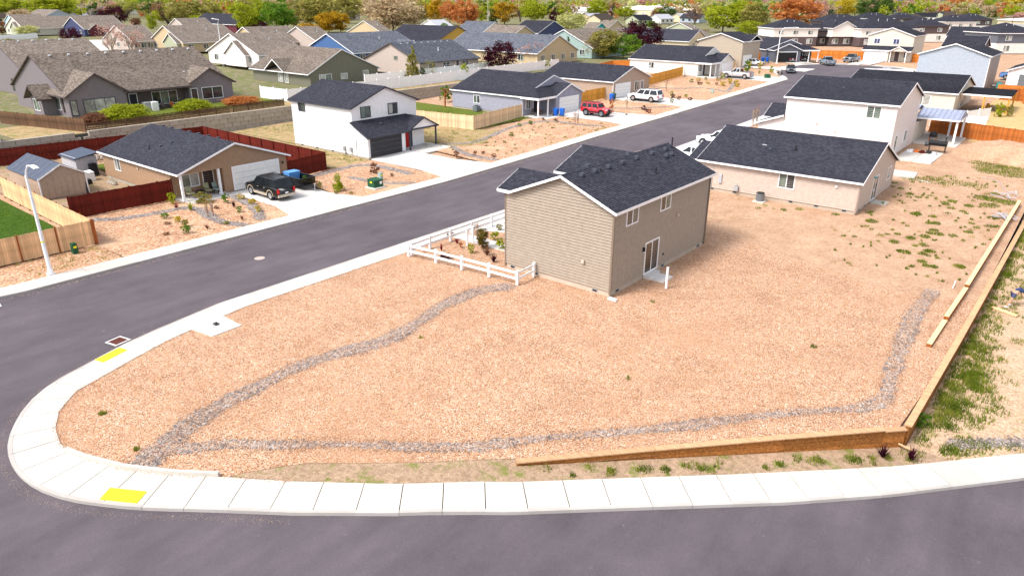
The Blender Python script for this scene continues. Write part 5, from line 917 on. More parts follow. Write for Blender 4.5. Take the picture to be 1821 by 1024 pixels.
blockwall('tan concrete block retaining wall below the picket fence on the left', (-92.3, 33.5), (-92.4, 66.5), lambda u: 0, lambda u: 1.95); blockwall('low end of the block retaining wall behind the garden shed', (-92.3, 10), (-92.3, 33.2), lambda u: 0, lambda u: 1.95); blockwall('tan concrete block retaining wall behind the green back yard', (-92.3, 66.8), (-92.4, 103), lambda u: .35, lambda u: 2.35)
# white two-rail fence round the little front garden
def rail_fence(label, pts):
    r = root('rail_fence', (pts[0][0], pts[0][1], 0), label, 'fence'); o2 = np.array(pts[0]); tm = MB().box(-.075, .075, -.075, .075, 0, .96).hexa([(-.09, -.09, .96), (.09, -.09, .96), (.09, .09, .96), (-.09, .09, .96), (-.02, -.02, 1.02), (.02, -.02, 1.02), (.02, .02, 1.02), (-.02, .02, 1.02)]).mesh('post'); tm.materials.append(MT['vinyl'])
    for p in pts: ob('post', tm, None, r, (p[0]-o2[0], p[1]-o2[1], 0))
    for a, b in zip(pts[:-1], pts[1:]):
        for z in (.88, .48): ob('rail', bar(MB(), (a[0]-o2[0], a[1]-o2[1], z), (b[0]-o2[0], b[1]-o2[1], z), .045, .15), 'vinyl', r)
rail_fence('white two-rail vinyl fence along the gravel lot in front of the tan house', [(-35.8, 32.4), (-33.4, 32.7), (-31.1, 32.85), (-28.8, 33.0), (-26.5, 33.1), (-26.6, 34.95)])
rail_fence('white two-rail vinyl fence along the near sidewalk', [(-35.8, 32.7), (-35.9, 34.6), (-35.95, 36.8), (-36.0, 39.2), (-36.0, 41.6), (-36.0, 44.0)])
for i, (px, py, h_) in enumerate(((831, 437, 1.3), (841.4, 431.5, 1.25))):
    p = g(px, py); r = root('marker_post', p, ('taller' if i == 0 else 'shorter')+' white vinyl post standing in the little front garden, '+('left' if i == 0 else 'right')+' of the pair', 'post'); ob('shaft', MB().box(-.06, .06, -.06, .06, 0, h_), 'vinyl', r); ob('cap', MB().hexa([(-.08, -.08, h_), (.08, -.08, h_), (.08, .08, h_), (-.08, .08, h_), (-.01, -.01, h_+.06), (.01, -.01, h_+.06), (.01, .01, h_+.06), (-.01, .01, h_+.06)]), 'vinyl', r)
p = g(1184.5, 513); r = root('marker_post', p, 'lone white post standing in the gravel by the back step of the tan house', 'post'); ob('shaft', MB().box(-.06, .06, -.06, .06, 0, 1.4), 'vinyl', r); ob('cap', MB().box(-.07, .07, -.07, .07, 1.4, 1.43), 'vinyl', r)
# timber retaining wall: stacked beams with a lighter top board
def timberwall(label, pts, zb, zt, n_=3):
    r = root('timber_wall', (pts[0][0], pts[0][1], 0), label, 'retaining wall'); o2 = np.array(pts[0])
    for i, (a, b) in enumerate(zip(pts[:-1], pts[1:])):
        a, b = np.array(a)-o2, np.array(b)-o2; L = np.linalg.norm(b-a); k = max(1, round(L/4.8))
        for j in range(k):
            p, q = a+(b-a)*j/k, a+(b-a)*(j+1)/k; d = (q-p)/np.linalg.norm(q-p)*.008; p2, q2 = p+d, q-d; top = zt
            for t in range(n_):
                z1 = top-.05-t*.3; z0 = z1-.295
                m = MB(); bar(m, (p2[0], p2[1], z1-.008*t), (q2[0], q2[1], z1-.008*t), .14, z1-z0-.008); ob('timber', m, 'timber', r)
            ob('top_board', bar(MB(), (p2[0], p2[1], top), (q2[0], q2[1], top), .30, .05), 'timber_top', r)
tw = [(-14.7, 18.35), (-10.9, 22.6), (-7.1, 26.8), (-4.05, 30.1)]
timberwall('brown timber retaining wall rising beside the lower street sidewalk', tw, 0, .10, 3); timberwall('end panel of the timber retaining wall at the lot corner', [(-4.05, 30.1), (-3.35, 30.85)], 0, .04, 4); timberwall('long brown timber retaining wall along the right side of the lot', [(-3.3, 31.0), (-3.15, 42), (-3.05, 54), (-2.95, 68), (-2.9, 76)], 0, .12, 4)
def tbeam(label, a, b, z=.22, w_=.24):
    r = root('timber_rail', (a[0], a[1], S(a[1])), label, 'timber'); n_ = max(1, int(math.dist(a, b)/4.9)); a_, b__ = np.array(a), np.array(b)
    for i in range(n_):
        p, q = (b__-a_)*i/n_, (b__-a_)*(i+1)/n_; zz = S((a_+p)[1])-S(a[1]); zq = S((a_+q)[1])-S(a[1])
        ob('beam', bar(MB(), (p[0], p[1], z+zz), (q[0]*.998, q[1]*.998, z+zq), w_, .32), 'post_wood', r); ob('top_face', bar(MB(), (p[0], p[1], z+zz+.02), (q[0]*.998, q[1]*.998, z+zq+.02), w_+.01, .02), 'light_timber', r)
tbeam('short low timber rail lying nearest, inside the right wall', (-4.25, 40.2), (-4.2, 44.2), .16); tbeam('middle timber rail inside the right wall', (-4.2, 44.4), (-4.1, 50.2), .30); tbeam('longest timber rail inside the right wall, farthest away', (-4.1, 50.4), (-3.85, 74), .42)
# ---------------------------------------------------------------- vehicles (x forward, y left, z up)
def arc(cx, r_, zc, n_=7, rev=False):
    a = [math.pi*k/(n_-1) for k in range(n_)]; pts = [(cx+r_*math.cos(t), zc+r_*math.sin(t)) for t in a]; return pts if not rev else pts[::-1]
def vehicle(kind, px, label, paintm, heading, at=None, L=5.0, W=1.95, H=1.85, belt=1.08, hood=1.02, nose=.75, wb=2.95, wr=.38, clear=.32, lower=None, cat='car', name=None, group=None, roof=None, arch=None, rack=False):
    p = at if at else g(*px); r = root(name or cat.replace(' ', '_'), (p[0], p[1], T(p[0], p[1])+.005), label, cat, group, rz=math.radians(heading)); hl = L/2; w2 = W/2; fx, rx = wb/2+.08, -wb/2+.02
    cab0 = {'suv': .22*L, 'sedan': .16*L, 'pickup': .17*L, 'jeep': .19*L}[kind]       # windscreen base
    rear = {'suv': -hl+.06, 'sedan': -hl+.75, 'pickup': -.13*L, 'jeep': -hl+.05}[kind]
    prof = [(-hl+.03, clear+.12), (-hl, .62), (-hl+.04, belt-.03)]
    if kind == 'sedan': prof += [(-hl+.12, belt-.02), (rear, belt+.03)]
    prof += [(rear, belt), (cab0, belt)]; prof += [(hl-.55, hood-.02), (hl-.08, hood-.14), (hl, nose-.12), (hl, clear+.14), (hl-.14, clear)]
    prof += arc(fx, wr+.07, wr)[0:]+arc(rx, wr+.07, wr)+[(-hl+.2, clear)]
    bm = bmesh.new(); vs_ = [bm.verts.new((x, -w2, z)) for x, z in prof]; f = bm.faces.new(vs_); ex = bmesh.ops.extrude_face_region(bm, geom=[f]); top = [v for v in ex['geom'] if isinstance(v, bmesh.types.BMVert)]
    for v in top: v.co.y += W
    bmesh.ops.triangulate(bm, faces=[f for f in bm.faces if len(f.verts) > 4]); bmesh.ops.recalc_face_normals(bm, faces=bm.faces)
    for v in bm.verts:                                       # tuck in the nose, tail and shoulders
        k = 1-.10*max(0, (abs(v.co.x)-hl+.55)/.55); k *= 1-.05*max(0, (v.co.z-.75)/.4); v.co.y *= k
    me = bpy.data.meshes.new('body'); bm.to_mesh(me); bm.free(); o = ob('body', me, paintm, r); mod = o.modifiers.new('bevel', 'BEVEL'); mod.width = .05; mod.segments = 2; mod.limit_method = 'ANGLE'; mod.angle_limit = math.radians(40); me.shade_smooth()
    # cabin
    wt = w2*.78; wbm = w2*.93; xs0, xs1 = {'suv': (cab0, rear+.02), 'sedan': (cab0+.1, rear-.0), 'pickup': (cab0, rear), 'jeep': (cab0, rear+.02)}[kind]; ts0 = cab0-(.62 if kind != 'jeep' else .28)*(1.15 if kind == 'sedan' else 1); ts1 = rear+{'suv': .28, 'sedan': .75, 'pickup': .08, 'jeep': .1}[kind]
    zb_, zt_ = belt-.03, H-.07
    ob('glass', MB().hexa([(xs1, -wbm, zb_), (xs0, -wbm, zb_), (xs0, wbm, zb_), (xs1, wbm, zb_), (ts1, -wt, zt_), (ts0, -wt, zt_), (ts0, wt, zt_), (ts1, wt, zt_)]), 'car_glass', r)
    rf = ob('roof', MB().hexa([(ts1-.03, -wt-.03, zt_-.02), (ts0+.03, -wt-.03, zt_-.02), (ts0+.03, wt+.03, zt_-.02), (ts1-.03, wt+.03, zt_-.02), (ts1+.1, -wt+.12, H), (ts0-.15, -wt+.12, H), (ts0-.15, wt-.12, H), (ts1+.1, wt-.12, H)]), roof or paintm, r)
    md = rf.modifiers.new('bevel', 'BEVEL'); md.width = .03; md.segments = 2
    def pil(xb, xt, wd=.07):
        for s_ in (-1, 1): ob('pillar', bar(MB(), (xb, s_*(wbm+.004), zb_), (xt, s_*(wt+.006), zt_), .012, wd), paintm, r)
    m = MB()
    ks = {'suv': [0, .33, .62, 1], 'jeep': [0, .36, .66, 1], 'sedan': [0, .5, 1], 'pickup': [0, .52, 1]}[kind]
    for k in ks:
        xb, xt = xs0+(xs1-xs0)*k, ts0+(ts1-ts0)*k; wd = .055 if 0 < k < 1 else .07
        for s_ in (-1, 1): ob('pillar', MB().hexa([(xb-wd, s_*(wbm-.01), zb_), (xb+wd, s_*(wbm-.01), zb_), (xb+wd, s_*(wbm+.012), zb_), (xb-wd, s_*(wbm+.012), zb_), (xt-wd, s_*(wt-.01), zt_), (xt+wd, s_*(wt-.01), zt_), (xt+wd, s_*(wt+.014), zt_), (xt-wd, s_*(wt+.014), zt_)]), paintm, r)
    if kind == 'pickup':
        ob('bed', MB().box(-hl+.1, rear-.06, -w2+.16, w2-.16, belt-.01, belt+.012), 'black', r); ob('tailgate', MB().box(-hl-.02, -hl+.03, -w2+.14, w2-.14, .62, belt+.03), paintm, r)
        for s_ in (-1, 1): ob('bed_rail', MB().box(-hl+.06, rear-.02, s_*(w2-.1)-.06, s_*(w2-.1)+.05, belt, belt+.06), paintm, r)
    for sx in (fx, rx):
        for s_ in (-1, 1):
            wv = root('wheel', (sx, s_*(w2-.12), wr), None, None); wv.parent = r
            ob('tyre', MB().tube([(0, -.12, 0), (0, .12, 0)], wr, 20), 'tyre', wv); ob('rim', MB().tube([(0, -.13, 0), (0, .13, 0)], wr*.62, 12), 'rim' if kind != 'jeep' else 'car_gray', wv)
    ob('underbody', MB().box(-hl+.25, hl-.25, -w2+.2, w2-.2, clear-.06, clear+.2), 'black', r)
    for s_ in (-1, 1):
        ob('headlight', MB().box(hl-.12, hl-.0, s_*w2*.68-.2, s_*w2*.68+.2, nose-.04, nose+.1), 'headlight', r); ob('taillight', MB().box(-hl-.02, -hl+.1, s_*w2*.82-.1, s_*w2*.82+.1, .72, belt-.08), 'taillight', r)
        ob('mirror', MB().box(cab0-.25, cab0-.1, s_*(w2+.08)-.1, s_*(w2+.08)+.1, belt, belt+.16), 'black' if kind != 'suv' else paintm, r)
        for xh in ([.28, -.75] if kind != 'pickup' else [.15]): ob('door_handle', MB().box(xh, xh+.16, s_*(w2*.985)-.012, s_*(w2*.985)+.012, belt-.2, belt-.16), 'steel', r)
    ob('grille', MB().box(hl-.03, hl+.015, -w2*.42, w2*.42, nose-.28, nose+.06), 'black', r); ob('bumper', MB().box(hl-.12, hl+.05, -w2*.88, w2*.88, clear+.02, clear+.2), lower or 'car_gray', r); ob('bumper', MB().box(-hl-.06, -hl+.12, -w2*.9, w2*.9, clear+.05, clear+.28), lower or 'car_gray', r)
    ob('licence_plate', MB().box(-hl-.035, -hl-.015, -.16, .16, .66, .78), 'vinyl', r)
    if lower:
        for s_ in (-1, 1):
            ob('sill_trim', MB().box(rx+wr+.08, fx-wr-.08, s_*(w2+.004)-.012, s_*(w2+.004)+.012, clear+.02, clear+.24), lower, r)
            for cx in (fx, rx):
                m = MB(); a_ = arc(cx, wr+.14, wr, 9); i_ = arc(cx, wr+.06, wr, 9)
                for j in range(8): m.add([(a_[j][0], s_*(w2+.012), a_[j][1]), (a_[j+1][0], s_*(w2+.012), a_[j+1][1]), (i_[j+1][0], s_*(w2+.014), i_[j+1][1]), (i_[j][0], s_*(w2+.014), i_[j][1])], [(0, 1, 2, 3)])
                ob('wheel_arch', m, lower, r)
    if rack:
        for s_ in (-1, 1): ob('roof_rail', MB().box(ts1+.3, ts0-.3, s_*(wt-.1)-.02, s_*(wt-.1)+.02, H+.03, H+.07), 'black', r)
        for xx in (ts1+.5, (ts0+ts1)/2, ts0-.5): ob('crossbar', MB().box(xx-.03, xx+.03, -wt+.1, wt-.1, H+.06, H+.09), 'black', r)
    return r
def mid(a, b): p, q = g(*a), g(*b); return ((p[0]+q[0])/2, (p[1]+q[1])/2)
vehicle('suv', None, 'black SUV with tan lower trim parked in the tan house driveway', 'car_black', 180, at=(-58.0, 35.8), L=5.3, W=2.0, H=1.96, belt=1.2, hood=1.16, nose=.95, wb=3.03, wr=.41, lower='car_tan', rack=True)
vehicle('jeep', None, 'bright red boxy off-road car on raised tyres in the lilac-gray house driveway', 'car_red', 0, at=(-57.9, 90.6), L=4.4, W=1.8, H=1.85, belt=1.25, hood=1.2, nose=1.0, wb=2.6, wr=.46, clear=.5, lower='black', rack=True)
vehicle('suv', None, 'long white SUV parked in front of the tan house garage', 'car_white', 180, at=(-59.0, 106.9), L=5.6, W=2.05, H=1.93, belt=1.2, hood=1.15, nose=.95, wb=3.3, wr=.43, rack=True)
vehicle('pickup', None, 'silver crew-cab pickup truck in the white house driveway', 'car_silver', 180, at=(-58.4, 142.6), L=5.8, W=2.03, H=1.92, belt=1.22, hood=1.2, nose=1.0, wb=3.7, wr=.42, cat='pickup truck')
vehicle('suv', None, 'small white crossover in the driveway beyond the silver pickup', 'car_white', 0, at=(-64.6, 166.4), L=4.4, W=1.8, H=1.55, belt=.98, hood=.95, nose=.75, wb=2.6, wr=.35)
vehicle('sedan', None, 'black-green sedan parked at the kerb where the street widens', 'car_dark', -68, at=(-53.4, 158.2), L=4.7, W=1.82, H=1.45, belt=.92, hood=.88, nose=.68, wb=2.75, wr=.33, clear=.24)
vehicle('pickup', None, 'silver-blue pickup truck with black bed parked across the cul-de-sac', 'car_steelblue', 130, at=(-52.2, 178.6), L=5.4, W=1.92, H=1.82, belt=1.15, hood=1.12, nose=.95, wb=3.3, wr=.4, cat='pickup truck')
vehicle('sedan', None, 'dark maroon sedan in front of the open garage', 'car_maroon', 130, at=(-61.9, 181.2), L=4.7, W=1.82, H=1.45, belt=.92, hood=.88, nose=.68, wb=2.75, wr=.33, clear=.24)
vehicle('pickup', None, 'black pickup truck right of the maroon sedan by the open garage', 'car_black', 130, at=(-60.6, 185.4), L=5.4, W=1.95, H=1.8, belt=1.15, hood=1.12, nose=.95, wb=3.3, wr=.4, cat='pickup truck')
vehicle('pickup', None, 'dark gray pickup truck facing the street beside the white double garage', 'car_gray', -98, at=(-50.2, 190.6), L=5.6, W=1.98, H=1.9, belt=1.2, hood=1.18, nose=1.0, wb=3.4, wr=.44, cat='pickup truck')
vehicle('sedan', None, 'white car with dark windows partly hidden by the beige house roof', 'car_white', 0, at=(-33.4, 73.0), L=4.6, W=1.85, H=1.6, belt=.98, hood=.92, nose=.72, wb=2.7, wr=.34)
vehicle('pickup', None, 'white pickup truck nose peeking past the beige house roof', 'car_white', 180, at=(-34.4, 81.2), L=5.4, W=1.98, H=1.9, belt=1.2, hood=1.15, nose=.95, wb=3.4, wr=.42, cat='pickup truck')
vehicle('suv', None, 'pale blue car behind the white pickup nose by the beige roof', 'car_blue', 180, at=(-34.2, 85.2), L=4.6, W=1.85, H=1.6, belt=1.0, hood=.98, nose=.8, wb=2.7, wr=.35)
for px, hd, lab, pm in (((146, 84), 60, 'white crossover with two visible wheels parked before the navy house', 'car_white'), ((142, 76), 60, 'pale blue-white car parked behind the white crossover', 'car_blue')):
    q = zat(*px, Zt); vehicle('suv', None, lab, pm, hd+30, at=(q[0], q[1]), L=4.6, W=1.85, H=1.65, belt=1.0, hood=.97, nose=.75, wb=2.7, wr=.36)
q = zat(1806, 143, 2.9); vehicle('pickup', None, 'blue pickup truck behind the light fence at the right edge', 'car_blue', 0, at=(q[0], q[1]), L=5.4, W=1.95, H=1.85, belt=1.15, hood=1.12, nose=.95, wb=3.3, wr=.4, cat='pickup truck')
# white enclosed boat/trailer at the cul-de-sac edge and the utility trailer
q = zat(1582, 120, 5.8); r = root('trailer', (q[0], q[1], S(q[1])), 'long white trailer with a rounded roof unit, behind the cream house ridge', 'trailer', rz=math.radians(25)); ob('body', MB().hexa([(-4, -1.2, .6), (4, -1.2, .6), (4, 1.2, .6), (-4, 1.2, .6), (-3.9, -1.15, 2.9), (3.7, -1.15, 2.9), (3.7, 1.15, 2.9), (-3.9, 1.15, 2.9)]), 'car_white', r); ob('roof_unit', MB().box(-1, .2, -.4, .4, 2.9, 3.15), 'siding_gray', r); ob('window', MB().box(1.2, 3.2, -1.24, -1.17, 1.6, 2.4), 'car_glass', r)
for xx in (-.6, .6): ob('wheel', MB().tube([(xx, -1.2, .38), (xx, 1.2, .38)], .38, 14), 'tyre', r)
r = root('utility_trailer', (-58.9, 39.4, 0), 'black utility trailer with a blue tub on it, beside the black SUV', 'trailer', rz=math.radians(180))
ob('bed', MB().box(-1.7, 1.6, -.85, .85, .45, .52), 'black', r)
for s_ in (-1, 1):
    ob('side_board', MB().box(-1.7, 1.6, s_*.85-.03, s_*.85+.03, .52, 1.15), 'car_black', r); wv = root('wheel', (-.1, s_*1.0, .33), None, None); wv.parent = r; ob('tyre', MB().tube([(0, -.1, 0), (0, .1, 0)], .33, 14), 'tyre', wv); ob('rim', MB().tube([(0, -.11, 0), (0, .11, 0)], .18, 10), 'rim', wv)
ob('tailgate', MB().box(-1.73, -1.68, -.85, .85, .5, 1.15), 'car_black', r); ob('front_board', MB().box(1.58, 1.63, -.85, .85, .5, 1.15), 'car_black', r); ob('tongue', MB().hexa([(-3.0, -.06, .42), (-1.7, -.5, .42), (-1.7, .5, .42), (-3.0, .06, .42), (-3.0, -.06, .5), (-1.7, -.5, .5), (-1.7, .5, .5), (-3.0, .06, .5)]), 'black', r); ob('jack', MB().tube([(-2.9, .1, 0), (-2.9, .1, .8)], .04), 'steel', r)
tag(ob('storage_tub', MB().hexa([(-60.3, 39.0, .55), (-59.5, 39.0, .55), (-59.5, 40.1, .55), (-60.3, 40.1, .55), (-60.4, 38.9, 1.35), (-59.4, 38.9, 1.35), (-59.4, 40.2, 1.35), (-60.4, 40.2, 1.35)]), 'sky_paint'), 'bright blue plastic tub lying in the utility trailer', 'tub')
# bins
def bin_(x, y, label, mat, rz=0, group=None):
    r = root('wheelie_bin', (x, y, T(x, y)), label, 'bin', group, rz=rz); ob('body', MB().hexa([(-.24, -.24, .1), (.24, -.24, .1), (.24, .24, .1), (-.24, .24, .1), (-.3, -.3, 1.0), (.3, -.3, 1.0), (.3, .3, 1.0), (-.3, .3, 1.0)]), mat, r)
    ob('lid', MB().hexa([(-.33, -.33, 1.0), (.36, -.33, 1.0), (.36, .33, 1.0), (-.33, .33, 1.0), (-.28, -.28, 1.12), (.3, -.28, 1.06), (.3, .28, 1.06), (-.28, .28, 1.12)]), mat, r)
    for s_ in (-1, 1): ob('wheel', MB().tube([(-.24, s_*.2, .12), (-.24, s_*.28, .12)], .12, 10), 'black', r)
bin_(-62.6, 87.0, 'blue wheelie bin nearer the post, by the lilac-gray house garage', 'blue_bin'); bin_(-61.9, 87.6, 'blue wheelie bin nearer the red off-road car', 'blue_bin', .2)
bin_(-63.6, 104.0, 'blue wheelie bin before the green-lidded one, by the tan house', 'blue_bin'); bin_(-63.8, 104.9, 'dark green wheelie bin behind the blue one, by the tan house', 'green_box')
bin_(-66.1, 175.6, 'left blue wheelie bin beside the open garage', 'blue_bin'); bin_(-65.3, 176.2, 'right blue wheelie bin beside the open garage', 'blue_bin')
# ---------------------------------------------------------------- street lamps, utility boxes
def lamp(x, y, h, label, arm=2.0, rz=0):
    z = T(x, y); r = root('street_lamp', (x, y, z), label, 'street lamp', rz=rz); ob('base', MB().box(-.2, .2, -.2, .2, -.05, .1).tube([(0, 0, .1), (0, 0, .35)], .17, 10), 'vinyl', r)
    ob('pole', MB().tube([(0, 0, .1), (0, 0, h*.93)], [.13, .075], 12), 'vinyl', r); ob('arm', MB().tube([(0, 0, h*.9), (.15, 0, h*.96), (.7, 0, h*1.03), (arm, 0, h*1.05)], [.06, .055, .05, .045], 8), 'vinyl', r)
    ob('lamp_head', MB().hexa([(arm-.1, -.12, h*1.05-.06), (arm+.55, -.16, h*1.05-.08), (arm+.55, .16, h*1.05-.08), (arm-.1, .12, h*1.05-.06), (arm-.1, -.08, h*1.05+.05), (arm+.45, -.1, h*1.05+.03), (arm+.45, .1, h*1.05+.03), (arm-.1, .08, h*1.05+.05)]), 'vinyl', r); ob('band', MB().tube([(0, 0, 2.2), (0, 0, 2.32)], .115, 10), 'yellow_p', r)
    return r
lamp(-51.35, 14.85, 7.1, 'white street lamp with a curved arm nearest the camera at the left', arm=1.7)
lamp(*g(1381, 113)[:2], 7.6, 'white street lamp by the blue bins at the cul-de-sac', arm=3.4)
q = zat(397, 113, Zt); lamp(q[0], q[1], 9.5, 'white street lamp in front of the lavender-white house', arm=-2.0)
q = g(1146, 160); lamp(q[0], q[1], 4.0, 'slim white lamp pole by the long white SUV', arm=.3)
r = root('utility_box', g(668, 333), 'green utility transformer box with yellow stickers on a concrete pad by the sidewalk', 'utility box'); ob('pad', MB().box(-.75, .75, -.7, .7, -.1, .08), 'concrete', r); ob('cabinet', MB().hexa([(-.5, -.55, .08), (.5, -.55, .08), (.5, .55, .08), (-.5, .55, .08), (-.5, -.55, .85), (.42, -.55, .75), (.42, .55, .75), (-.5, .55, .85)]), 'green_box', r); ob('sticker', MB().box(.47, .49, .15, .4, .35, .6), 'vinyl', r); ob('sticker', MB().box(-.1, .15, -.565, -.555, .5, .66), 'yellow_p', r)
for px, py, h_, l_, m_ in ((663, 327, .6, 'small dark green cable pedestal behind the transformer box', 'green_box'), (677, 320, .75, 'pale green pedestal behind the transformer box', 'seafoam'), (134, 450, .75, 'green pedestal with a yellow label beside the pine fence', 'green_box'), (1266.8, 165, .55, 'gray-green utility pedestal in the yard of the white house', 'seafoam'), (1368, 139, .7, 'dark green utility box in the yard before the white crossover', 'green_box')):
    r = root('cable_pedestal', g(px, py), l_, 'utility pedestal'); ob('housing', MB().hexa([(-.22, -.18, 0), (.22, -.18, 0), (.22, .18, 0), (-.22, .18, 0), (-.19, -.15, h_), (.19, -.15, h_), (.19, .15, h_), (-.19, .15, h_)]), m_, r); ob('label_plate', MB().box(.19, .215, -.1, .1, h_*.55, h_*.75), 'yellow_p', r)
    if px == 1368: ob('housing', MB().box(-.9, -.22, -.4, .4, 0, .7), m_, r)
# ---------------------------------------------------------------- plants and trees
def quads_mesh(name, C_, s_, up=.3, mat=None):
    n_ = len(C_); a = rng.normal(size=(n_, 3)); a /= np.linalg.norm(a, axis=1)[:, None]; b = rng.normal(size=(n_, 3)); b = np.cross(a, b); b /= np.linalg.norm(b, axis=1)[:, None]; s_ = np.asarray(s_)[:, None] if np.ndim(s_) else s_
    V = np.stack([C_-a*s_, C_+b*s_*.6, C_+a*s_, C_-b*s_*.6], 1).reshape(-1, 3); me = bpy.data.meshes.new(name)
    me.vertices.add(len(V)); me.vertices.foreach_set('co', V.astype(np.float32).ravel()); me.loops.add(n_*4); me.loops.foreach_set('vertex_index', np.arange(n_*4, dtype=np.int32)); me.polygons.add(n_); me.polygons.foreach_set('loop_start', np.arange(0, n_*4, 4, dtype=np.int32)); me.polygons.foreach_set('loop_total', np.full(n_, 4, dtype=np.int32)); me.update(); me.validate()
    if mat: me.materials.append(MT[mat])
    return me
def crown_pts(kind, n_clump, per, seed):
    q = np.random.default_rng(seed); out = []
    for i in range(n_clump):
        while True:
            p = q.uniform(-1, 1, 3); h = (p[2]+1)/2
            if kind == 'round': ok = np.linalg.norm(p) < 1 and np.linalg.norm(p) > .35
            elif kind == 'oval': ok = p[0]**2+p[1]**2 < (math.sin(math.pi*min(1, max(0, h))**.8)**1.0*.95+.08)**2 and p[0]**2+p[1]**2 > .05
            elif kind == 'conifer': ok = math.hypot(p[0], p[1]) < (1-h)*.98+.04
            elif kind == 'column': ok = math.hypot(p[0], p[1]) < .85*min(1, (1-h)*3+.12)*min(1, h*4+.5)
            elif kind == 'dome': ok = p[2] > -.75 and np.linalg.norm(p*np.array([1, 1, .9])) < 1 and np.linalg.norm(p) > .5
            else: ok = np.linalg.norm(p) < 1
            if ok: break
        rr = q.uniform(.12, .3)*(.6 if kind == 'conifer' else 1); out.append(p+q.normal(0, rr*.6, (per, 3))*np.array([1, 1, .65]))
    return np.concatenate(out)
CM = {}
for kind, nc, per, ls in (('round', 80, 48, .07), ('oval', 80, 46, .07), ('conifer', 110, 36, .055), ('column', 80, 36, .075), ('dome', 110, 44, .055), ('sparse', 46, 14, .055)):
    CM[kind] = [quads_mesh('crown', (P := crown_pts('round' if kind == 'sparse' else kind, nc, per, 11*i+len(kind))), rng.uniform(ls*.6, ls*1.3, len(P)), mat='leaf_green') for i in range(3)]
def limbs(mb, p, d, L, r0, depth, q, spread=.55):
    e = p+d*L; mb.tube([p, (p+e)/2+q.normal(0, .03, 3)*L, e], [r0, r0*.8, r0*.6], 5 if depth > 1 else 3)
    if depth == 0: return
    for _ in range(3 if depth > 1 else 4):
        nd = d+q.normal(0, spread, 3); nd[2] = abs(nd[2])*.8+.25; nd /= np.linalg.norm(nd); limbs(mb, p+d*L*q.uniform(.45, 1), nd, L*q.uniform(.55, .78), r0*.55, depth-1, q, spread)
TM = []
for i in range(3):
    q_ = np.random.default_rng(50+i); mb = MB(); limbs(mb, np.array([0, 0, 0.]), np.array([.02, 0, 1.]), .30, .028, 3, q_, .42); TM.append(mb.mesh('trunk')); 
BM = []
for i in range(3):
    q_ = np.random.default_rng(80+i); mb = MB()
    for k in range(4): d = np.array([q_.normal(0, .22), q_.normal(0, .22), 1.]); d /= np.linalg.norm(d); limbs(mb, np.array([0, 0, 0.]), d, .34, .030, 4 if k < 2 else 3, q_, .33)
    BM.append(mb.mesh('branches'))
for me in TM+BM: me.materials.append(MT['bark'])
TI = [0]
def tree(label, px, pyb, pyt, wpx, kind, leafm, bark='bark', group=None, cat='tree', zb=None, name='tree', trunk=.12):
    b = g(px, pyb); z = b[2]; H = max(1.0, hgt((b[0], b[1], z), pyt)) if pyt < pyb else 2; sc_ = FPX/pr(b)[2]; W_ = 1.15*wpx/sc_; TI[0] += 1; i = TI[0] % 3
    r = root(name, b, label, cat, group, rz=random.uniform(0, 6.28))
    if kind == 'bare':
        o = ob('branches', BM[i], None, r); o.scale = (W_*.9, W_*.9, H*.95); setmat(o, bark)
        c = ob('buds', CM['sparse'][i], None, r, (0, 0, H*.58)); c.scale = (W_*.5, W_*.5, H*.40); setmat(c, leafm); c['kind'] = 'stuff'
    else:
        t_ = {'conifer': .06, 'column': .04, 'dome': .1}.get(kind, trunk); o = ob('trunk', TM[i], None, r); o.scale = (W_*.8, W_*.8, H*.95); setmat(o, bark)
        hh = H*(1-t_)/2; c = ob('crown', CM[kind][i], None, r, (0, 0, H-hh)); c.scale = (W_/2, W_/2, hh); c.rotation_euler = (0, 0, random.uniform(0, 6)); setmat(c, leafm)
    return r
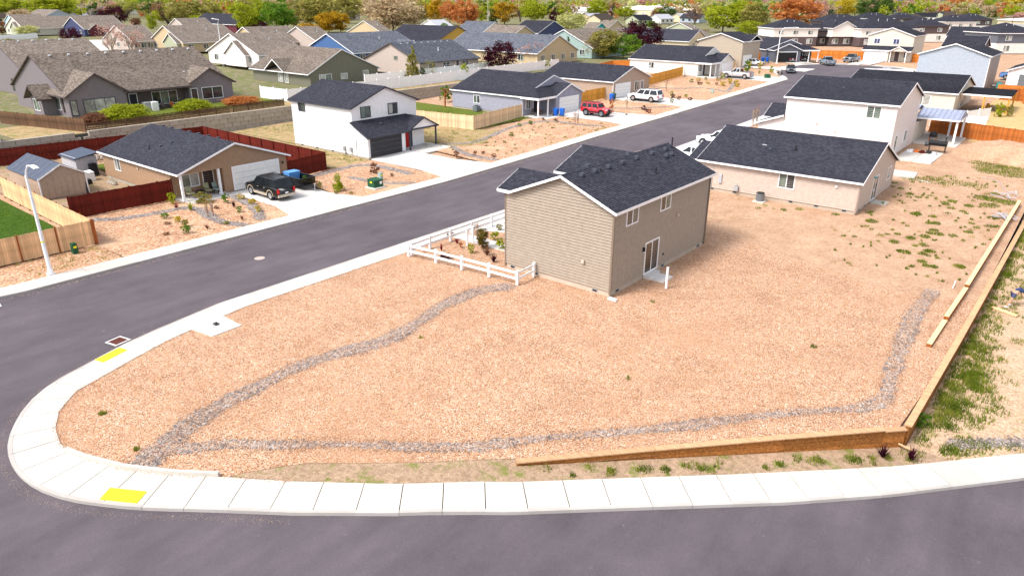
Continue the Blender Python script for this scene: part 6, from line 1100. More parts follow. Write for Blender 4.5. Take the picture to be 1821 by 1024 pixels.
TREES = [
 ('lime-green tree at the top left corner', 18, 32, -4, 60, 'round', 'leaf_lime'), ('wide lime-green tree in the second place from the left corner', 95, 34, -6, 72, 'round', 'leaf_lime'), ('pale bare tree right of the wide lime tree', 160, 30, -4, 50, 'bare', 'leaf_buff', 'pale_bark'),
 ('cream-flowering tree before the light blue house', 50, 68, 44, 34, 'round', 'leaf_pale'), ('small rusty shrub tree at the left edge', 4, 62, 38, 22, 'round', 'leaf_brown'), ('dark plum tree above the brown roofs at the upper left', 205, 50, 13, 38, 'dome', 'leaf_plum'), ('small dark plum tree beside the white parked crossover', 128, 78, 50, 28, 'dome', 'leaf_plum'),
 ('left one of two bare pink birches behind the gray terrace house', 200, 100, 38, 38, 'bare', 'leaf_pink', 'pale_bark'), ('right one of two bare pink birches behind the gray terrace house', 236, 100, 36, 40, 'bare', 'leaf_pink', 'pale_bark'), ('buff budding tree behind the brown roofs, left of the deep green one', 225, 32, -3, 45, 'bare', 'leaf_olive'), ('deep green tree at the top edge above the brown roofs', 262, 28, -6, 34, 'oval', 'leaf_green'), ('slim yellow-green conifer in front of the cream house with sage gables', 271, 52, 24, 16, 'column', 'leaf_lime'),
 ('brown budding tree left of the maroon house', 300, 46, -4, 46, 'bare', 'leaf_brown'), ('orange-brown budding tree with a wide crown near the maroon house', 340, 46, 2, 58, 'round', 'leaf_olive'), ('low lime shrub tree below the orange-brown one', 357, 48, 28, 40, 'dome', 'leaf_lime'), ('narrow lime tree left of the maroon house', 385, 40, 8, 22, 'column', 'leaf_olive'), ('dark plum shrub tree leaning on the maroon house', 397, 47, 28, 26, 'dome', 'leaf_plum'), ('blue-gray spruce before the maroon house', 415, 58, 34, 14, 'conifer', 'leaf_spruce'),
 ('tall yellow-green poplar, left one of the poplar row', 442, 60, 2, 34, 'oval', 'leaf_lime'), ('tall bright green poplar, widest of the poplar row', 498, 60, -5, 48, 'oval', 'leaf_green'), ('lime poplar behind the widest one', 466, 56, -6, 34, 'oval', 'leaf_lime'), ('brownish budding poplar right of the widest one', 523, 50, -4, 30, 'round', 'leaf_olive'), ('blue-leaved small tree below the poplar row', 452, 60, 49, 12, 'round', 'leaf_spruce'),
 ('very large yellow-olive tree in the top middle-left', 572, 52, -8, 72, 'round', 'leaf_olive'), ('orange-brown tree in front of the very large olive tree', 585, 58, 18, 42, 'round', 'leaf_amber'), ('olive tree right of the very large one', 618, 42, -4, 44, 'round', 'leaf_olive'), ('great budding willow with visible branches behind the gray-brown roof', 700, 60, -5, 86, 'round', 'leaf_buff'), ('golden budding tree beside the willow', 735, 42, 0, 42, 'round', 'leaf_olive'), ('pinkish bare tree in front of the blue house', 628, 98, 58, 34, 'bare', 'leaf_pink'), ('small cypress in front of the blue house', 643, 104, 90, 9, 'column', 'leaf_olive'), ('dark-trunked amber conifer left of the orange trees', 778, 45, -6, 30, 'oval', 'leaf_amber'), ('orange-brown tree beside the amber conifer', 800, 46, -5, 30, 'oval', 'leaf_orange'), ('tall salmon-orange tree, behind the yellow house', 826, 52, -6, 44, 'oval', 'leaf_orange'), ('green columnar tree in front of the yellow gables', 791, 72, 40, 17, 'column', 'leaf_green'), ('sparse budding shrub tree before the black-roofed yellow house', 735, 74, 52, 34, 'bare', 'leaf_olive'), ('low orange tree before the slate-blue roof', 873, 58, 42, 34, 'dome', 'leaf_orange'), ('dark spruce left of the round amber tree', 876, 44, 4, 16, 'conifer', 'leaf_pine'), ('round amber tree left of the navy-black roof', 897, 44, 4, 38, 'round', 'leaf_amber'),
 ('tall sparse evergreen in front of the pinkish house', 734, 142, 76, 27, 'conifer', 'leaf_olive'), ('small dark conifer at the foot of the sparse evergreen', 752, 142, 110, 14, 'conifer', 'leaf_pine'), ('thin budding sapling right of the sparse evergreen', 766, 138, 104, 18, 'sparse', 'leaf_olive'), ('dark red tree by the slate-roofed pinkish house end', 890, 128, 76, 48, 'dome', 'leaf_plum'), ('pink blossoming bare tree in front of the tan stucco house', 945, 114, 70, 44, 'bare', 'leaf_pink'),
 ('poplar with a pale trunk and lime leaves left of the flowering tree', 948, 46, -8, 40, 'oval', 'leaf_lime'), ('dark plum tree behind the navy-black roof', 987, 42, 22, 18, 'dome', 'leaf_plum'), ('pale flowering tree with white branches', 1014, 62, 20, 46, 'round', 'leaf_pale', 'pale_bark'), ('left blue spruce, larger of the pair before the gray-green house', 986, 108, 64, 26, 'conifer', 'leaf_spruce'), ('right darker spruce of the pair before the gray-green house', 1008, 106, 62, 20, 'conifer', 'leaf_pine'), ('big budding olive tree left of the bright green tree', 1072, 104, 48, 50, 'round', 'leaf_olive'), ('brown bare shrub tree under the budding olive tree', 1050, 104, 68, 28, 'bare', 'leaf_buff'), ('bright green tree behind the orange back fence', 1108, 104, 62, 50, 'dome', 'leaf_green'), ('large round dark plum tree', 1139, 97, 38, 62, 'dome', 'leaf_plum'), ('hedge-like clipped green bush before the gray-green house', 1028, 100, 76, 30, 'dome', 'leaf_olive'),
 ('lime poplar pair left of the purple bare tree, before the white sheds', 1063, 34, -6, 30, 'oval', 'leaf_lime'), ('reddish-purple bare tree before the white sheds', 1088, 34, -5, 28, 'bare', 'leaf_brown'), ('fresh green tree below the white warehouse roofs', 1111, 36, 8, 30, 'oval', 'leaf_lime'), ('dark round conifer in front of the cream warehouse', 1186, 34, 13, 25, 'dome', 'leaf_pine'), ('gray-purple bare tree in front of the cream warehouse', 1235, 44, 8, 36, 'bare', 'leaf_brown'), ('small green tree at the end of the brown roof below the warehouse', 1158, 50, 38, 15, 'round', 'leaf_green'),
 ('big lime-yellow tree behind the beige two-storey house', 1285, 58, 8, 62, 'round', 'leaf_lime'), ('olive willow with a pale trunk behind the dark gray house', 1338, 62, 0, 44, 'oval', 'leaf_olive'), ('green bushy tree under the olive willow', 1333, 64, 38, 48, 'dome', 'leaf_lime'), ('dark plum tree squeezed beside the lime-yellow tree', 1321, 60, 46, 16, 'dome', 'leaf_plum'), ('reddish bare shrub before the beige two-storey house', 1245, 64, 50, 30, 'bare', 'leaf_brown'), ('wide salmon-orange tree left of the hip roof row', 1410, 50, -2, 76, 'round', 'leaf_orange'), ('pink blossom tree right of the salmon-orange one', 1452, 40, 0, 30, 'round', 'leaf_pink'), ('blue-green spruce behind the steep white gable', 1474, 40, 8, 20, 'conifer', 'leaf_spruce'), ('yellow round tree right of the blue-green spruce', 1503, 32, -3, 32, 'round', 'leaf_yellow'), ('left dark green pine of the pair above the black roofs', 1540, 34, 0, 32, 'dome', 'leaf_pine'), ('right dark green pine of the pair above the black roofs', 1568, 30, -3, 30, 'dome', 'leaf_pine'),
 ('lime bush tree above the black roofs', 1657, 24, 12, 18, 'round', 'leaf_lime'), ('red tree above the cream hip roof house', 1678, 28, 13, 28, 'round', 'leaf_red'), ('blue spruce above the brown-over-white house', 1712, 24, 2, 16, 'conifer', 'leaf_spruce'), ('yellow-green tree right of the blue spruce', 1748, 24, 0, 30, 'round', 'leaf_lime'), ('dark green conifer by the white commercial roof', 1764, 32, 14, 16, 'conifer', 'leaf_pine'), ('crimson hedge-like tree by the white commercial roof', 1795, 22, 12, 34, 'dome', 'leaf_red'), ('bright yellow tree at the top right corner', 1806, 18, -6, 44, 'round', 'leaf_yellow'), ('yellow-green shrub tree by the green lot', 1770, 70, 60, 22, 'dome', 'leaf_lime')]
TREES += [
 ('budding brown tree behind the light blue solar house', 38, 44, 14, 34, 'round', 'leaf_buff'), ('bare lilac tree behind the gray-purple house', 178, 28, 0, 30, 'bare', 'leaf_pink', 'pale_bark'), ('rust shrub tree on the brown roof row, right of the plum tree', 243, 48, 32, 16, 'round', 'leaf_brown'), ('amber budding tree between the cream and the maroon houses', 318, 48, 10, 30, 'round', 'leaf_olive'), ('low green hedge in front of the cream sage-gabled house', 268, 88, 72, 40, 'dome', 'leaf_pine'), ('yellow-green round bush left of the green hedge', 252, 88, 74, 18, 'dome', 'leaf_lime'),
 ('small green tree beside the lavender-white house', 412, 112, 100, 14, 'round', 'leaf_lime'), ('spindly tree beside the lavender-white house porch', 395, 112, 97, 10, 'conifer', 'leaf_olive'), ('olive tree between the poplars and the very large olive tree', 545, 48, 4, 34, 'round', 'leaf_buff'), ('gold-brown tree left of the gray-brown roof', 606, 58, 20, 26, 'round', 'leaf_amber'), ('buff tree behind the willow', 660, 34, -4, 34, 'round', 'leaf_buff'), ('golden tree right of the willow, before the amber conifer', 752, 40, 4, 30, 'round', 'leaf_amber'), ('lime shrub tree between the orange trees and the spruce', 858, 40, 8, 20, 'round', 'leaf_lime'), ('olive bush at the end of the yellow house', 700, 74, 58, 20, 'dome', 'leaf_olive'),
 ('budding gray tree left of the lime poplar', 925, 40, 2, 26, 'bare', 'leaf_brown'), ('green-gray tree between the pale flowering tree and the sheds', 1000, 32, 6, 24, 'round', 'leaf_olive'), ('brown twiggy shrub before the navy-black roof', 938, 60, 40, 14, 'bare', 'leaf_brown'), ('pink-brown shrub tree on the roofs left of the teal gable', 1052, 56, 38, 22, 'bare', 'leaf_brown'), ('pink blossom tree far back above the warehouse', 1148, 14, -2, 26, 'round', 'leaf_pink'), ('dark shrub tree left of the cream warehouse', 1164, 34, 20, 14, 'dome', 'leaf_brown'), ('lime tree right of the cream warehouse end', 1312, 44, 0, 34, 'round', 'leaf_lime'), ('small plum tree at the white-walled sage house', 1210, 84, 62, 12, 'bare', 'leaf_red'), ('green hedge tree left of the white-over-brown house', 1362, 66, 40, 30, 'dome', 'leaf_olive'), ('small dark tree by the teal gable', 1160, 52, 40, 14, 'round', 'leaf_green'),
 ('yellow-green tree between the pines and the steep white gable', 1520, 28, 2, 30, 'round', 'leaf_pale'), ('buff budding tree far back above the black roofs', 1600, 22, 2, 34, 'bare', 'leaf_buff'), ('lime tree beside the right utility pole', 1630, 20, -2, 26, 'round', 'leaf_lime'), ('orange-brown tree at the top above the red tree', 1700, 16, -3, 40, 'round', 'leaf_orange'), ('deep green tree between the red tree and the blue spruce', 1735, 30, 14, 18, 'round', 'leaf_spruce'), ('pale blossom tree at the right edge by the commercial roof', 1814, 38, 22, 26, 'round', 'leaf_pink'), ('pink-red shrub row before the brown-over-white house', 1745, 68, 58, 26, 'dome', 'leaf_red')]
TREES += [('rounded olive bush at the far left before the solar-roofed house', 20, 90, 70, 30, 'dome', 'leaf_olive'), ('small lime bush right of the cream flowering tree', 84, 90, 76, 22, 'dome', 'leaf_lime'), ('green shrub before the navy house', 112, 88, 76, 20, 'dome', 'leaf_green'), ('rusty shrub left of the lavender-white house', 314, 100, 84, 26, 'dome', 'leaf_brown'), ('small conifer at the lavender-white house corner', 352, 112, 92, 12, 'conifer', 'leaf_pine'), ('olive shrub right of the maroon gable', 455, 84, 66, 24, 'round', 'leaf_olive'), ('budding shrub tree before the olive-gray house roof', 520, 78, 58, 26, 'bare', 'leaf_buff'), ('green shrub at the left gable of the blue house', 556, 104, 88, 16, 'dome', 'leaf_green'), ('twiggy shrub before the blue house wall', 668, 108, 90, 24, 'bare', 'leaf_brown'), ('lime shrub tree behind the slate-gray roof', 760, 80, 60, 30, 'round', 'leaf_lime'), ('amber shrub tree left of the slate-blue roof', 838, 80, 60, 26, 'round', 'leaf_amber'), ('olive tree between the yellow house and the tan stucco house', 905, 72, 50, 30, 'round', 'leaf_olive'), ('green tree behind the blue spruce pair', 1040, 72, 50, 26, 'round', 'leaf_green'), ('twiggy pale tree right of the budding olive tree', 1096, 60, 38, 26, 'bare', 'leaf_buff'), ('lime tree behind the brown-roofed row at left', 290, 40, 14, 30, 'round', 'leaf_lime'), ('green tree behind the lavender-white house', 430, 58, 34, 24, 'round', 'leaf_green'), ('amber tree behind the pinkish house', 548, 62, 40, 26, 'round', 'leaf_amber'), ('buff tree behind the gray-purple house', 120, 20, -2, 34, 'round', 'leaf_buff')]
for t in TREES: tree(t[0], t[1], t[2], t[3], t[4], t[5], t[6], t[7] if len(t) > 7 else 'bark')
# the far wood and town beyond: one mass
pts_, sz = [], []
cols = ['leaf_olive', 'leaf_lime', 'leaf_buff', 'leaf_pale', 'leaf_pine', 'leaf_orange', 'leaf_green', 'leaf_pink']
base = {k: crown_pts('round', 16, 16, 200+i) for i, k in enumerate(cols)}
for ci, cn in enumerate(cols):
    P = []; s_ = []
    for _ in range([260, 330, 200, 260, 60, 80, 130, 100][ci]):
        px = random.uniform(-40, 1860); y_ = random.choice([random.uniform(6, 14), random.uniform(12, 26), random.uniform(20, 34)]); b = zat(px, y_, 3.0)
        if b[1] > 5500 or math.hypot(b[0], b[1]) > 5000: continue
        d = math.hypot(b[0], b[1]); h_ = random.uniform(5, 10)*(1+d/2600); wv = h_*random.uniform(.4, .75); P.append(base[cn]*np.array([wv, wv, h_*.5])+np.array([b[0], b[1], 3+h_*.52])); s_.append(np.full(len(base[cn]), .10*wv+.28))
    o = bpy.data.objects.new('distant_trees', quads_mesh('distant_trees', np.concatenate(P), np.concatenate(s_), mat=cn)); COL.objects.link(o); tag(o, kind='stuff')
# far small houses scattered between the far trees
hm = MB().prism([(-7, -4.5, 0), (-7, 4.5, 0), (-7, 4.5, 2.7), (-7, 0, 5.0), (-7, -4.5, 2.7)], (14, 0, 0)).mesh('wall')
rm = MB()
for s_ in (-1, 1): rm.hexa([(-7.4, s_*5, 2.5), (7.4, s_*5, 2.5), (7.4, 0, 5.1), (-7.4, 0, 5.1), (-7.4, s_*5, 2.65), (7.4, s_*5, 2.65), (7.4, 0, 5.25), (-7.4, 0, 5.25)])
rm = rm.mesh('roof'); wm = MB()
for u in (-4.5, 0, 4.5): wm.box(u-.8, u+.8, -4.58, -4.5, .9, 2.1)
wm = wm.mesh('window')
for me, mt in ((hm, 'off_white'), (rm, 'shingle_brown'), (wm, 'glass')): me.materials.append(MT[mt])
USED = set()
for i in range(56):
    px = random.uniform(0, 1820) if i < 46 else random.uniform(1560, 1820); py = random.uniform(9, 30) if i < 40 else random.uniform(22, 42)
    if 960 < px < 1330 and py > 8: py = random.uniform(32, 44)
    b = zat(px, py, 3.1); wc, rc = random.choice(['off_white', 'cream', 'pinkish', 'pale', 'sand', 'gray_blue', 'sage']), random.choice(['shingle_brown', 'shingle_slate', 'shingle_dark', 'shingle_brown', 'siding_gray'])
    nt_ = min((t for t in TREES if t[0] not in USED), key=lambda t: abs(t[1]-px)+.3*abs(t[2]-py)); USED.add(nt_[0]); nm = nt_[0]
    for cut in (' behind ', ' before ', ' in ', ' beside ', ' at ', ', ', ' left ', ' right ', ' between ', ' with ', ' on ', ' above ', ' far '): nm = nm.split(cut)[0]
    side = 'left' if px < nt_[1] else 'right'
    lb = 'small far %s house with %s roof, just %s of the %s' % ({'off_white': 'white', 'cream': 'cream', 'pinkish': 'pinkish', 'pale': 'pale', 'sand': 'tan', 'gray_blue': 'blue-gray', 'sage': 'sage'}[wc], {'shingle_brown': 'brown', 'shingle_slate': 'slate', 'shingle_dark': 'dark', 'siding_gray': 'gray'}[rc], side, ' '.join(nm.split()[:5]))
    r = root('house', b, lb, 'house', 'small far houses across town', rz=random.choice([0, 1.57])+random.uniform(-.1, .1))
    setmat(ob('wall', hm, None, r), wc); setmat(ob('roof', rm, None, r), rc); ob('window', wm, None, r)
# shrubs in the front gardens
SM = {k: [quads_mesh('foliage', (P := crown_pts(kk, 26, 16, 300+i)), rng.uniform(.09, .2, len(P)), mat='leaf_green') for i in range(3)] for k, kk in (('ball', 'round'), ('cone', 'conifer'), ('low', 'dome'))}
SPK = MB()
for i in range(46):
    a = random.uniform(0, 6.28); t_ = random.uniform(.2, 1.1); l_ = random.uniform(.6, 1.1); x, y, z = math.cos(a)*math.sin(t_)*l_, math.sin(a)*math.sin(t_)*l_, math.cos(t_)*l_; SPK.add([(-.08*math.sin(a), .08*math.cos(a), 0), (.08*math.sin(a), -.08*math.cos(a), 0), (x, y, z)], [(0, 1, 2)])
SPK = SPK.mesh('blades'); SPK.materials.append(MT['leaf_red'])
def shrub(px, py, w_, h_, mat, label, kind='ball', at=None):
    w_, h_ = (w_*1.2, h_*1.2) if w_ < 2.5 else (w_, h_); b = at or g(px, py); r = root('shrub', b, label, 'shrub', rz=random.uniform(0, 6))
    if w_ > 2.5:
        for kz in range(3):
            o = ob('foliage', CM['dome'][kz], None, r, (0, 0, h_*(.5-.06*kz))); o.scale = (w_/2*(1-.06*kz), w_/2*(1-.06*kz), h_*.55); o.rotation_euler = (0, 0, 2.1*kz); setmat(o, mat)
    elif kind == 'spiky': o = ob('blades', SPK, None, r); o.scale = (w_/2, w_/2, h_)
    else:
        o = ob('foliage', SM[kind][random.randrange(3)], None, r, (0, 0, h_*.5)); o.scale = (w_/2, w_/2, h_*.52); s_ = ob('stem', TM[0], None, r); s_.scale = (w_*.6, w_*.6, h_*.7)
    setmat(o, mat); return r
for a in ((307, 362, .75, .8, 'leaf_lime', 'green shrub at the porch corner by the red fence end'), (314, 370, .7, .5, 'leaf_red', 'dark red spiky plant in front of the green shrub at the red fence end', 'spiky'), (340, 374, .9, .8, 'leaf_lime', 'spiky green shrub below the porch window', 'spiky'), (363, 360, 1.3, .8, 'leaf_olive', 'wide olive shrub along the porch edge'), (402, 361, .55, .75, 'leaf_green', 'upright green shrub at the porch step'), (385, 370.5, .4, .2, 'leaf_brown', 'tiny brown plant in front of the porch step'), (416, 368, .8, .55, 'leaf_plum', 'dark purple spiky plant left of the rock bed at the driveway', 'spiky'), (429.4, 354.5, .6, .4, 'leaf_yellow', 'yellow plant nearest the driveway top'), (448, 363, .6, .45, 'leaf_yellow', 'middle yellow plant along the driveway edge'), (459.5, 376.5, .55, .45, 'leaf_yellow', 'lowest yellow plant by the driveway corner'), (426, 377, .5, .4, 'leaf_green', 'green-topped small plant above a reddish one by the rock bed'), (430.8, 391, .65, .45, 'leaf_brown', 'reddish spiky plant near the sidewalk by the rock bed', 'spiky'), (293, 388, .55, .4, 'leaf_green', 'small green plant left of the yellow one on the gravel'), (316, 394.5, .5, .45, 'leaf_yellow', 'yellow plant between the small green plants left of the rock bed'), (298, 398.5, .45, .15, 'leaf_brown', 'flat brown plant below the small green one'), (329, 403, .55, .55, 'leaf_olive', 'upper one of two round green tufts beside the rock bed'), (331.6, 414.5, .6, .6, 'leaf_green', 'lower one of two round green tufts beside the rock bed'), (369.2, 407, .75, .45, 'leaf_brown', 'reddish spiky plant right of the rock bed near the sidewalk', 'spiky'), (296, 417, .45, .15, 'leaf_brown', 'flattest brown plant near the sidewalk, left of the tufts'), (401, 397.5, .6, .15, 'leaf_olive', 'flat yellowish plant in the middle of the gravel'),
          (546, 330, .7, .8, 'leaf_green', 'dark green bush behind the utility trailer'), (569.6, 336, .4, .6, 'leaf_olive', 'small dark plant left of the young spruce'), (565, 329, .35, .35, 'leaf_brown', 'small reddish plant above the one left of the young spruce'), (598, 344.5, .45, .3, 'leaf_olive', 'tiny green plant at the foot of the young spruce'), (697, 313, .4, .25, 'leaf_brown', 'small brown plant by the white house driveway'), (659, 323, .4, .25, 'leaf_olive', 'small dull plant left of the transformer box'), (624, 344, .4, .15, 'leaf_olive', 'flat green plant near the sidewalk right of the young spruce'),
          (845, 277, .4, .5, 'leaf_brown', 'left small brown plant in the gravel right of the rock bed'), (859, 274, .35, .3, 'leaf_plum', 'middle small brown plant in the gravel right of the rock bed'), (877.5, 279, .6, .3, 'leaf_brown', 'right small brown plant in the gravel, widest of the three'), (897, 254, .45, .25, 'leaf_olive', 'tiny green plant below the pale pine fence corner'),
          (943.6, 221, .7, .4, 'leaf_green', 'low green plant in the lilac house yard, nearest the porch'), (924, 225, .5, .35, 'leaf_green', 'small green plant left of the low green one, by the rock bed'), (909, 242, .6, .4, 'leaf_green', 'dark green plant beside the lower rock bed'), (989, 216, .6, .35, 'leaf_brown', 'brown plant in front of the lilac house porch'), (966, 214, .5, .3, 'leaf_brown', 'tiny brown plant near the lilac house porch post'),
          (1087, 203, .7, 1.9, 'leaf_orange', 'upright rusty-red columnar shrub right of the red off-road car', 'ball'), (1144, 196, .7, .6, 'leaf_plum', 'dark shrub by the driveway of the long white SUV'), (1150, 199.5, .5, .4, 'leaf_plum', 'left of two dark red shrubs near the driveway flare'), (1154.5, 201, .55, .45, 'leaf_red', 'right of two dark red shrubs near the driveway flare'), (1114, 205, .4, .2, 'leaf_brown', 'small brown plant under the staked sapling'), 
          (1229, 146.5, .7, .5, 'leaf_green', 'green shrub at the left of the white house yard'), (1242, 144, .8, .5, 'leaf_yellow', 'yellow shrub before the white house porch'), (1255, 142, .5, .4, 'leaf_green', 'green shrub between the porch posts of the white house'), (1244, 151, .9, .5, 'leaf_brown', 'brown shrub in the middle left of the white house yard'), (1258.6, 149, .8, .3, 'leaf_yellow', 'low yellow plant in the white house yard'), (1274, 151, .5, .4, 'leaf_brown', 'small brown plant in the white house yard, middle'), (1276, 144, .6, .6, 'leaf_olive', 'olive shrub by the white garage corner'), (1284, 141.5, .9, 1.1, 'leaf_lime', 'bright green shrub left of the silver pickup'), (1285, 153.5, 1.0, .7, 'leaf_yellow', 'yellow bush in the white house yard, larger left one'), (1297.5, 149, .9, .8, 'leaf_yellow', 'yellow bush in the white house yard, upper right one'), (1310.6, 155, .9, 1.0, 'leaf_yellow', 'yellow bush nearest the driveway of the silver pickup'), (1307, 147.5, .5, .3, 'leaf_green', 'tiny green plant by the driveway of the silver pickup'), (1194, 171, .5, .7, 'leaf_lime', 'upright lime plant at the left end of the white house yard'), (1197, 174.5, .6, .6, 'leaf_plum', 'dark shrub under the lime plant'), (1220, 173.5, .5, .5, 'leaf_lime', 'small lime plant left of the gray-green pedestal'), (1207, 178, .6, .6, 'leaf_brown', 'brown shrub nearest the sidewalk in the white house yard'), (1194.5, 183, .6, .6, 'leaf_olive', 'olive plant at the lower left corner of the white house yard'), (1227, 179, .7, .4, 'leaf_plum', 'dark plant at the lower middle of the white house yard'),
          (1350, 131.5, .5, .5, 'leaf_olive', 'olive plant in the yard of the beige house, left'), (1328.5, 127.5, 1.3, 1.9, 'leaf_green', 'dark green bush behind the silver pickup bed'), (1332.5, 121, .8, 1.2, 'leaf_yellow', 'yellow bush before the small white crossover, left'), (1351, 123.5, .8, 1.3, 'leaf_yellow', 'yellow bush before the small white crossover, right'), (1372, 129.5, .7, 1.2, 'leaf_lime', 'yellow-green plant above the dark green utility box'), (1383, 130.5, .6, .5, 'leaf_brown', 'brown plant near the kerb bend'), (1387, 134.5, .9, .6, 'leaf_plum', 'dark plant nearest the kerb bend'), (1365, 109.5, 1.3, 1.9, 'leaf_brown', 'tall brown-green bush below the orange fence'),
          (812.6, 432.5, .7, .45, 'leaf_red', 'red spiky plant near the white fence by the sidewalk', 'spiky'), (820, 440.5, .3, .4, 'leaf_orange', 'small orange plant in the little front garden'), (785, 445.5, .5, .6, 'leaf_red', 'thin red plant inside the fence corner', 'spiky'), (838, 449.5, .5, .55, 'leaf_lime', 'small green tuft left of the cypress foot'), (866, 453, 1.1, .7, 'leaf_brown', 'bare reddish twiggy shrub right of the cypress', 'spiky'), (877.6, 465.5, .95, .55, 'leaf_plum', 'dark purple spiky plant nearest the tan wall', 'spiky'), (794, 458, .8, .2, 'leaf_plum', 'flat dark plant just inside the rail fence', 'low'), (893, 443, .7, .7, 'leaf_lime', 'green round shrub against the tan wall'), (880, 426, .6, .55, 'leaf_lime', 'green tuft beside the white path'), (888, 409, .5, .4, 'leaf_olive', 'olive tuft beyond the white path'), (800, 419.5, .5, .3, 'leaf_plum', 'small purple plant by the sidewalk beyond the rail fence'),
          (1569, 812, .85, .6, 'leaf_plum', 'left one of two dark red grass plants below the timber wall', 'spiky'), (1619, 818, .9, .62, 'leaf_plum', 'right one of two dark red grass plants below the timber wall', 'spiky'), (1637, 755, .75, .55, 'leaf_green', 'round green weed bush at the foot of the timber wall corner', 'ball')):
    shrub(*a)
shrub(0, 0, 5.4, 2.0, 'leaf_lime', 'left one of two round yellow-green bushes before the gray terrace house', 'low', at=(-98.2, 41.2, 2.0)); shrub(0, 0, 4.6, 1.7, 'leaf_lime', 'right one of two round yellow-green bushes before the gray terrace house', 'low', at=(-98.6, 50.6, 2.0)); shrub(0, 0, 5.0, 1.2, 'leaf_orange', 'low orange-red hedge right of the yellow-green bushes', 'low', at=(-100.3, 59.0, 2.0)); shrub(0, 0, 3.2, 1.3, 'leaf_brown', 'brown twiggy bush at the gray house corner by the fence', 'low', at=(-98.5, 37.6, 2.0))
shrub(811.5, 280, .7, .6, 'leaf_brown', 'brown urn-shaped plant in the gravel beside the rock bed', 'ball'); shrub(793, 142, 1.5, 1.6, 'leaf_lime', 'lime bush hanging over the white vinyl fence', 'ball', at=(-95.6, 103, 3.6)); shrub(0, 0, 2.0, 1.8, 'leaf_green', 'green topped sapling beside the lilac-gray house corner', 'ball', at=(-86, 88, 1.2))
shrub(968, 108, 1.6, 1.2, 'leaf_lime', 'green clump on top of the white vinyl fence by the tan stucco house', 'ball', at=(-94.2, 127, 3.6)); tree('young spruce in the gravel yard by the transformer box', 601.7, 339, 300, 19, 'conifer', 'leaf_lime', name='young_tree')
tree('brown-green columnar cypress in the little front garden', 859, 441, 403, 21, 'column', 'leaf_cypress', name='cypress')
def stake(px, pyb, h_, label, leafm='leaf_brown'):
    r = root('sapling', g(px, pyb), label, 'sapling'); ob('stake', MB().tube([(.12, 0, 0), (.12, 0, h_)], .025, 6), 'post_wood', r); t_ = ob('branches', BM[0], None, r); t_.scale = (h_*.35, h_*.35, h_*.95); setmat(t_, 'pale_bark'); c = ob('buds', CM['sparse'][1], None, r, (0, 0, h_*.7)); c['kind'] = 'stuff'; c.scale = (.3, .3, .4); setmat(c, leafm)
stake(378.8, 383, 1.9, 'staked sapling right of the leaning one before the porch', 'leaf_olive'); stake(369.5, 385, 1.6, 'leaning sapling left of the staked one before the porch', 'leaf_olive'); stake(1021.5, 222, 1.9, 'left staked sapling before the blue bins'); stake(1027, 222, 1.9, 'right staked sapling before the blue bins'); stake(1113.8, 195, 1.9, 'staked sapling left of the long white SUV'); stake(1184, 163, 2.4, 'reddish sapling right of the long white SUV', 'leaf_pink'); stake(1280, 146, 2.6, 'pink blossoming sapling left of the silver pickup', 'leaf_pink'); stake(1338, 224, 2.6, 'left bare sapling behind the beige house roof', 'leaf_buff'); stake(1344, 223, 2.8, 'right bare sapling behind the beige house roof', 'leaf_buff'); stake(848, 425, 1.3, 'thin sapling left of the cypress')
shrub(667, 308, .9, .9, 'leaf_brown', 'red-brown bush at the corner of the white house garage', 'ball')
tag(ob('timber_brace', MB().box(-.09, .09, -.09, .09, 0, 2.6).hexa([(-.08, .1, 1.7), (.08, .1, 1.7), (.08, .25, 1.7), (-.08, .25, 1.7), (-.08, 1.0, 2.6), (.08, 1.0, 2.6), (.08, 1.15, 2.6), (-.08, 1.15, 2.6)]).box(-.1, .1, -.7, 1.3, 2.6, 2.75), 'post_wood', loc=(-81.6, 83.2, .9)), 'reddish timber post with a diagonal brace left of the lilac-gray house', 'post')
# grass: tufts of blades, joined
def grass(name, spots, mat, hgt_=.22, per=26):
    V, F = [], []; C_ = []
    for x, y, r_, dens in spots:
        n_ = int(per*dens*max(1, r_*r_*9)); a = rng.uniform(0, 6.28, n_); rr = r_*np.sqrt(rng.uniform(0, 1, n_)); C_.append(np.column_stack([x+rr*np.cos(a), y+rr*np.sin(a), rng.uniform(.5, 1.2, n_)*(1-.5*rr/max(r_, .01))]))
    C_ = np.concatenate(C_); n_ = len(C_); a = rng.uniform(0, 6.28, n_); ln = rng.normal(0, .35, (n_, 2)); z = np.array([T(x, y) for x, y in C_[:, :2]])-.05; h = C_[:, 2]*hgt_; w_ = .016+.03*h
    A = np.column_stack([C_[:, 0]-np.cos(a)*w_, C_[:, 1]-np.sin(a)*w_, z]); B = np.column_stack([C_[:, 0]+np.cos(a)*w_, C_[:, 1]+np.sin(a)*w_, z]); T_ = np.column_stack([C_[:, 0]+ln[:, 0]*h, C_[:, 1]+ln[:, 1]*h, z+h+.05])
    V = np.stack([A, B, T_], 1).reshape(-1, 3); me = bpy.data.meshes.new(name); me.vertices.add(n_*3); me.vertices.foreach_set('co', V.astype(np.float32).ravel()); me.loops.add(n_*3); me.loops.foreach_set('vertex_index', np.arange(n_*3, dtype=np.int32)); me.polygons.add(n_); me.polygons.foreach_set('loop_start', np.arange(0, n_*3, 3, dtype=np.int32)); me.polygons.foreach_set('loop_total', np.full(n_, 3, dtype=np.int32)); me.update(); me.materials.append(MT[mat]); o = bpy.data.objects.new(name, me); COL.objects.link(o); return tag(o, kind='stuff')
def px_spots(L): return [(*g(x, y)[:2], r_, d) for x, y, r_, d in L]
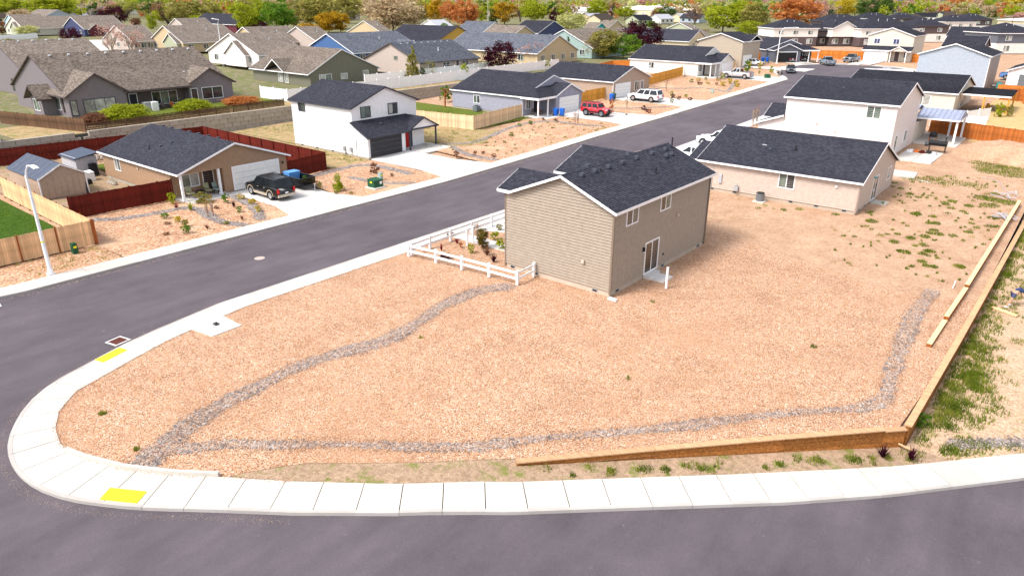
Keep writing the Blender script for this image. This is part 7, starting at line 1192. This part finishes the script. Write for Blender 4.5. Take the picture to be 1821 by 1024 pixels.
weeds = [(1618, 345, .4, 2), (1616, 350, .3, 1), (1633, 350.5, .3, 2), (1654, 348, .3, 1), (1602, 357, .3, 1), (1680, 360, .35, 2), (1682, 363.5, .35, 2), (1693, 357.5, .4, 3), (1723, 366, .42, 3), (1692, 370, .35, 2), (1712, 376, .3, 2), (1629, 380, .5, 3), (1685, 379, .3, 1), (1658, 384.5, .35, 2), (1652, 396.5, .3, 3), (1664, 397, .38, 3), (1661, 409.5, .35, 3), (1655, 414, .36, 3), (1670, 416.5, .38, 3), (1645, 420, .42, 3), (1619, 423, .4, 3), (1589, 429.5, .4, 3), (1596, 416, .25, 2), (1695, 419, .36, 2), (1722, 412.5, .35, 3), (1737, 404.5, .3, 2), (1728, 397, .25, 2), (1760, 402, .42, 2), (1766, 387.5, .45, 2), (1642, 435.5, .38, 3), (1608, 448, .45, 3), (1650, 446, .35, 3), (1655, 447, .4, 2), (1640, 451, .35, 3), (1640, 465, .32, 3), (1647.5, 472, .3, 3), (1660.5, 474, .3, 3), (1706, 473.5, .4, 4), (1545, 378, .3, 2), (1485, 381, .35, 2), (1393, 373, .3, 2), (1422, 372, .35, 2), (1360, 365, .25, 1), (1348, 370, .3, 1), (1550, 393, .5, 3), (1540, 402, .3, 1), (1565, 418, .3, 1), (1590, 325, .35, 2), (1602, 335, .35, 2), (1587, 331, .3, 1), (1447, 616, .2, 2), (182, 735, .16, 3), (243, 798, .12, 2), (750, 600, .15, 1), (1117, 672, .18, 1), (1160, 536, .2, 1), (1750, 352, .9, 1.5), (1770, 356, .8, 1.5), (1793, 360, .9, 1.5), (1760, 365, .8, 1.5), (1768, 345, .5, 1.5), (1625, 318, 1.2, .5), (1660, 322, 1.3, .5), (1700, 325, 1.3, .5), (1735, 330, 1.2, .5), (1690, 315, .8, .5), (1660, 317, 1.0, .7), (1250, 342, .5, 1)]
grass('weeds', px_spots(weeds), 'grass_blade', .2, 34)
gp = []
for i in range(170): y = 31.5+i/170*44; gp.append((-2.95+random.uniform(0, .35), y, random.uniform(.2, .4), 2.2*random.random()**1.5))
for i in range(30): gp.append((-2.7+random.uniform(0, .9), random.uniform(33.5, 45), random.uniform(.3, .55), 1.5))
for i in range(150):                                          # green strip along the outer side of the right wall
    t_ = i/150; y = 31.5+t_*44; gp.append((-2.75+abs(random.gauss(0, .8))*(1.5-.6*t_), y, random.uniform(.25, .5), random.uniform(.6, 1.5)))
for i in range(34): gp.append((-2.6+abs(random.gauss(0, .8)), random.uniform(34.5, 41), random.uniform(.35, .6), 1.3))
for i in range(95): x = random.uniform(-2.4, 14); gp.append((x, random.uniform(33.5, 68)+max(0, x-2)*1.2, random.uniform(.15, .5), random.uniform(.2, .8)))
for i in range(60): t_ = random.random(); gp.append((-3.2+t_*8.5, 29.6+t_*9.4+random.uniform(-.3, .7), random.uniform(.25, .5), .9))
for i in range(64): t_ = random.random()**.7; gp.append((-14+t_*10.5, 18.6+t_*11.4-random.uniform(.2, 2.0)*min(1, .3+t_), random.uniform(.12, .34), random.uniform(.5, 1.6)))
for i in range(16): gp.append((-16.2+random.uniform(0, 5.5), 0, .1, .1)) if False else None
gp = [q for q in gp if q and not (q[0] < -3.1 and q[1] > np.interp(q[0], [-14.6, -3.4], [17.9, 30.0]))]
WX, WY = [p[0] for p in walk_in[12:]], [p[1] for p in walk_in[12:]]
gp = [q for q in gp if q[1] > np.interp(q[0], WX, WY)+q[2]*1.3+.12]
grass('grass', gp, 'grass_blade', .26, 26)
gp = [(*g(x, y)[:2], r_, d) for x, y, r_, d in [(1760, 300, 1.6, .8), (1790, 292, 2, .8), (1815, 300, 2, .8), (1775, 285, 1.5, .6), (1800, 310, 1.6, .7), (1745, 290, 1.2, .6), (1755, 305, 1.0, .8)]]
grass('grass', gp, 'grass_blade', .25, 34)
gp = [(random.uniform(-91, -64), random.uniform(71.5, 83), random.uniform(.5, 1.2), .5) for _ in range(110)]+[(random.uniform(-76, -63.4), random.uniform(49.6, 51.6), .5, .8) for _ in range(60)]+[(random.uniform(-91, -78), random.uniform(55, 66), .8, .5) for _ in range(60)]
grass('grass', gp, 'grass_blade', .3, 7)
gp = [(random.uniform(-78, -59.5), random.uniform(60.5, 70), random.uniform(.4, .9), .5) for _ in range(90)]+[(random.uniform(-55.2, -51.8), random.uniform(14, 19.2), random.uniform(.2, .45), .9) for _ in range(46)]+[(-51.6+random.uniform(-.5, .1), random.uniform(64, 84), random.uniform(.15, .4), 1.2) for _ in range(16)]+[(random.uniform(-60, -52), random.uniform(66, 84), random.uniform(.15, .4), .8) for _ in range(22)]
grass('dry_grass_tufts', gp, 'grass_dry', .24, 12)
gp = [(random.uniform(-36, -4), random.uniform(50, 84), random.uniform(.08, .3), random.uniform(.3, 1.2)) for _ in range(170)]; gp = [q for q in gp if not ((q[0] < -13.5 and q[1] > 62 and q[1] < 75.5) or (q[0] < -20.5 and q[1] < 50))]
grass('dry_grass_tufts', gp, 'grass_dry', .16, 14)
gp = [(random.uniform(-60.5, -51.6), random.uniform(61, 86), random.uniform(.1, .3), random.uniform(.8, 2.2)) for _ in range(46)]+[(random.uniform(-76, -63), random.uniform(62, 70), random.uniform(.2, .5), .8) for _ in range(40)]+[(random.uniform(-13.4, -4.4), random.uniform(50.5, 82), random.uniform(.05, .2), random.uniform(.8, 2)) for _ in range(120)]
grass('weeds', gp, 'grass_blade', .2, 22)
gp = [(random.uniform(-77.5, -56.4), random.uniform(5.2, 18.8), .8, .8) for _ in range(260)]
grass('grass', gp, 'leaf_green', .10, 16)
# ---------------------------------------------------------------- mound, rubble, pipes, porch things
bm = bmesh.new(); bmesh.ops.create_grid(bm, x_segments=40, y_segments=22, size=1)
from mathutils import noise as mn
for v in bm.verts:
    x, y = v.co.x, v.co.y; e = max(0, 1-(x*x+y*y)); v.co = Vector((x*8.2, y*4.2, 2.1*e**.8*(1+.25*mn.noise(Vector((x*2.5, y*2.5, 0))))+.14*mn.noise(Vector((x*9, y*7, 3)))*min(1, e*4)-.12))
me = bpy.data.meshes.new('dirt_mound'); bm.to_mesh(me); bm.free(); me.materials.append(MT['dirt']); o = bpy.data.objects.new('dirt_mound', me); COL.objects.link(o); o.location = (-5.2, 93.5, .95); o.rotation_euler = (0, 0, -.3); me.shade_smooth(); tag(o, 'low dirt mound in front of the long orange-brown fence', 'dirt mound')
def heap(px, py, n_, spread, mat, label, name, ln=(.5, 1.6), cat='debris'):
    b = g(px, py); r = root(name, b, label, cat)
    for i in range(n_):
        a = random.uniform(0, 3.14); l_ = random.uniform(*ln); x, y = random.gauss(0, spread), random.gauss(0, spread); dx, dy = math.cos(a)*l_/2, math.sin(a)*l_/2
        ob('piece', bar(MB(), (x-dx, y-dy, .1+random.uniform(0, .15)), (x+dx, y+dy, .1+random.uniform(0, .35)), random.uniform(.04, .13), .04), mat, r)
heap(1757, 262, 9, .5, 'pale', 'small heap of white scraps on the dirt mound', 'scrap_heap', (.4, 1.2)); heap(1787, 388, 12, .45, 'siding_gray', 'pile of white-gray offcuts beside the timber rail', 'offcut_pile', (.3, 1.4)); heap(1806, 352, 7, .5, 'siding_gray', 'heap of white pipes and boards at the far wall end', 'pipe_heap', (.3, 1.2)); heap(1740, 270, 4, .8, 'concrete', 'scattered pale rubble left on the mound foot', 'rubble', (.3, .8))
def hose(pxs, mat, label, rad=.022): tag(ob('hose', MB().tube([(*g(x, y)[:2], g(x, y)[2]+rad) for x, y in pxs], rad, 6), mat), label, 'hose')
hose([(1745, 316), (1765, 318), (1780, 326), (1785, 338), (1800, 344), (1812, 350)], 'siding_gray', 'curved pale pipe lying on the dirt near the right edge'); hose([(1633, 321), (1645, 323), (1655, 326)], 'vinyl', 'short white pipe by the small patio slab'); hose([(195, 312), (200, 322), (220, 325), (238, 330)], 'seafoam', 'pale green hose on the gravel beside the tan house wall')
tag(ob('white_offcut', MB().tube([(*g(1694, 513)[:2], .03), (*g(1698, 505)[:2], .25)], .03, 6), 'vinyl'), 'short white stick poking from the gravel near the low rails', 'stick')
# porch furniture
def chair(x, y, rz, label, mat='cushion', z=.04, group=None):
    r = root('patio_chair', (x, y, z), label, 'chair', group, rz=rz); ob('seat', MB().box(-.28, .28, -.28, .28, .38, .46), mat, r); ob('backrest', MB().hexa([(-.34, -.27, .46), (-.27, -.27, .46), (-.27, .27, .46), (-.34, .27, .46), (-.46, -.25, 1.0), (-.39, -.25, 1.0), (-.39, .25, 1.0), (-.46, .25, 1.0)]), mat, r)
    for sx in (-1, 1):
        for sy in (-1, 1): ob('leg', MB().box(sx*.25-.02, sx*.25+.02, sy*.27-.02, sy*.27+.02, 0, .38), 'black', r)
    for sy in (-1, 1): ob('armrest', MB().box(-.3, .26, sy*.3-.03, sy*.3+.03, .6, .64), 'black', r)
chair(-62.6, 30.6, 0, 'left cushioned patio chair on the tan house porch'); chair(-62.6, 32.3, 0, 'right cushioned patio chair on the tan house porch'); chair(-62.3, 33.1, .3, 'green patio chair nearest the porch column', 'seafoam')
r = root('porch_table', (-62.6, 31.5, .04), 'small dark table between the porch chairs', 'table'); ob('tabletop', MB().box(-.3, .3, -.28, .28, .5, .54), 'black', r); [ob('leg', MB().box(sx*.25-.02, sx*.25+.02, sy*.22-.02, sy*.22+.02, 0, .5), 'black', r) for sx in (-1, 1) for sy in (-1, 1)]
chair(-65.0, 84.9, 0, 'left brown chair on the lilac-gray house porch', 'brown_dark', .95); chair(-65.0, 86.3, 0, 'right brown chair on the lilac-gray house porch', 'post_wood', .95)
u = root('air_conditioner', (-74.9, 83.2, .9), 'dark air conditioner at the lilac-gray house wall', 'air conditioner'); ob('cabinet', MB().box(-.4, .4, -.4, .4, 0, .8), 'car_gray', u); ob('fan_guard', MB().tube([(0, 0, .8), (0, 0, .85)], .3, 12), 'black', u)
# back yard things of the tan house
u = root('barbecue', (-79.0, 28.8, 0), 'black covered barbecue at the back corner of the tan house', 'barbecue'); ob('cover', MB().hexa([(-.7, -.4, .1), (.7, -.4, .1), (.7, .4, .1), (-.7, .4, .1), (-.6, -.3, 1.25), (.6, -.3, 1.25), (.6, .3, 1.25), (-.6, .3, 1.25)]), 'black', u); ob('wheel', MB().tube([(-.6, -.42, .1), (-.6, -.36, .1)], .1, 10), 'black', u)
for x, y, l_, m_, w_ in ((-66.8, 21.4, 'dark tub next to the shed door', 'car_dark', .5), (-66.0, 22.3, 'dark folded bicycle-like pile by the shed', 'black', .6), (-65.5, 21.3, 'pale plastic bucket by the red fence', 'vinyl', .3), (-75.5, 27.0, 'black planter pot beside the tan house wall', 'black', .5), (-77.0, 27.6, 'white low cover on the gravel behind the tan house', 'vinyl', 1.0)):
    u = root('yard_item', (x, y, -.02), l_, 'yard item'); ob('body', MB().hexa([(-w_/2, -w_/2, 0), (w_/2, -w_/2, 0), (w_/2, w_/2, 0), (-w_/2, w_/2, 0), (-w_*.4, -w_*.42, w_*.9), (w_*.44, -w_*.4, w_*.8), (w_*.42, w_*.4, w_*.85), (-w_*.4, w_*.4, w_*.95)]), m_, u); ob('rim', MB().box(-w_*.45, w_*.45, -w_*.45, w_*.45, w_*.78, w_*.84), m_, u)
u = root('parasol', (-66.2, 23.4, 0), 'closed dark parasol on a pole behind the red fence', 'parasol'); ob('pole', MB().tube([(0, 0, 0), (0, 0, 2.3)], .03, 6), 'black', u); ob('canopy', MB().tube([(0, 0, 1.3), (0, 0, 2.35)], [.14, .03], 8), 'car_dark', u)
for i in range(26): pass
rk = root('rock_pile', (-86.5, 33.5, 0), 'pile of brown boulders at the back of the tan yard', 'rock pile')
for i in range(22):
    s_ = random.uniform(.2, .42); o = ob('boulder', MB().tube([(0, 0, -s_*.3), (0, 0, s_*.1), (0, 0, s_*.6)], [s_, s_*1.05, s_*.5], 6), 'block', rk, (random.uniform(-1.2, 1.2), random.uniform(-3.5, 3.5), random.uniform(-.05, .25))); o.rotation_euler = (random.random(), random.random(), random.random()*6)
for i in range(3):
    o = ob('garden_boulder', MB().tube([(0, 0, -.1), (0, 0, .1), (0, 0, .3)], [.26, .28, .12], 7), 'block', None, (-74.2+i*.55, 28.4, 0)); tag(o, ['left', 'middle', 'right'][i]+' one of three pale stones beside the tan house wall', 'stone')
# terrace patio things
for x, y, l_, m_, n2 in ((-103.6, 47.5, 'white cabinet on the terrace house patio', 'vinyl', 'cabinet'), (-103.9, 46.7, 'blue-gray bin left of the white cabinet on the terrace', 'steel', 'bin')):
    u = root(n2, (x, y, 2.0), l_, n2); ob('body', MB().box(-.5, .5, -.45, .45, 0, 1.3), m_, u); ob('lid', MB().box(-.53, .53, -.48, .48, 1.3, 1.36), m_, u)
for i, y in enumerate((49.3, 50.6, 51.9)): chair(-104.4, y, 0, ['leftmost', 'middle', 'rightmost'][i]+' dark chair on the covered terrace patio', ['brown_dark', 'post_wood', 'black'][i], 2.0)
# barbecues and clutter on the slab behind the white two-storey house
u = root('barbecue', (-15.2, 98.3, 1.15), 'round-lidded barbecue under the metal patio roof', 'barbecue'); ob('lid', MB().tube([(0, 0, .95), (0, 0, 1.15), (0, 0, 1.35)], [.42, .4, .15], 12), 'black', u); ob('box', MB().box(-.4, .4, -.3, .3, .7, .95), 'black', u); [ob('leg', MB().box(sx*.35-.03, sx*.35+.03, sy*.25-.03, sy*.25+.03, 0, .7), 'timber', u) for sx in (-1, 1) for sy in (-1, 1)]
u = root('smoker', (-13.6, 92.8, 1.1), 'long black smoker grill on the patio slab edge', 'smoker'); ob('barrel', MB().tube([(-1.0, 0, .95), (.8, 0, .95)], .32, 12), 'black', u); ob('firebox', MB().tube([(-1.4, 0, .75), (-1.0, 0, .75)], .26, 12), 'car_dark', u); ob('shelf', MB().box(-.9, .7, -.6, -.32, .8, .84), 'black', u); ob('chimney', MB().tube([(.6, 0, 1.2), (.6, 0, 1.7)], .06, 8), 'black', u); [ob('leg', MB().box(x-.03, x+.03, y-.03, y+.03, 0, .7), 'black', u) for x in (-.9, .7) for y in (-.3, .3)]
for i, (m_, l_) in enumerate((('vinyl', 'white plastic panel lying on the patio slab'), ('orange_p', 'orange toy lying on the patio slab'), ('red_stain', 'red crate on the patio slab by the smoker'), ('car_dark', 'dark folded chair lying on the patio slab'), ('siding_gray', 'gray storage lid at the wall end of the patio slab'))):
    u = root('patio_item', (-16.1+i*.62, 91.3+.25*(i % 2), 1.03), l_, 'patio item', rz=.4*i); ob('body', MB().hexa([(-.3, -.25, 0), (.3, -.25, 0), (.3, .25, 0), (-.3, .25, 0), (-.26, -.2, .28), (.2, -.2, .22), (.26, .22, .3), (-.2, .2, .2)]), m_, u); ob('strap', MB().box(-.05, .05, -.27, .27, .0, .3), m_, u)
# sandy yard things at the right
for i, (x, y) in enumerate(((-13.2, 124.5), (-11.8, 127), (-13.4, 128.2))):
    chair(x, y, .5*i, ['nearest', 'middle', 'farthest'][i]+' wooden chair under the cream house patio cover', 'golden_stain', 1.9)
u = root('garden_box', (-8.6, 137.4, 2.2), 'brown wooden storage cupboard against the orange fence', 'cupboard'); ob('wall', MB().box(-1.6, 1.6, -.6, .6, 0, 1.9), 'orange_stain', u); ob('roof', MB().box(-1.8, 1.8, -.8, .8, 1.9, 2.05), 'black', u); [ob('door_panel', MB().box(-1.5+i*1.0, -.56+i*1.0, -.64, -.6, .1, 1.8), 'orange_stain', u) for i in range(3)]
for i, (px, py) in enumerate(((1780, 157), (1818, 160))):
    q = g(px, py); u = root('play_slide', q, ['left', 'right'][i]+' teal plastic play toy on the grass behind the orange fence', 'toy'); ob('body', MB().hexa([(-.8, -.4, 0), (.8, -.4, 0), (.8, .4, 0), (-.8, .4, 0), (-.7, -.35, 1.0), (-.2, -.35, .9), (-.2, .35, .9), (-.7, .35, 1.0)]), 'teal', u); ob('step', MB().box(-1.0, -.8, -.3, .3, 0, .4), 'teal', u)
shrub(1775, 205, 1.2, 1.6, 'leaf_lime', 'small green tree in the sandy yard', 'ball', at=(*g(1775, 208)[:2], 1.8)); shrub(1790, 215, 1.0, 1.3, 'leaf_olive', 'smaller olive sapling in the sandy yard', 'ball', at=(*g(1793, 207)[:2], 1.8))
# poles beyond
for px, pyb, pyt in ((735, 60, -4), (962, 44, -2), (1180, 24, 4)) [0:0]: pass
for i, (px, pyb, pyt, l_) in enumerate(((1592, 36, 6, 'bare wooden utility pole above the black roofs, left'), (1643, 34, 6, 'bare wooden utility pole above the black roofs, right'), (1795, 62, 28, 'wooden utility pole at the right edge by the green lot'), (758, 42, -4, 'thin pole behind the budding willow'), (868, 50, -2, 'pale pole between the orange tree and the amber tree'))):
    b = zat(px, pyb, 3.1); h_ = hgt(b, pyt); u = root('utility_pole', b, l_, 'utility pole'); ob('shaft', MB().tube([(0, 0, 0), (0, 0, h_)], [.16, .1], 8), 'bark' if i != 4 else 'siding_gray', u); ob('crossarm', MB().box(-1.2, 1.2, -.06, .06, h_-.9, h_-.75), 'bark', u)
# ---------------------------------------------------------------- the person bending forward beyond the right wall
def skin(name, pts, edges, mat, parent, sub=2):
    me = bpy.data.meshes.new(name); me.from_pydata([p[0] for p in pts], edges, []); me.materials.append(MT[mat]); o = bpy.data.objects.new(name, me); COL.objects.link(o); o.parent = parent
    bpy.context.view_layer.objects.active = o; md = o.modifiers.new('skin', 'SKIN')
    for v, p in zip(me.skin_vertices[0].data, pts): v.radius = (p[1], p[1] if len(p) < 3 else p[2])
    me.skin_vertices[0].data[0].use_root = True; s_ = o.modifiers.new('sub', 'SUBSURF'); s_.levels = s_.render_levels = sub; return o
b = g(1803, 544); pn = root('person', (b[0]-.12, b[1], b[2]-.04), 'person in blue shirt and dark shorts bending forward at the right edge', 'person', rz=math.radians(39))
# x: to the right of the photo, y: away
body = [((0, 0, .93), .15), ((.13, 0, 1.05), .155), ((.34, 0, 1.10), .16), ((.52, 0, 1.02), .13), ((.60, 0, .93), .06), ((.66, 0, .86), .06),
        ((-.05, .11, .86), .10), ((-.02, .13, .55), .065), ((.02, .14, .32), .055), ((.0, .15, .08), .038), ((.12, .16, .035), .035),
        ((-.08, -.11, .85), .10), ((-.22, -.14, .55), .065), ((-.36, -.16, .30), .055), ((-.46, -.17, .09), .038), ((-.34, -.18, .035), .035),
        ((.50, .19, .98), .06), ((.54, .21, .74), .042), ((.66, .20, .52), .03), ((.50, -.19, .98), .06), ((.50, -.22, .74), .042), ((.62, -.21, .50), .03), ((.73, 0, .80), .085), ((.80, 0, .74), .075)]
ed = [(0, 1), (1, 2), (2, 3), (3, 4), (4, 5), (5, 22), (22, 23), (0, 6), (6, 7), (7, 8), (8, 9), (9, 10), (0, 11), (11, 12), (12, 13), (13, 14), (14, 15), (3, 16), (16, 17), (17, 18), (3, 19), (19, 20), (20, 21)]
skin('body', body, ed, 'skin', pn)
skin('shirt', [((-.02, 0, .98), .165), ((.13, 0, 1.06), .175), ((.34, 0, 1.11), .18), ((.53, 0, 1.03), .145), ((.50, .19, .99), .075), ((.52, .21, .84), .062), ((.50, -.19, .99), .075), ((.50, -.22, .84), .062)], [(0, 1), (1, 2), (2, 3), (3, 4), (4, 5), (3, 6), (6, 7)], 'denim', pn)
skin('shorts', [((.02, 0, .95), .17), ((-.05, .11, .85), .125), ((-.035, .13, .58), .10), ((-.08, -.11, .84), .125), ((-.20, -.14, .60), .10)], [(0, 1), (1, 2), (0, 3), (3, 4)], 'navy', pn)
skin('hair', [((.77, 0, .845), .075), ((.83, 0, .78), .07)], [(0, 1)], 'brown_dark', pn)
for (x, y), sx in (((0, .15), 0), ((-.46, -.17), 0)): ob('shoe', MB().hexa([(x-.08, y-.055, -.0), (x+.2, y-.05, -.0), (x+.2, y+.05, -.0), (x-.08, y+.055, -.0), (x-.07, y-.045, .1), (x+.15, y-.035, .06), (x+.15, y+.035, .06), (x-.07, y+.045, .1)]), 'vinyl', pn)
for s_ in (-1, 1):
    for k in range(4): ob('finger', MB().tube([(.64+.012*k, s_*.205+(k-1.5)*.02, .50), (.67+.012*k, s_*.205+(k-1.5)*.022, .43-.01*(k in (1, 2)))], [.011, .008], 6), 'skin', pn)
    ob('thumb', MB().tube([(.63, s_*.205-.035*s_, .52), (.61, s_*.205-.06*s_, .46)], [.013, .009], 6), 'skin', pn)
ob('nose', MB().tube([(.86, 0, .735), (.885, 0, .71)], [.016, .01], 6), 'skin', pn)
for s_ in (-1, 1): ob('ear', MB().tube([(.765, s_*.08, .80), (.765, s_*.095, .79)], [.025, .018], 8), 'skin', pn)
tag(ob('ground_board', MB().hexa([(-2.6, 50.7, -.85), (-1.2, 50.1, -.85), (-1.1, 50.4, -.85), (-2.5, 51.0, -.85), (-2.6, 50.7, -.78), (-1.2, 50.1, -.78), (-1.1, 50.4, -.78), (-2.5, 51.0, -.78)]), 'new_pine'), 'weathered yellow board lying on the ground in front of the bending person', 'board')
heap(1609, 800, 1, .02, 'new_pine', 'small wooden stick beside the right dark red grass plant', 'stick', (.5, .6), 'stick')
sc.render.engine = 'CYCLES'
